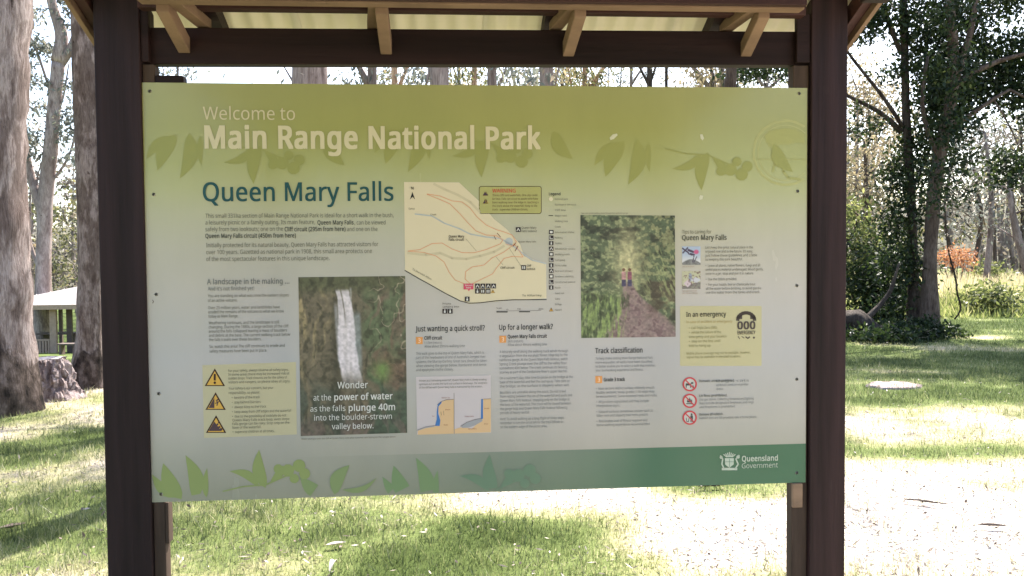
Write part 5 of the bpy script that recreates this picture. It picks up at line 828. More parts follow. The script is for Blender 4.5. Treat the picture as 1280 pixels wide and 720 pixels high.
110: (248, (138,219,171,214,196,200,210,176,215,140,215,0,180,0,180,138,178,160,169,176,154,186,132,189,102,184,83,169,73,145,69,111,69,0,34,0,34,215,63,215,68,186,70,186,78,196,88,204,99,211,111,215,124,218), (26,1,0,25,1,26,24,1,25,17,19,18,17,20,19,24,2,1,23,2,24,22,2,23,22,11,2,11,10,2,10,3,2,21,11,22,21,12,11,9,3,10,17,21,20,17,14,21,14,13,21,13,12,21,8,3,9,8,4,3,7,4,8,17,15,14,7,5,4,6,5,7,17,16,15)),
111: (243, (221,108,219,83,214,60,205,41,194,25,179,13,162,3,142,-2,121,-4,100,-2,81,3,65,13,50,25,38,41,29,60,24,83,22,108,25,141,34,168,49,190,69,206,93,216,122,219,149,216,173,206,193,190,208,168,218,141,59,108,60,84,65,64,74,47,86,35,102,28,121,25,141,28,157,35,169,47,178,64,183,84,184,108,183,132,178,152,169,168,157,179,141,187,121,189,93,184,73,168,62,142), (21,23,22,20,23,21,20,24,23,19,24,20,19,25,24,18,47,19,47,46,19,46,25,19,46,45,25,45,26,25,44,26,45,18,48,47,43,26,44,17,48,18,43,27,26,17,49,48,42,27,43,41,27,42,17,28,49,16,28,17,41,0,27,40,0,41,15,28,16,15,29,28,39,0,40,39,1,0,15,30,29,38,1,39,14,30,15,38,2,1,14,31,30,37,2,38,13,31,14,37,3,2,13,32,31,36,3,37,12,32,13,36,4,3,12,33,32,35,4,36,12,34,33,34,4,35,11,34,12,11,4,34,11,5,4,10,5,11,10,6,5,9,6,10,9,7,6,8,7,9)),
112: (247, (136,219,172,212,200,191,218,157,225,108,222,74,214,46,200,24,183,9,161,-1,136,-4,120,-3,107,0,95,5,85,12,76,19,69,27,67,27,68,20,69,10,69,0,69,-8,69,-96,34,-96,34,215,63,215,68,186,69,186,76,194,85,202,95,209,106,215,120,218,130,189,110,187,95,181,84,171,76,156,71,138,69,115,69,108,71,83,75,63,83,47,94,35,110,28,131,25,149,28,163,36,174,49,182,66,186,86,188,108,184,141,174,167,156,184), (32,1,0,31,1,32,23,25,24,23,26,25,30,1,31,30,2,1,29,2,30,28,2,29,27,33,28,33,2,28,33,55,2,55,3,2,27,34,33,27,35,34,23,27,26,23,38,27,38,37,27,37,36,27,36,35,27,54,3,55,53,3,54,53,4,3,52,4,53,23,39,38,23,40,39,51,4,52,23,41,40,51,5,4,50,5,51,23,42,41,50,6,5,49,6,50,23,17,42,17,43,42,48,6,49,17,44,43,48,7,6,47,7,48,17,45,44,46,7,47,17,16,45,16,46,45,23,18,17,15,46,16,15,7,46,15,8,7,23,19,18,14,8,15,13,8,14,23,20,19,13,9,8,12,9,13,11,9,12,23,21,20,11,10,9,23,22,21)),
113: (247, (177,-4,177,3,178,12,178,21,179,29,177,29,166,16,151,6,133,-2,109,-4,74,3,46,24,28,59,22,107,25,141,33,169,47,191,65,206,86,216,111,219,134,217,152,209,166,199,178,186,179,186,184,215,213,215,213,-96,177,-96,116,25,136,27,152,33,163,43,171,58,176,77,178,99,178,107,174,143,164,169,145,184,115,190,90,184,73,167,62,140,59,106,62,72,73,47,91,31), (18,20,19,18,21,20,17,21,18,24,26,25,24,27,26,17,22,21,16,22,17,16,40,22,40,23,22,15,41,16,41,40,16,39,23,40,39,24,23,39,38,24,38,37,24,37,27,24,15,42,41,14,42,15,14,43,42,36,27,37,13,43,14,13,44,43,12,44,13,35,27,36,12,45,44,34,27,35,33,4,34,4,27,34,12,46,45,11,46,12,32,4,33,11,47,46,31,4,32,30,5,31,5,4,31,11,29,47,30,6,5,3,27,4,29,6,30,11,6,29,10,6,11,2,27,3,10,7,6,1,27,2,10,8,7,0,27,1,9,8,10,28,27,0)),
114: (166, (134,219,141,219,147,218,154,218,160,217,155,184,150,185,144,186,138,187,132,187,120,186,108,182,98,175,88,167,80,157,74,144,71,130,69,115,69,0,34,0,34,215,63,215,67,176,69,176,76,187,85,197,95,206,107,213,120,217), (28,1,0,28,2,1,28,3,2,28,4,3,27,4,28,27,5,4,19,21,20,19,22,21,26,5,27,25,6,26,6,5,26,24,9,25,9,8,25,8,7,25,7,6,25,23,10,24,10,9,24,23,11,10,23,12,11,19,23,22,19,15,23,15,14,23,14,13,23,13,12,23,19,16,15,19,17,16,19,18,17)),
115: (192, (174,59,171,40,164,24,151,12,134,3,113,-2,88,-4,67,-3,50,0,34,4,21,10,21,42,35,36,52,30,70,26,89,24,112,27,128,33,137,43,140,56,139,64,136,71,129,77,120,83,106,90,87,98,68,106,51,114,38,123,28,133,22,146,20,162,26,186,43,204,68,215,101,219,120,218,138,215,154,211,170,204,158,176,144,182,129,186,114,189,99,190,80,188,66,183,57,175,54,164,55,156,59,149,66,143,77,137,91,131,109,123,128,115,144,107,157,99,166,88,172,75), (34,36,35,34,37,36,33,37,34,33,38,37,33,39,38,33,42,39,42,41,39,41,40,39,32,44,33,44,43,33,43,42,33,32,45,44,32,46,45,31,46,32,31,47,46,31,48,47,31,49,48,30,49,31,30,50,49,30,51,50,29,51,30,29,52,51,29,53,52,28,53,29,28,54,53,28,55,54,27,55,28,27,56,55,26,56,27,26,57,56,25,57,26,25,58,57,24,58,25,23,58,24,23,59,58,22,59,23,21,59,22,21,0,59,20,0,21,19,0,20,19,1,0,18,1,19,17,1,18,10,12,11,17,2,1,10,13,12,16,2,17,10,14,13,15,2,16,10,15,14,10,2,15,10,3,2,10,4,3,9,4,10,8,4,9,8,5,4,7,5,8,7,6,5)),
116: (145, (106,25,114,25,122,26,130,28,136,29,136,2,129,0,120,-2,110,-4,100,-4,84,-3,69,2,56,10,46,22,39,39,37,63,37,188,6,188,6,204,37,219,51,264,72,264,72,215,134,215,134,188,72,188,72,63,75,46,82,34,92,27), (19,21,20,19,22,21,18,22,19,18,23,22,18,24,23,17,24,18,16,24,17,15,25,16,25,24,16,15,26,25,15,27,26,14,27,15,14,28,27,13,28,14,13,29,28,3,5,4,2,5,3,13,0,29,1,5,2,0,5,1,13,5,0,12,5,13,11,5,12,11,6,5,10,6,11,10,7,6,10,8,7,9,8,10)),
117: (248, (214,215,214,0,185,0,180,28,178,28,170,18,160,10,149,4,137,-1,124,-3,110,-4,86,-2,67,4,51,15,40,30,34,49,32,74,32,215,67,215,67,77,70,54,79,38,94,28,115,25,137,28,153,34,165,45,173,61,177,80,178,103,178,215), (16,18,17,16,19,18,29,0,30,29,1,0,28,1,29,27,1,28,16,20,19,15,20,16,26,1,27,15,21,20,14,21,15,25,3,26,3,1,26,14,22,21,24,4,25,4,3,25,13,22,14,13,23,22,24,5,4,2,1,3,23,5,24,13,5,23,13,6,5,12,6,13,12,7,6,11,7,12,11,8,7,11,9,8,10,9,11)),
118: (204, (81,0,0,215,38,215,83,88,87,79,90,69,94,58,97,48,99,39,101,31,102,31,104,39,107,48,110,58,114,69,117,79,120,88,166,215,204,215,122,0), (0,2,1,0,3,2,16,18,17,16,19,18,0,4,3,15,19,16,14,19,15,0,5,4,13,19,14,0,6,5,12,19,13,0,7,6,11,19,12,0,8,7,10,19,11,0,9,8,0,10,9,0,19,10)),
119: (315, (173,121,170,130,168,138,166,146,164,154,162,161,160,168,159,174,158,178,156,178,155,174,154,168,153,161,151,154,149,146,147,138,145,129,142,121,103,0,63,0,4,215,41,215,71,101,74,89,77,77,79,66,82,55,83,45,85,36,86,36,88,42,89,49,91,56,92,64,94,72,96,80,99,87,101,94,139,215,177,215,214,94,217,85,220,75,223,64,225,54,227,45,229,37,230,37,231,45,233,54,236,65,238,76,241,89,245,101,275,215,311,215,251,0,210,0), (19,21,20,19,22,21,37,39,38,37,9,39,9,8,39,8,40,39,53,55,54,53,56,55,37,10,9,7,40,8,37,11,10,6,40,7,37,12,11,5,40,6,4,40,5,37,13,12,3,40,4,37,14,13,2,40,3,37,15,14,1,40,2,37,16,15,0,40,1,37,17,16,57,40,0,37,18,17,19,23,22,52,56,53,36,18,37,57,41,40,19,24,23,51,56,52,35,18,36,57,42,41,34,18,35,19,25,24,50,56,51,57,43,42,33,18,34,19,26,25,49,56,50,57,44,43,32,18,33,31,18,32,19,27,26,57,45,44,48,56,49,30,18,31,57,46,45,19,28,27,47,56,48,29,18,30,57,47,46,57,56,47,19,29,28,19,18,29)),
120: (212, (85,110,11,215,51,215,106,134,161,215,201,215,127,110,205,0,165,0,106,86,47,0,7,0), (0,2,1,0,3,2,3,5,4,3,6,5,0,6,3,11,6,0,11,9,6,9,7,6,11,10,9,8,7,9)),
121: (204, (0,215,38,215,85,93,88,82,92,72,95,62,98,52,101,43,103,34,104,34,107,46,112,60,117,77,123,93,166,215,204,215,112,-30,104,-48,94,-65,83,-78,69,-88,53,-94,34,-96,25,-96,17,-95,10,-94,4,-93,4,-65,9,-66,15,-67,21,-67,28,-67,40,-66,50,-63,58,-57,65,-50,71,-40,76,-29,87,-1), (38,1,0,38,2,1,13,15,14,13,16,15,12,16,13,38,3,2,38,4,3,11,16,12,38,5,4,38,6,5,10,16,11,38,7,6,9,16,10,38,8,7,38,9,8,38,16,9,37,16,38,36,16,37,36,17,16,35,17,36,35,18,17,34,18,35,33,18,34,32,18,33,32,19,18,26,28,27,26,29,28,31,19,32,26,30,29,26,31,30,26,19,31,26,20,19,26,21,20,25,21,26,24,21,25,24,22,21,23,22,24)),
122: (188, (173,0,16,0,16,23,131,188,22,188,22,215,170,215,170,188,56,27,173,27), (4,6,5,4,7,6,4,3,7,3,8,7,2,8,3,2,9,8,2,0,9,1,0,2)),
8226: (151, (31,146,32,163,37,175,44,185,53,191,64,195,75,196,87,195,98,191,107,185,114,175,118,163,120,146,118,130,114,118,107,108,98,102,87,98,75,97,64,98,53,102,44,108,37,118,32,130), (5,7,6,4,7,5,4,8,7,3,8,4,3,9,8,2,9,3,2,10,9,1,10,2,1,11,10,0,11,1,0,12,11,23,12,0,23,13,12,22,13,23,22,14,13,21,14,22,21,15,14,20,15,21,20,16,15,19,16,20,19,17,16,18,17,19)),
32: (104, (), ()),
}
GL = {}
for _k, (_a, _v, _t) in GLYPHS.items():
    GL[chr(_k)] = (_a / 500, np.array(_v, float).reshape(-1, 2) / 500, [tuple(_t[i:i + 3]) for i in range(0, len(_t), 3)])
_tc = {}
def glyphs(body, bold, res):
    k = (body, bold)
    if k in _tc: return _tc[k]
    V_ = []; F_ = []; x = 0; n = 0; b_ = bold * .75
    for ch in body:
        a_, gv, gt = GL.get(ch, GL[' '])
        if len(gv):
            for q_, (ox, oy) in enumerate([(0, 0)] if not bold else [(-b_, -b_ * .6), (b_, -b_ * .6), (-b_, b_ * .6), (b_, b_ * .6)] + ([(0, 0)] if bold > .03 else [])):
                V_.append(np.stack([gv[:, 0] + x + ox, gv[:, 1] + oy, np.full(len(gv), q_ * .00007)], 1)); F_ += [tuple(i_ + n for i_ in f_) for f_ in gt]; n += len(gv)
        x += a_ + bold * .9
    _tc[k] = (np.concatenate(V_) if V_ else np.zeros((0, 3)), F_); return _tc[k]
def text(name, lines, mat, layer=3, bold=0.0, res=1, label=None):
    """lines: (string, x0, baseline y, x1 or None, cap height px[, bold])"""
    mb = MB(); t = -.00045 * layer
    for ln in lines:
        body, x0, y0, x1, cap = ln[:5]; bo = ln[5] if len(ln) > 5 else bold
        V_, F_ = glyphs(body, bo, res)
        if not len(V_): continue
        s0, z0 = onp(x0, y0); sc = cap * SC / .572
        wx = V_[:, 0].max() - V_[:, 0].min()
        if x1 is None: kx = sc * .80
        else:
            s1, _ = onp(x1, y0 ); kx = (s1 - s0) / wx
        mb.add(np.stack([s0 + (V_[:, 0] - V_[:, 0].min()) * kx, t - V_[:, 2], z0 + V_[:, 1] * sc], 1), F_)
    o = mb.build(name, mat, sg)
    if label: o['label'] = label
    return o

# --- leaf silhouettes, top and bottom
def leafshape(tip, rt, w, curve=.15):
    tx, ty = tip; rx, ry = rt; dx, dy = tx - rx, ty - ry; l = math.hypot(dx, dy); nx_, ny_ = -dy / l, dx / l; A = []; B = []
    for k in range(9):
        f_ = k / 8; ww = w / 2 * math.sin(math.pi * f_ ** .8) ** .9 if 0 < f_ < 1 else 0; cv = curve * l * math.sin(math.pi * f_)
        cx, cy = rx + dx * f_ + nx_ * cv, ry + dy * f_ + ny_ * cv; A.append((cx + nx_ * ww, cy + ny_ * ww)); B.append((cx - nx_ * ww, cy - ny_ * ww))
    return [[A[k], A[k + 1], B[k + 1], B[k]] for k in range(8)]
MOT = [((-134, -31), (-106, -60), 13, .08), ((-120, -17), (-97, -62), 20, .08), ((-92, -7), (-80, -64), 19, -.12), ((-65, -23), (-66, -60), 8, .05), ((-37, -27), (0, -46), 11, -.15), ((0, 0), (8, -48), 16, .10), ((114, -23), (90, -58), 17, .12), ((14, -40), (30, -20), 10, .1)]
DOTS = [(24, -24, 6), (36, -26, 8), (50, -20, 8), (57, -30, 7), (44, -36, 6)]
M_leafA = ink(158, 160, 92); M_leafB = ink(150, 162, 104)
def motif(x0, y0, sy, mat, layer, clipx=(180, 1006), clipy=None):
    po2 = [disc(x0 + a_, y0 + sy * b_, c_, 10) for a_, b_, c_ in DOTS]
    br = stroke([(x0 - 45, y0 + sy * -52), (x0 - 20, y0 + sy * -46), (x0 + 8, y0 + sy * -44), (x0 + 40, y0 + sy * -30)], 1.6)
    ok = lambda p_: all(clipx[0] < a_[0] < clipx[1] and (clipy is None or a_[1] < clipy(a_[0])) for a_ in p_)
    for iq, (tip, rt, w, cv) in enumerate(MOT): flat('leaf_print', [p_ for p_ in leafshape((x0 + tip[0], y0 + sy * tip[1]), (x0 + rt[0], y0 + sy * rt[1]), w, cv * sy) if ok(p_)], mat, layer + iq * .3)
    for iq, p_ in enumerate(po2):
        if ok(p_): flat('berry_print', [p_], mat, layer + 2.6 + iq * .2)
    flat('twig_print', [p_ for p_ in br if ok(p_)], mat, layer + 2.5)
motif(317, 230, 1, M_leafA, 1); motif(602, 222, 1, M_leafA, 1); motif(877, 238, 1, M_leafA, 1)
botl = lambda x: 627.0 - (x - 190) * .0306
MOT.remove(((114, -23), (90, -58), 17, .12))
motif(324, 562, -1, M_leafB, 1, clipy=botl)
for k_, (tip, rt, w, cv) in enumerate([((375, 595), (408, 618), 17, -.12), ((437, 581), (418, 618), 17, -.14), ((471, 597), (428, 612), 7, .16)]): flat('leaf_print', [p_ for p_ in leafshape(tip, rt, w, cv) if all(a_[1] < botl(a_[0]) for a_ in p_)], ink(140, 156, 108), 4 + k_ * .3)
motif(612, 565, -1, ink(126, 150, 108), 1, clipx=(190, 560), clipy=botl); motif(612, 568, -1, ink(112, 138, 114), 1, clipx=(560, 700), clipy=botl)
# --- round emblem, top right
M_emb = ink(180, 180, 120); 
flat('emblem_ring', [p_ for p_ in ring(982, 191, 40, 3.0, 40) + ring(982, 191, 34.5, 1.2, 40) if all(a_[0] < 1008 for a_ in p_)], M_emb, 1)
flat('emblem_figure', [[(956, 170), (962, 163), (972, 161), (984, 160), (996, 162), (1005, 168), (1006, 180), (996, 178), (986, 181), (974, 180), (970, 186), (962, 184), (958, 178)]] + stroke([(946, 199), (1007, 199)], 1.4) + stroke([(966, 214), (968, 206), (975, 203), (982, 207), (979, 214), (985, 222), (1000, 224)], 3), ink(170, 171, 106), 2)
# --- headings
CREAM = ink(222, 212, 176)
text('heading', [('Welcome to', 254, 149.5, 369, 15.5, 0)], CREAM, 5, res=3)
text('heading', [('Main Range National Park', 256, 185, 676, 26.5, .042)], CREAM, 5, res=3)
TEAL = ink(30, 82, 84); text('heading', [('Queen Mary Falls', 254, 251.5, 492, 22.5, .016)], TEAL, 5, res=3)
BODY = ink(112, 112, 100); BODYD = ink(72, 76, 70); HEADG = ink(128, 130, 128)
text('paragraph', [('This small 331ha section of Main Range National Park is ideal for a short walk in the bush,', 257, 272.5, 492, 5.2), ('a leisurely picnic or a family outing. Its main feature,', 257, 280.8, 394, 5.2), (', can be viewed', 443, 280.8, 482, 5.2),
     ('safely from two lookouts; one on the', 257, 289.2, 354, 5.2), ('and one on the', 434, 289.0, 472, 5.2)], BODY, 5)
text('paragraph', [('Queen Mary Falls', 397, 280.8, 442, 5.2), ('Cliff circuit (295m from here)', 356, 289.2, 432, 5.2), ('Queen Mary Falls circuit (450m from here)', 257, 297.6, 370, 5.2)], BODYD, 5, .02)
text('paragraph', [('Initially protected for its natural beauty, Queen Mary Falls has attracted visitors for', 258, 309.2, 473, 5.2), ('over 100 years. Gazetted as national park in 1908, this small area protects one', 258, 317.8, 465, 5.2), ('of the most spectacular features in this unique landscape.', 258, 326.4, 412, 5.2)], BODY, 5)
text('heading', [('A landscape in the making ...', 259, 355.5, 362, 6.6, .022)], HEADG, 5, res=2)
text('subheading', [("And it's not finished yet!", 260, 363.2, 318, 4.6, .01)], HEADG, 5)
def para(name, x, y, rows, ls, cap, mat, slope=0.0, bold=0.0):
    """rows: (string, right px)"""
    text(name, [(s_, x + i_ * slope, y + i_ * ls, x1, cap) for i_, (s_, x1) in enumerate(rows)], mat, 5, bold)
para('paragraph', 260, 371.6, [('You are standing on what was once the eastern slopes', 361), ('of an active volcano.', 297)], 5.8, 3.6, BODY, .1)
para('paragraph', 260.5, 386.5, [('Over 23 million years, water and landslides have', 350), ('eroded the remains of the volcano to what we know', 355), ('today as Main Range.', 298)], 5.3, 3.6, BODY, .1)
para('paragraph', 261, 405.4, [('Weathering continues, and the landscape is still', 349), ('changing. During the 1880s, a large section of the cliff', 361), ('around the falls collapsed leaving a mass of boulders', 359), ('and debris at the base. The current walking track below', 363), ('the falls travels over these boulders.', 327)], 5.25, 3.6, BODY, .1)
para('paragraph', 262, 435.0, [('So, watch this area! The cliff continues to erode and', 356), ('safety measures have been put in place.', 334)], 5.7, 3.6, BODY, .1)
# --- safety box
flat('notice_box', [[(253, 456.5), (370, 452.5), (371, 543), (255, 547.5)]], ink(200, 191, 158), 1)
YEL = ink(226, 178, 84); BRN = ink(66, 40, 34); BRN2 = ink(86, 66, 74)
def tri(cx, cy, w, hgt): return [(cx, cy - hgt / 2), (cx + w / 2, cy + hgt / 2), (cx - w / 2, cy + hgt / 2)]
def wtri(cx, cy, kind, sc=1.0):
    e = empty('warning_triangle', (0, 0, 0), 0, sg)
    w, hg = 25.5 * sc, 22 * sc
    flat('border', [tri(cx, cy, w, hg)], BRN, 2, e); flat('face', [tri(cx, cy + 1.1 * sc, w - 5.2 * sc, hg - 4.6 * sc)], YEL, 3, e)
    if kind == 0: po = [rect(cx - 1.3 * sc, cy - 4.2 * sc, cx + 1.3 * sc, cy + 4 * sc), disc(cx, cy + 6.8 * sc, 1.6 * sc, 10)]
    elif kind == 1: po = [[(cx - 1.5 * sc, cy - 4.2 * sc), (cx - 1.5 * sc, cy + 8.6 * sc), (cx - 8.8 * sc, cy + 8.6 * sc)]] + stroke([(cx + 1 * sc, cy - 1 * sc), (cx + 2.6 * sc, cy + 2 * sc), (cx + 1.8 * sc, cy + 5.5 * sc)], 1.3 * sc) + stroke([(cx + 5 * sc, cy), (cx + 2.6 * sc, cy + 2 * sc), (cx - .4 * sc, cy + 2.8 * sc)], 1.1 * sc) + [disc(cx + 2.5 * sc, cy - 1.6 * sc, 1.1 * sc, 8)]
    else: po = [[(cx - 2.2 * sc, cy - 3.2 * sc), (cx + 6.5 * sc, cy + 8.6 * sc), (cx - 9.2 * sc, cy + 8.6 * sc)]] + [disc(cx + 1.8 * sc, cy + .4 * sc, 1.3 * sc, 7), disc(cx + 4.3 * sc, cy + 3.6 * sc, 1.5 * sc, 7), disc(cx + 6.3 * sc, cy + 6.6 * sc, 1.8 * sc, 7), disc(cx + 3 * sc, cy - 1.6 * sc, .8 * sc, 6)]
    flat('pictogram', po, BRN if kind == 0 else BRN2, 4, e)
wtri(268.6, 471.5, 0); wtri(269.6, 501.2, 1); wtri(270.2, 530, 2)
para('paragraph', 285.5, 464.8, [('For your safety, always observe all safety signs.', 361), ('In some areas there may be increased risk of', 362), ('sudden drops. Track closures are for the safety of', 359), ('visitors and rangers, so please obey all signs.', 363)], 4.8, 3.1, BODY, .05)
para('paragraph', 286, 487, [('Your safety is our concern, but your', 342), ('responsibility, so please:', 325)], 5.6, 3.1, BODY, .05)
para('list', 290, 498.4, [('•  beware of the track', 325), ('•  stay behind barriers', 326), ('•  always keep to the track', 333), ('•  keep away from cliff edges and the waterfall', 364)], 5.95, 3.1, BODY, .1)
para('list', 290.5, 522, [('•  due to the possibility of rockfalls do not', 358), ('    Queen Mary Falls track loop, even Hope', 362), ('    Falls gorge can be risky. Stop only on the', 362), ('    base of the waterfall.', 327)], 4.6, 3.1, BODY, .1)
para('list', 291, 541.2, [('•  supervise children at all times.', 343)], 5, 3.1, BODY)

# --- vertex-painted prints
m, nt, N, L, b = newmat('photo_print'); M_photo = m
va = N.new('ShaderNodeVertexColor'); va.layer_name = 'print'; L.new(va.outputs[0], b.inputs['Base Color']); b.inputs['Roughness'].default_value = .3; b.inputs['Specular IOR Level'].default_value = .35
def photo(name, corners, nx_, ny_, fn, layer=2):
    U, V_ = np.meshgrid(np.linspace(0, 1, nx_), np.linspace(0, 1, ny_)); c4 = [np.array(onp(*c_)) for c_ in corners]   # TL TR BR BL
    P_ = (c4[0][None, None] * ((1 - U) * (1 - V_))[..., None] + c4[1] * (U * (1 - V_))[..., None] + c4[2] * (U * V_)[..., None] + c4[3] * ((1 - U) * V_)[..., None])
    pts = np.stack([P_[..., 0], np.full(U.shape, -.00045 * layer), P_[..., 1]], -1).reshape(-1, 3)
    i_ = np.arange((ny_ - 1) * (nx_ - 1)); q_ = (i_ // (nx_ - 1)) * nx_ + i_ % (nx_ - 1)
    me_ = bpy.data.meshes.new(name); me_.from_pydata(pts.tolist(), [], np.stack([q_, q_ + nx_, q_ + nx_ + 1, q_ + 1], 1).tolist())
    rgb = np.clip(fn(U, V_), 0, 255) / 255.; lin = np.where(rgb <= .04045, rgb / 12.92, ((rgb + .055) / 1.055) ** 2.4) * PK
    ca = me_.color_attributes.new('print', 'FLOAT_COLOR', 'POINT'); ca.data.foreach_set('color', np.concatenate([lin.reshape(-1, 3), np.ones((lin.size // 3, 1))], 1).astype(np.float32).ravel())
    me_.materials.append(M_photo); o = bpy.data.objects.new(name, me_); COL.objects.link(o); o.parent = sg; return o
def mixc(a_, b_, t): return a_ * (1 - t[..., None]) + np.asarray(b_, float) * t[..., None]
def falls(U, V_):
    x, y = U, V_
    wx = fbm(x * 5, y * 5, 61, 3) - .5
    n1 = fbm(x * 8 + wx * 3, y * 5 + wx, 2, 5); n2 = fbm(x * 26 + wx * 4, y * 26, 8, 4); n3 = fbm(x * 20 + wx * 6, y * 7 - x * 3, 5, 5)
    c_ = np.ones(x.shape + (3,)) * np.array([118, 108, 92.])
    c_ = mixc(c_, (172, 154, 118), sstep(.35, .75, n3) * sstep(.42, .12, x) * sstep(1.0, .3, y))
    c_ = mixc(c_, (122, 96, 84), sstep(.35, .75, n3) * sstep(.55, .8, x) * .8)
    c_ = mixc(c_, (98, 118, 86), sstep(.35, .65, n1) * sstep(.52, .64, x) * .75)
    c_ = mixc(c_, (92, 96, 70), sstep(.14, .04, y) * .8); c_ = mixc(c_, (58, 58, 48), sstep(.45, .78, n2) * .6)
    c_ = mixc(c_, (62, 60, 52), sstep(.26, .34, x) * sstep(.42, .36, x) * sstep(.1, .2, y) * .45)
    c_ = mixc(c_, (120, 150, 86), np.exp(-(((x - .77) / .09) ** 2 + ((y - .60) / .07) ** 2) * 1.2) * (.45 + .8 * n2))
    c_ = mixc(c_, (70, 84, 78), sstep(.60, .75, y) * .55 * sstep(.25, .6, n1))
    c_ = mixc(c_, (128, 108, 104), sstep(.84, .97, y) * .55 * sstep(.4, .6, n3))
    cx = .375 + .19 * y + .02 * np.sin(y * 9); wdt = .060 + .030 * sstep(.1, .5, y)
    edge = .22 * (fbm(x * 0 + 3, y * 22, 81, 3) - .5); f_ = sstep(1.12, .86, np.abs(x - cx - .0) / wdt + edge) * (1 - .55 * sstep(.010, .004, np.abs(x - cx + .018 - .03 * y)) * sstep(.34, .2, y)) * sstep(.07, .10, y) * sstep(.74, .56, y)
    f2 = sstep(1.2, .4, np.abs(x - (.53 + .03 * y)) / .045) * sstep(.20, .26, y) * sstep(.7, .5, y) * .75
    f3 = sstep(1.2, .3, np.abs(x - (.33 + .07 * y)) / .02) * sstep(.14, .2, y) * sstep(.6, .4, y) * .6
    f4 = sstep(1.2, .3, np.abs(x - .485) / .012) * sstep(.06, .08, y) * sstep(.24, .2, y) * .6
    st = .84 + .16 * vnoise(x * 50, y * 5, 3)
    c_ = mixc(c_, (150, 160, 165), f2 * st); c_ = mixc(c_, (190, 188, 196), f3 * st); c_ = mixc(c_, (190, 188, 190), f4); c_ = mixc(c_, (236, 226, 234), f_ * st)
    # pale root-like veins at right
    v = np.abs(fbm(x * 6, y * 8, 41, 3) - .5); c_ = mixc(c_, (188, 170, 150), sstep(.015, .003, v) * sstep(.6, .75, x) * sstep(.7, .4, y) * .7)
    return c_ * (.86 + .28 * fbm(x * 40, y * 60, 19, 2))[..., None]
photo('waterfall_photograph', [(373, 346.5), (506.5, 345), (509, 541), (376, 545)], 200, 290, falls)
WH = ink(226, 224, 220)
text('caption', [('Wonder', 422, 485.5, 460, 8.2, .012), ('at the', 392, 500.6, 414, 7.2, 0), ('power of water', 418, 500.2, 491, 8.0, .022), ('as the falls', 388, 514.4, 432, 7.0, 0), ('plunge 40m', 436, 513.6, 494, 8.2, .022), ('into the boulder-strewn', 393, 525.6, 490, 7.0, 0), ('valley below.', 415, 536.4, 467, 7.0, .006)], WH, 6, res=2)
text('photo_credit', [('Water plunges over the cliff at Queen Mary Falls after summer rain falling on the ranges above.', 377, 549.6, 495, 2.0)], BODY, 5)
def track(U, V_):
    x, y = U, V_
    n1 = fbm(x * 9, y * 16, 22, 5); n2 = fbm(x * 26, y * 38, 28, 4); n3 = fbm(x * 40 + y * 14, y * 16, 25, 3)
    c_ = np.ones(x.shape + (3,)) * np.array([90, 102, 78.])
    c_ = mixc(c_, (146, 154, 116), sstep(.46, .62, n2)); c_ = mixc(c_, (48, 52, 42), sstep(.52, .68, n1) * .8)
    gl = np.exp(-(((x - .50) / .17) ** 2 + ((y - .38) / .27) ** 2)); c_ = mixc(c_, (208, 200, 156), gl * .95 * (.5 + .8 * n2))
    c_ = mixc(c_, (150, 150, 110), sstep(.45, .62, n2) * sstep(.5, .7, x) * sstep(.75, .3, y) * .7)
    gr = sstep(.52, .40, x + (y - .85) * .3) * sstep(.60, .70, y); c_ = mixc(c_, (116, 132, 86), gr * (.3 + .8 * sstep(.4, .62, n3))); 
    pcx = .50 + .10 * sstep(.55, .95, y) * 1.6; pw = .05 + .38 * sstep(.52, 1.05, y) ** 1.1
    pa = sstep(1.1, .75, np.abs(x - pcx) / pw) * sstep(.52, .58, y); c_ = mixc(c_, (158, 132, 134), pa * (.7 + .3 * n2)); c_ = mixc(c_, (110, 88, 92), pa * sstep(.55, .7, n2) * .7)
    c_ = mixc(c_, (104, 84, 70), sstep(.62, .8, x) * sstep(.45, .55, y) * sstep(.9, .7, y) * .5 * sstep(.4, .6, n1))
    fr = fbm(x * 60 - y * 34, (y + x) * 9, 91, 3); c_ = mixc(c_, (158, 166, 116), sstep(.52, .70, fr) * sstep(.58, .78, x) * sstep(.2, .35, y) * sstep(.8, .55, y) * .8)
    fl = fbm(x * 46 + y * 10, y * 12 - x * 20, 95, 3); c_ = mixc(c_, (150, 170, 104), sstep(.54, .72, fl) * gr * .9); c_ = mixc(c_, (58, 74, 46), sstep(.45, .3, fl) * gr * .7)
    # arching bough
    arc = np.abs(np.hypot((x - .5) * 1.0, (y - .45) * 1.35) - .46); c_ = mixc(c_, (52, 48, 40), sstep(.035, .01, arc) * sstep(.35, .1, y) * .45 * sstep(.35, .5, n1))
    for cx, sh_ in ((.452, 150), (.515, 130)):
        bd = sstep(1.2, .8, np.abs(x - cx) / .022); c_ = mixc(c_, (78, 74, 104), bd * sstep(.52, .53, y) * sstep(.585, .575, y)); c_ = mixc(c_, (196, 150, 150) if sh_ == 150 else (146, 90, 108), bd * sstep(.455, .465, y) * sstep(.53, .52, y))
        hd = sstep(1.3, .8, np.hypot((x - cx) / .016, (y - .444) / .012)); c_ = mixc(c_, (120, 84, 66), hd)
    return c_ * (.84 + .32 * fbm(x * 45, y * 60, 39, 2))[..., None]
photo('track_photograph', [(725.5, 268.8), (843.5, 269.4), (844.5, 421), (726.5, 422.5)], 190, 250, track)
text('photo_credit', [('Take care on the walking track through the rainforest gorge.', 726, 267.6, 785, 2.0)], BODY, 5)
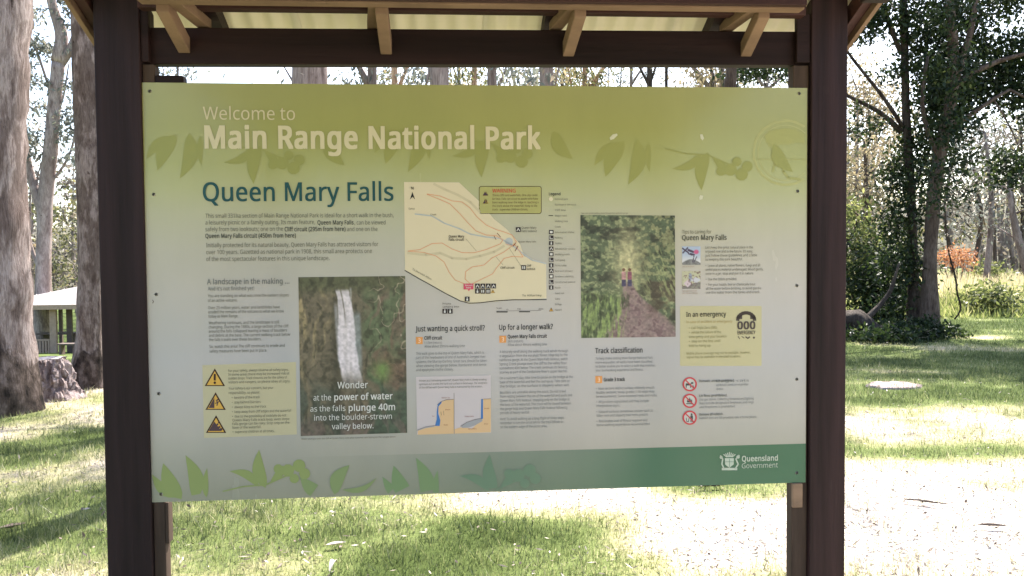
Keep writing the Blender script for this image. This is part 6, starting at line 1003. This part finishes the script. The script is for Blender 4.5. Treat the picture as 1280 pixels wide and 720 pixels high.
# --- map
def cm(x, y): return (500 + x / 4., 220 + y / 4.)
mp = empty('park_map', (0, 0, 0), 0, sg)
flat('map_area', [[cm(*a_) for a_ in [(20, 30), (295, 32), (400, 130), (470, 215), (530, 262), (600, 340), (620, 400), (730, 440), (732, 612), (560, 620), (400, 636), (345, 640), (300, 624), (150, 545), (25, 472)]]], ink(228, 215, 184), 2, mp)
CON = ink(214, 202, 170)
flat('contour', stroke([cm(*a_) for a_ in [(170, 40), (230, 70), (290, 95), (350, 130), (400, 180)]], 3), CON, 3, mp); flat('contour', stroke([cm(*a_) for a_ in [(40, 385), (130, 395), (200, 385), (260, 410), (330, 415), (400, 400), (470, 380), (520, 350)]], 3), CON, 3, mp)
flat('creek', stroke([cm(*a_) for a_ in [(75, 190), (160, 200), (220, 235), (300, 265), (350, 290), (430, 305), (500, 312), (560, 345), (620, 392), (660, 420), (730, 438)]], 1.6) + [disc(*cm(545, 328), 5, 10)], ink(190, 196, 200), 4, mp)
TR = ink(232, 168, 128)
for pts in ([(135, 90), (200, 100), (260, 125), (310, 130), (350, 160), (385, 205), (430, 245), (480, 268), (520, 280), (560, 295), (582, 330), (560, 350), (530, 340)], [(135, 92), (200, 118), (250, 140), (300, 190), (340, 235), (380, 275), (430, 295), (480, 298), (515, 320), (500, 340), (430, 368), (370, 384), (310, 383), (260, 365), (210, 335), (160, 338), (100, 368), (40, 375)],
            [(40, 376), (120, 382), (180, 400), (220, 430), (245, 480), (275, 520), (330, 542)], [(355, 542), (325, 515), (328, 478), (360, 455), (420, 445), (460, 410), (520, 380), (572, 340), (600, 380), (615, 405), (560, 402), (520, 412), (490, 450), (462, 490), (410, 515), (355, 542)]):
    flat('walking_track', stroke([cm(*a_) for a_ in pts], .8), TR, 5, mp)
flat('road', stroke([cm(*a_) for a_ in [(25, 472), (90, 510), (150, 543), (220, 583), (300, 624), (345, 636), (400, 634), (480, 624), (560, 619), (732, 618)]], 1.0), ink(40, 40, 40), 5, mp)
for q_ in ([cm(330, 315), cm(382, 375)], [cm(480, 405), cm(515, 445)], [cm(545, 360), cm(605, 450)]): flat('leader_line', stroke(q_, .35), ink(150, 145, 120), 6, mp)
flat('north_arrow', [[cm(62, 80), cm(76, 118), cm(63, 104), cm(50, 118)]], ink(30, 30, 30), 5, mp)
flat('look_mark', stroke([cm(470, 300), cm(480, 318)], .7) + stroke([cm(485, 285), cm(502, 305)], .7) + stroke([cm(590, 350), cm(575, 375)], .8) + stroke([cm(565, 352), cm(578, 335)], .8), ink(120, 60, 50), 7, mp)
flat('here_flag', [rect(*cm(318, 538), *cm(367, 567)), [cm(338, 567), cm(350, 567), cm(344, 576)]], ink(220, 80, 110), 6, mp)
DK = ink(52, 44, 46); icons = [(375 + 27 * k, 538) for k in range(4)] + [(375 + 26.5 * k, 564) for k in range(3)] + [(212, 664), (239, 664), (324, 603), (579, 256), (606, 446)]
for (x_, y_) in icons:
    w_ = 24; e = empty('map_symbol', (0, 0, 0), 0, sg); flat('tile', [rect(*cm(x_, y_), *cm(x_ + w_, y_ + w_))], DK, 6, e)
    k_ = int(x_ + y_) % 3; flat('glyph', ([disc(*cm(x_ + 12, y_ + 6), .8, 8), rect(*cm(x_ + 8, y_ + 10), *cm(x_ + 16, y_ + 20))] if k_ == 0 else stroke([cm(x_ + 5, y_ + 19), cm(x_ + 12, y_ + 6), cm(x_ + 19, y_ + 19)], .9) if k_ == 1 else [rect(*cm(x_ + 5, y_ + 5), *cm(x_ + 10, y_ + 19)), rect(*cm(x_ + 14, y_ + 5), *cm(x_ + 19, y_ + 19))]), WH, 7, e)
flat('scale_bar', [rect(*cm(482, 677), *cm(538, 682)), rect(*cm(595, 676), *cm(650, 681))] + stroke([cm(482, 675), cm(705, 672)], .3), ink(60, 60, 60), 5, mp)
wtri(cm(464, 575)[0], cm(464, 575)[1], 0, .22)
text('map_text', [('N', *cm(56, 68), cm(68, 68)[0], 3.4, .02), ('Queen Mary', *cm(244, 308), cm(321, 308)[0], 2.9, .03), ('Falls circuit', *cm(244, 324), cm(319, 324)[0], 2.9, .03), ('Queen Mary', *cm(608, 264), cm(682, 264)[0], 2.7), ('Falls lookout', *cm(608, 281), cm(684, 281)[0], 2.7), ('Queen Mary Falls', *cm(592, 333), cm(680, 333)[0], 2.0),
     ('Cliff circuit', *cm(502, 464), cm(572, 463)[0], 2.6, .02), ('Cliff', *cm(634, 454), cm(656, 454)[0], 2.6, .02), ('lookout', *cm(634, 470), cm(676, 470)[0], 2.6, .02), ('Private', *cm(213, 643), cm(255, 643)[0], 2.4), ('camping area', *cm(213, 658), cm(295, 658)[0], 2.4), ('To Killarney', *cm(610, 602), cm(708, 606)[0], 2.4), ('Scale', *cm(482, 664), cm(508, 664)[0], 1.9),
     ('Carey', *cm(44, 168), cm(74, 174)[0], 2), ('Creek', *cm(152, 197), cm(182, 199)[0], 2), ('100', *cm(585, 668), cm(604, 668)[0], 1.7), ('200m', *cm(692, 668), cm(716, 668)[0], 1.7), ('0', *cm(532, 671), cm(540, 671)[0], 1.7)], ink(74, 70, 62), 8)
text('map_text', [('You are', *cm(324, 550), cm(362, 550)[0], 2.0, .02), ('here', *cm(331, 562), cm(355, 562)[0], 2.0, .02)], WH, 8)
# angled road name
V_, F_ = glyphs('To Warwick 45km', 0, 1); wx = V_[:, 0].max(); s0, z0 = onp(*cm(60, 468)); s1, z1 = onp(*cm(155, 520)); kx = math.hypot(s1 - s0, z1 - z0) / wx; an = math.atan2(z1 - z0, s1 - s0)
MB().add(np.stack([s0 + V_[:, 0] * kx * math.cos(an) - V_[:, 1] * .0105 * math.sin(an), np.full(len(V_), -.0036), z0 + V_[:, 0] * kx * math.sin(an) + V_[:, 1] * .0105 * math.cos(an)], 1), F_).build('map_text', ink(74, 70, 62), sg)
# warning box on the map
def rrect(x0, y0, x1, y1, r_): return [(cx + r_ * math.cos(a_), cy + r_ * math.sin(a_)) for cx, cy, a0 in ((x1 - r_, y0 + r_, -90), (x1 - r_, y1 - r_, 0), (x0 + r_, y1 - r_, 90), (x0 + r_, y0 + r_, 180)) for a_ in (math.radians(a0 + t * 22.5) for t in range(5))]
flat('notice_border', [rrect(598.6, 232.6, 677, 267.4, 3)], ink(92, 80, 48), 2); flat('notice_face', [rrect(599.4, 233.4, 676.2, 266.6, 2.6)], ink(180, 178, 112), 3)
wtri(607, 241, 2, .40); wtri(607, 250.8, 1, .40)
text('notice_heading', [('WARNING', 615.4, 240.8, 644.5, 4.6, .012)], ink(214, 84, 66), 5)
para('notice_text', 615.4, 245.4, [('These cliffs and waterfalls. One slip could', 671.5), ('be fatal. Falls can occur to adults who have', 672.5), ('been walking near the edge in reaching a', 673), ('the track above the waterfall. Keep to the', 671.5), ('track – supervise children closely.', 660)], 4.45, 2.6, ink(110, 96, 62))
# legend
text('heading', [('Legend', 686, 244.2, 700.5, 3.4, .03)], BODYD, 5)
leg = ['National park', 'Rainforest or vine scrub', 'Cliff line', 'Major road', 'Walking track', 'Creek', 'Information shelter', 'Parking', 'Toilets', 'Wheelchair access', 'Walking track', 'Camping', 'Picnic table', 'Restroom (shower)', 'Rainforest / electricity', 'Constructed lookout', 'Kiosk', 'Sealed road', 'Gate', 'Bridge', 'Hazard']
lw = [710, 720, 707, 708, 710, 701, 718, 703, 702, 719, 712, 706, 708, 716, 717, 719, 701, 705, 700, 702, 702]
for k_, (s_, x1) in enumerate(zip(leg, lw)): pass
text('legend_text', [(s_, 693.6, 250.0 + k_ * 6.92, x1, 2.2) for k_, (s_, x1) in enumerate(zip(leg, lw))], BODY, 5)
flat('legend_line', stroke([(685.8, 269.6), (691, 269.6)], .8), ink(50, 50, 40), 4); flat('legend_swatch', [disc(688.6, 248.8, 2.6, 12)], ink(226, 216, 184), 4)
for k_ in range(6, 17):
    e = empty('legend_symbol', (0, 0, 0), 0, sg); x_, y_ = 686.2, 246.0 + k_ * 6.92 ; flat('tile', [rect(x_, y_, x_ + 5.6, y_ + 5.2)], DK, 4, e)
    kk = k_ % 4; flat('glyph', [disc(x_ + 2.8, y_ + 1.3, .7, 8), rect(x_ + 2, y_ + 2.1, x_ + 3.6, y_ + 4.4)] if kk == 0 else stroke([(x_ + 1.1, y_ + 4.2), (x_ + 2.8, y_ + 1), (x_ + 4.5, y_ + 4.2)], .8) if kk == 1 else [rect(x_ + 1.2, y_ + 1.2, x_ + 4.4, y_ + 4.0)] if kk == 2 else stroke([(x_ + 1.2, y_ + 1), (x_ + 1.2, y_ + 4), (x_ + 4.4, y_ + 4)], .8), WH, 5, e)
wtri(689, 386.8, 0, .22)
# --- two walks
HD = ink(52, 58, 60); BD2 = ink(124, 128, 128)
text('heading', [('Just wanting a quick stroll?', 519.5, 414.3, 606, 6.6, .018)], HD, 5, res=2); text('heading', [('Up for a longer walk?', 624, 412.3, 691, 6.6, .018)], HD, 5, res=2)
text('heading', [('Track classification', 744, 441.6, 803, 6.6, .018)], HD, 5, res=2)
ORG = ink(236, 162, 92)
for (x_, y_) in ((520, 421.2), (624.2, 419.6), (744.2, 470)):
    e = empty('grade_badge', (0, 0, 0), 0, sg); flat('tile', [rect(x_, y_, x_ + 8.4, y_ + 8.8)], ORG, 3, e)
    o = text('numeral', [('3', x_ + 2.8, y_ + 7, x_ + 5.8, 5.2, .02)], ink(250, 220, 190), 5); o.parent = e
text('subheading', [('Cliff circuit', 530.5, 424.6, 552.8, 4.4, .03), ('Queen Mary Falls circuit', 634.6, 422.8, 683.6, 4.4, .03), ('Grade 3 track', 754.6, 476.6, 781, 4.4, .03)], HD, 5)
text('detail_line', [('1.17km (return)', 530.5, 430, 552, 3.1), ('Allow about 20mins walking time', 530.5, 434.6, 581, 3.3), ('2km (return)', 634.6, 428, 653.6, 3.1), ('Allow about 40mins walking time', 634.6, 432.6, 683.8, 3.3)], BD2, 5)
para('paragraph', 520, 443.6, [('This walk goes to the top of Queen Mary Falls, which is', 605), ('part of the headwaters of one of Australia\'s longest river', 607), ('systems, the Murray-Darling. Great care should be taken', 608.6), ('when viewing the gorge below. Rainforest and dense', 608), ('and epiphytes clothe closely.', 567)], 5.1, 3.3, BD2)
para('paragraph', 624.4, 441.4, [('A leisurely stroll along the walking track winds through', 710), ('a vegetation from the eucalypt forest ridge top to the', 709.4), ('rainforest gorge. At the Queen Mary Falls lookout, watch', 709.6), ('Spring Creek plunge over the cliff to the valley floor', 708.6), ('somewhere 40m below. The creek continues its twisting', 708.8), ("journey as part of the Condamine River's upper reaches.", 709.6)], 5.1, 3.3, BD2)
para('paragraph', 624.8, 474.2, [("On a summer's day, take time to pause on the bridge at the", 716), ('base of the waterfall and feel the cool spray. Take care on', 712), ('the bridge, as the surface is slippery when wet.', 712)], 5.1, 3.3, BD2)
para('paragraph', 625, 492.2, [('Boulders are unstable along this track. Do not crawl', 707), ('from resting between the rim of the waterfall and pools and', 715), ('Queen Mary Falls lookout, stopping only on the bridge at', 712), ('the base of the waterfall. This track will be closed between', 713.6), ('the gorge loop and Queen Mary Falls lookout following', 709), ('periods of heavy rainfall.', 662)], 5.1, 3.3, BD2)
para('paragraph', 625.2, 525.4, [('Hint! To avoid walking up a long flight of steep steps', 705), ('remember to turn the circuit left for the track follows on', 704), ('on the eastern edge of the picnic area.', 684)], 5.0, 3.3, BD2)
# cross-section diagram
e = empty('waterfall_diagram', (0, 0, 0), 0, sg)
flat('diagram_box', [[(520, 471), (613.4, 469), (614, 540.8), (521.4, 543.4)]], ink(210, 200, 202), 2, e)
def cd_(x, y): return (510 + x / 4.5, 390 + y / 4.5)
SND = ink(226, 190, 146); GRY = ink(168, 168, 172); BLU = ink(70, 124, 190)
flat('rock_section', [[cd_(*a_) for a_ in [(55, 665), (110, 645), (170, 640), (182, 600), (172, 560), (168, 530), (185, 508), (215, 495), (258, 492), (258, 684), (55, 690)]], [cd_(*a_) for a_ in [(262, 658), (300, 648), (360, 655), (420, 600), (424, 488), (466, 486), (466, 676), (262, 684)]]], SND, 3, e)
flat('water_section', [[cd_(*a_) for a_ in [(186, 504), (168, 520), (162, 560), (162, 600), (152, 640), (178, 640), (182, 610), (170, 570), (172, 530), (190, 510)]], [cd_(*a_) for a_ in [(412, 490), (421, 490), (422, 600), (410, 602)]]], BLU, 4, e)
flat('rubble_section', [[cd_(*a_) for a_ in [(52, 662), (100, 644), (150, 638), (150, 645), (100, 652), (55, 668)]]], GRY, 4, e); flat('rubble_section', [[cd_(*a_) for a_ in [(298, 640), (330, 622), (380, 605), (415, 600), (420, 612), (380, 636), (340, 650), (305, 652)]]], GRY, 4, e)
flat('diagram_outline', stroke([cd_(*a_) for a_ in [(165, 520), (185, 504), (215, 493), (256, 490)]], .5) + stroke([cd_(50, 664), cd_(100, 645), cd_(160, 636)], .4) + stroke([cd_(296, 642), cd_(330, 620), cd_(380, 603), cd_(412, 598)], .5) + stroke([cd_(414, 490), cd_(466, 487)], .4) + stroke([cd_(259, 455), cd_(260, 684)], .4) + stroke([cd_(185, 560), cd_(188, 580)], .4) + stroke([cd_(200, 556), cd_(202, 580)], .4), ink(110, 96, 90), 5, e)
para('diagram_text', 524, 477, [("Known as a 'retreating waterfall', Queen Mary Falls is slowly eroding", 608), ('upstream as it erodes the hard rock surface in these ways. The steepness', 609), ('of the cliff beneath Queen Mary Falls is maintained by this erosion.', 603)], 4.3, 2.4, BODY)
text('diagram_text', [('Basalt cap', *cd_(190, 485), cd_(236, 485)[0], 1.5), ('Basalt', *cd_(210, 552), cd_(238, 552)[0], 1.5), ('Shale', *cd_(200, 638), cd_(224, 638)[0], 1.5), ('Water', *cd_(136, 588), cd_(150, 588)[0], 1.5), ('Basalt', *cd_(430, 545), cd_(456, 545)[0], 1.5), ('Fallen rocks', *cd_(320, 590), cd_(370, 590)[0], 1.5), ('Boulders', *cd_(340, 660), cd_(386, 660)[0], 1.5), ('Shale', *cd_(428, 632), cd_(450, 632)[0], 1.5)], ink(150, 70, 60), 6)
# --- track classification
para('paragraph', 744.4, 449.6, [('To help make visiting Main Range National Park', 816), ('more enjoyable, all walks have been classified', 815), ('to better enable you to select a walk that matches', 819), ('your bushwalking experience and fitness.', 804)], 4.95, 3.1, BD2)
para('list', 745, 487.2, [('•  Most sections distinct surface, relatively smooth', 818), ('    Muddy sections, steep grades 1:10 steps may', 818), ('    be encountered. Some exposed roots and rocks', 821)], 4.95, 3.1, BD2)
para('list', 745.2, 503.8, [('•  All junctions signposted and may include', 811), ('    interpretive signs.', 775)], 4.95, 3.1, BD2)
para('list', 745.4, 516.2, [('•  Natural surfaces sometimes uneven such as', 816), ('    fallen rock and slippery tree roots present', 810)], 4.8, 3.1, BD2)
para('list', 745.6, 528.0, [('•  Reasonable level of fitness required and', 809), ('    some walking experience recommended', 812)], 4.8, 3.1, BD2)
# --- tips
text('heading', [('Tips to caring for', 852.4, 292.2, 889, 4.8, 0)], ink(108, 106, 90), 5); text('heading', [('Queen Mary Falls', 852.4, 300.2, 908, 6.4, .02)], ink(92, 92, 78), 5, res=2)
para('paragraph', 881.5, 311.0, [("Let's keep this great natural place in the", 941), ("enjoyed now and in the future. It's easy,", 941), ('just follow these guidelines and a little', 946), ('to keeping this park beautiful.', 928)], 4.95, 3.2, BODY)
para('list', 881.8, 333.6, [('•  Leave all plants, native flowers, fungi and all', 950), ('    unfed places material undamaged. Wood gently,', 954), ('    once in a jar, stop and put it in nature.', 942)], 5.0, 3.2, BODY)
para('list', 882, 350.6, [('•  Use the toilets provided.', 921)], 5, 3.2, BODY)
para('list', 882.2, 357.4, [('•  For your health, boil or chemically treat', 944), ('    all the water before drinking, to avoid giardia', 951), ('    use the water from the tanks and creek.', 950)], 4.9, 3.2, BODY)
def cart1(U, V_):
    c_ = np.ones(U.shape + (3,)) * np.array([176, 190, 214.]); c_ = mixc(c_, (222, 220, 222), sstep(.3, .9, V_))
    c_ = mixc(c_, (104, 104, 104), sstep(.0, .03, V_ - .88 + .20 * np.sin(U * 3.2)) * (.6 + .4 * vnoise(U * 12, V_ * 12)))
    for (x0, y0, x1, y1, w) in [(.02, .1, .35, .35, .05), (.05, .35, .3, .08, .05), (.35, .2, .6, .3, .08), (.45, .4, .65, .45, .06), (.65, .5, .58, .85, .03), (.8, .55, .65, .85, .03), (.35, .4, .55, .48, .04)]:
        tt = np.clip(((U - x0) * (x1 - x0) + (V_ - y0) * (y1 - y0)) / ((x1 - x0) ** 2 + (y1 - y0) ** 2), 0, 1); dd = np.hypot(U - x0 - tt * (x1 - x0), V_ - y0 - tt * (y1 - y0)); c_ = mixc(c_, (76, 62, 84), sstep(w, w * .5, dd))
    return mixc(c_, (206, 96, 140), sstep(.15, .09, np.hypot((U - .77) * .9, V_ - .3)))
def cart2(U, V_):
    c_ = np.ones(U.shape + (3,)) * np.array([196, 194, 164.]); c_ = mixc(c_, (120, 116, 116), sstep(0, .04, V_ - .84 + .25 * U) * (.6 + .4 * vnoise(U * 10, V_ * 10, 3)))
    c_ = mixc(c_, (150, 156, 176), sstep(.13, .09, np.hypot((U - .45) * 1.2, (V_ - .35) * .45))); c_ = mixc(c_, (214, 196, 204), sstep(.24, .2, np.abs(U - .3) + np.abs(V_ - .7))); c_ = mixc(c_, (206, 206, 214), sstep(.2, .16, np.abs(U - .75) * .6 + np.abs(V_ - .5)))
    return mixc(c_, (110, 78, 84), sstep(.62, .75, vnoise(U * 16, V_ * 16, 6)) * .6)
photo('small_illustration', [(852.5, 308), (875.5, 308), (875.5, 331), (852.5, 331)], 36, 36, cart1); photo('small_illustration', [(852.5, 339), (875.5, 339), (875.5, 361), (852.5, 361)], 36, 36, cart2)
text('photo_credit', [('Look, do not disturb.', 852.6, 334, 868, 1.8), ('Take rubbish home with', 852.6, 364.6, 871, 1.8), ('you, leave nothing.', 852.6, 367.2, 872, 1.8)], ink(170, 140, 120), 5)
# --- emergency box
flat('notice_box', [rrect(850, 382.4, 952, 457.4, 1.5)], ink(200, 192, 152), 1)
text('heading', [('In an emergency', 857.6, 396, 907.4, 6.0, .022)], ink(76, 74, 60), 5, res=2)
OL = ink(140, 134, 90)
text('paragraph', [('In case of accident or emergency', 857.8, 403.8, 915, 3.0)], ink(176, 152, 96), 5)
para('list', 861, 411.4, [('•  Call Triple Zero (000)', 896), ('•  advise the nature of the', 901), ('    emergency and your location', 908), ('•  stay on the line until', 900), ('    told to hang up', 888)], 5.55, 3.1, OL)
para('paragraph', 858, 443.2, [('Mobile phone coverage may not be available. However,', 938), ('signal may be available in elevated locations.', 926)], 4.6, 3.0, OL)
e = empty('emergency_symbol', (0, 0, 0), 0, sg); DKB = ink(84, 74, 70)
arc = [(932.5 + 10.5 * math.cos(a_), 400 + 9 * math.sin(a_)) for a_ in np.linspace(math.pi, 2 * math.pi, 12)]
flat('handset', stroke(arc, 4.2) + [rect(921.2, 394.5, 927.6, 398.8), rect(937.6, 394.5, 944, 398.8)], DKB, 3, e)
o = text('numeral', [('000', 921.4, 411.4, 944, 9.6, .045)], DKB, 5, res=2); o.parent = e; o = text('lettering', [('EMERGENCY', 921.8, 418, 944, 4.6, .02)], DKB, 5); o.parent = e
flat('pictogram', stroke([(922.5, 420.4), (924.5, 423.6)], .8) + stroke([(927, 420.6), (930, 422.6)], .8) + stroke([(932, 421), (934.6, 423), (937, 421)], 1.4) + [disc(942.2, 422, 1.4, 8)], DKB, 3, e)
# --- prohibited symbols
RED = ink(206, 70, 78)
for k_, cy in enumerate((480.2, 501, 522)):
    cx = 862; e = empty('prohibition_symbol', (0, 0, 0), 0, sg); flat('disc_face', [disc(cx, cy, 8.0, 24)], ink(206, 206, 200), 2, e)
    if k_ == 0: po = [rect(cx - 5, cy - 1, cx + 2, cy + 1.6), rect(cx - 5, cy + 1, cx - 3.8, cy + 4.4), rect(cx + .6, cy + 1, cx + 1.8, cy + 4.4), rect(cx + 1.6, cy - 2.6, cx + 4.6, cy - .4)] + stroke([(cx + 4, cy + 1), (cx + 5, cy + 4.4)], .9)
    elif k_ == 1: po = [[(cx - 3.4, cy + 2), (cx - 3, cy - 1.6), (cx - 1.6, cy), (cx, cy - 4.6), (cx + 1.6, cy - .2), (cx + 3, cy - 2.6), (cx + 3.2, cy + 2)], rect(cx - 4.4, cy + 3, cx + 4.4, cy + 4.2)]
    else: po = [disc(cx + 2.4, cy - 4.2, 1.3, 8), rect(cx + .8, cy - 2.8, cx + 4, cy + 1.2), rect(cx + 1, cy + 1.2, cx + 2.2, cy + 5.4), rect(cx + 2.8, cy + 1.2, cx + 4, cy + 5.4)] + stroke([(cx - 4.4, cy + .4), (cx - 3.6, cy + 4.8), (cx - 1.4, cy + 4.8), (cx - .8, cy + .4)], .8)
    flat('pictogram', po, ink(76, 76, 76), 3, e); flat('ring', ring(cx, cy, 8.0, 1.9), RED, 5, e); flat('slash', stroke([(cx - 5.6, cy - 5.6), (cx + 5.6, cy + 5.6)], 1.5), RED, 6, e)
para('paragraph', 895, 477.6, [('Dogs, cats', 936), ('and domestic animals are not permitted', 935), ('in the national park.', 904)], 5.0, 3.0, BD2)
text('paragraph', [('Domestic animals prohibited.', 874, 477.6, 918, 3.0, .03), ('Lit fires prohibited.', 874, 496.0, 909, 3.0, .03), ('Remove all rubbish.', 874, 519.4, 904, 3.0, .03)], ink(110, 112, 108), 6)
para('paragraph', 874, 500.8, [('Use gas stoves. Collecting firewood and lighting', 942), ('fires outside designated fireplaces and rings', 942), ('and fireplaces is prohibited.', 919)], 4.7, 3.0, BD2)
para('paragraph', 874, 524.0, [('Rubbish bins are not provided, take it home please.', 946)], 4.7, 3.0, BD2)
# --- government crest
CW = ink(196, 206, 190)
e = empty('crest', (0, 0, 0), 0, sg)
po = [rect(902, 584.6, 921.4, 587.6), [(905.8, 572.6), (917.2, 572.6), (916.8, 580.4), (911.5, 584.6), (906.2, 580.4)]]
po += stroke([(905, 586), (902.2, 580), (903.2, 573.6), (900.4, 569.6)], 1.7) + stroke([(918.6, 586), (922.6, 580), (919.6, 573.6), (923.6, 569)], 1.7) + [disc(922.4, 571, 2.2, 9), disc(901.2, 571.6, 1.9, 9)]
for a_ in range(-3, 4): po += stroke([(911.6 + a_ * 1.2, 571), (911.6 + a_ * 2.4, 565.2 + abs(a_) * .9)], 1.1)
flat('shield_and_supporters', po, CW, 4, e); flat('shield_detail', stroke([(906.4, 577), (916.8, 577)], .6) + stroke([(911.6, 573.2), (911.6, 583.6)], .6), ink(96, 136, 112), 6, e)
text('lettering', [('Queensland', 927, 576.6, 972, 7.0, .035)], CW, 5, res=2); text('lettering', [('Government', 927, 585.2, 972, 6.4, .0)], CW, 5, res=2)
# --- scuffs and screws
SCF = ink(214, 212, 184); 
for pts in ([(762, 172), (766, 168), (771, 167), (772, 169), (767, 174), (763, 175)], [(875, 168), (878, 168), (880, 173), (878, 175.6), (875.6, 173)], [(875, 244), (879, 244.6), (878, 249), (874.4, 250), (873.8, 247)]): flat('scuff', [pts], SCF, 2)
flat('scuff', stroke([(191, 375), (192, 377), (191, 379)], .8), BRN, 3)
for (px, py) in [(187.4, 114), (192.2, 243), (195.4, 368), (198.6, 492), (201.4, 617.6), (999, 117), (997, 239), (996, 357), (996, 474), (996, 591)]:
    s_, z_ = onp(px, py); mb = MB(); n = 14; V = []
    for r_, t_ in ((.0062, -.0002), (.0058, -.0016), (.0032, -.0026)):
        V += [(s_ + r_ * math.cos(k * 6.2832 / n), t_, z_ + r_ * math.sin(k * 6.2832 / n)) for k in range(n)]
    F = [(k_ * n + j, (k_ + 1) * n + j, (k_ + 1) * n + (j + 1) % n, k_ * n + (j + 1) % n) for k_ in range(2) for j in range(n)] + [tuple(2 * n + j for j in range(n))]
    o = mb.add(V, F).build('screw', M_steel, sg, smooth=True); flat_ = MB().box(s_ - .0026, s_ + .0026, -.0030, -.0027, z_ - .0005, z_ + .0005).build('slot', M_screwdark, o)
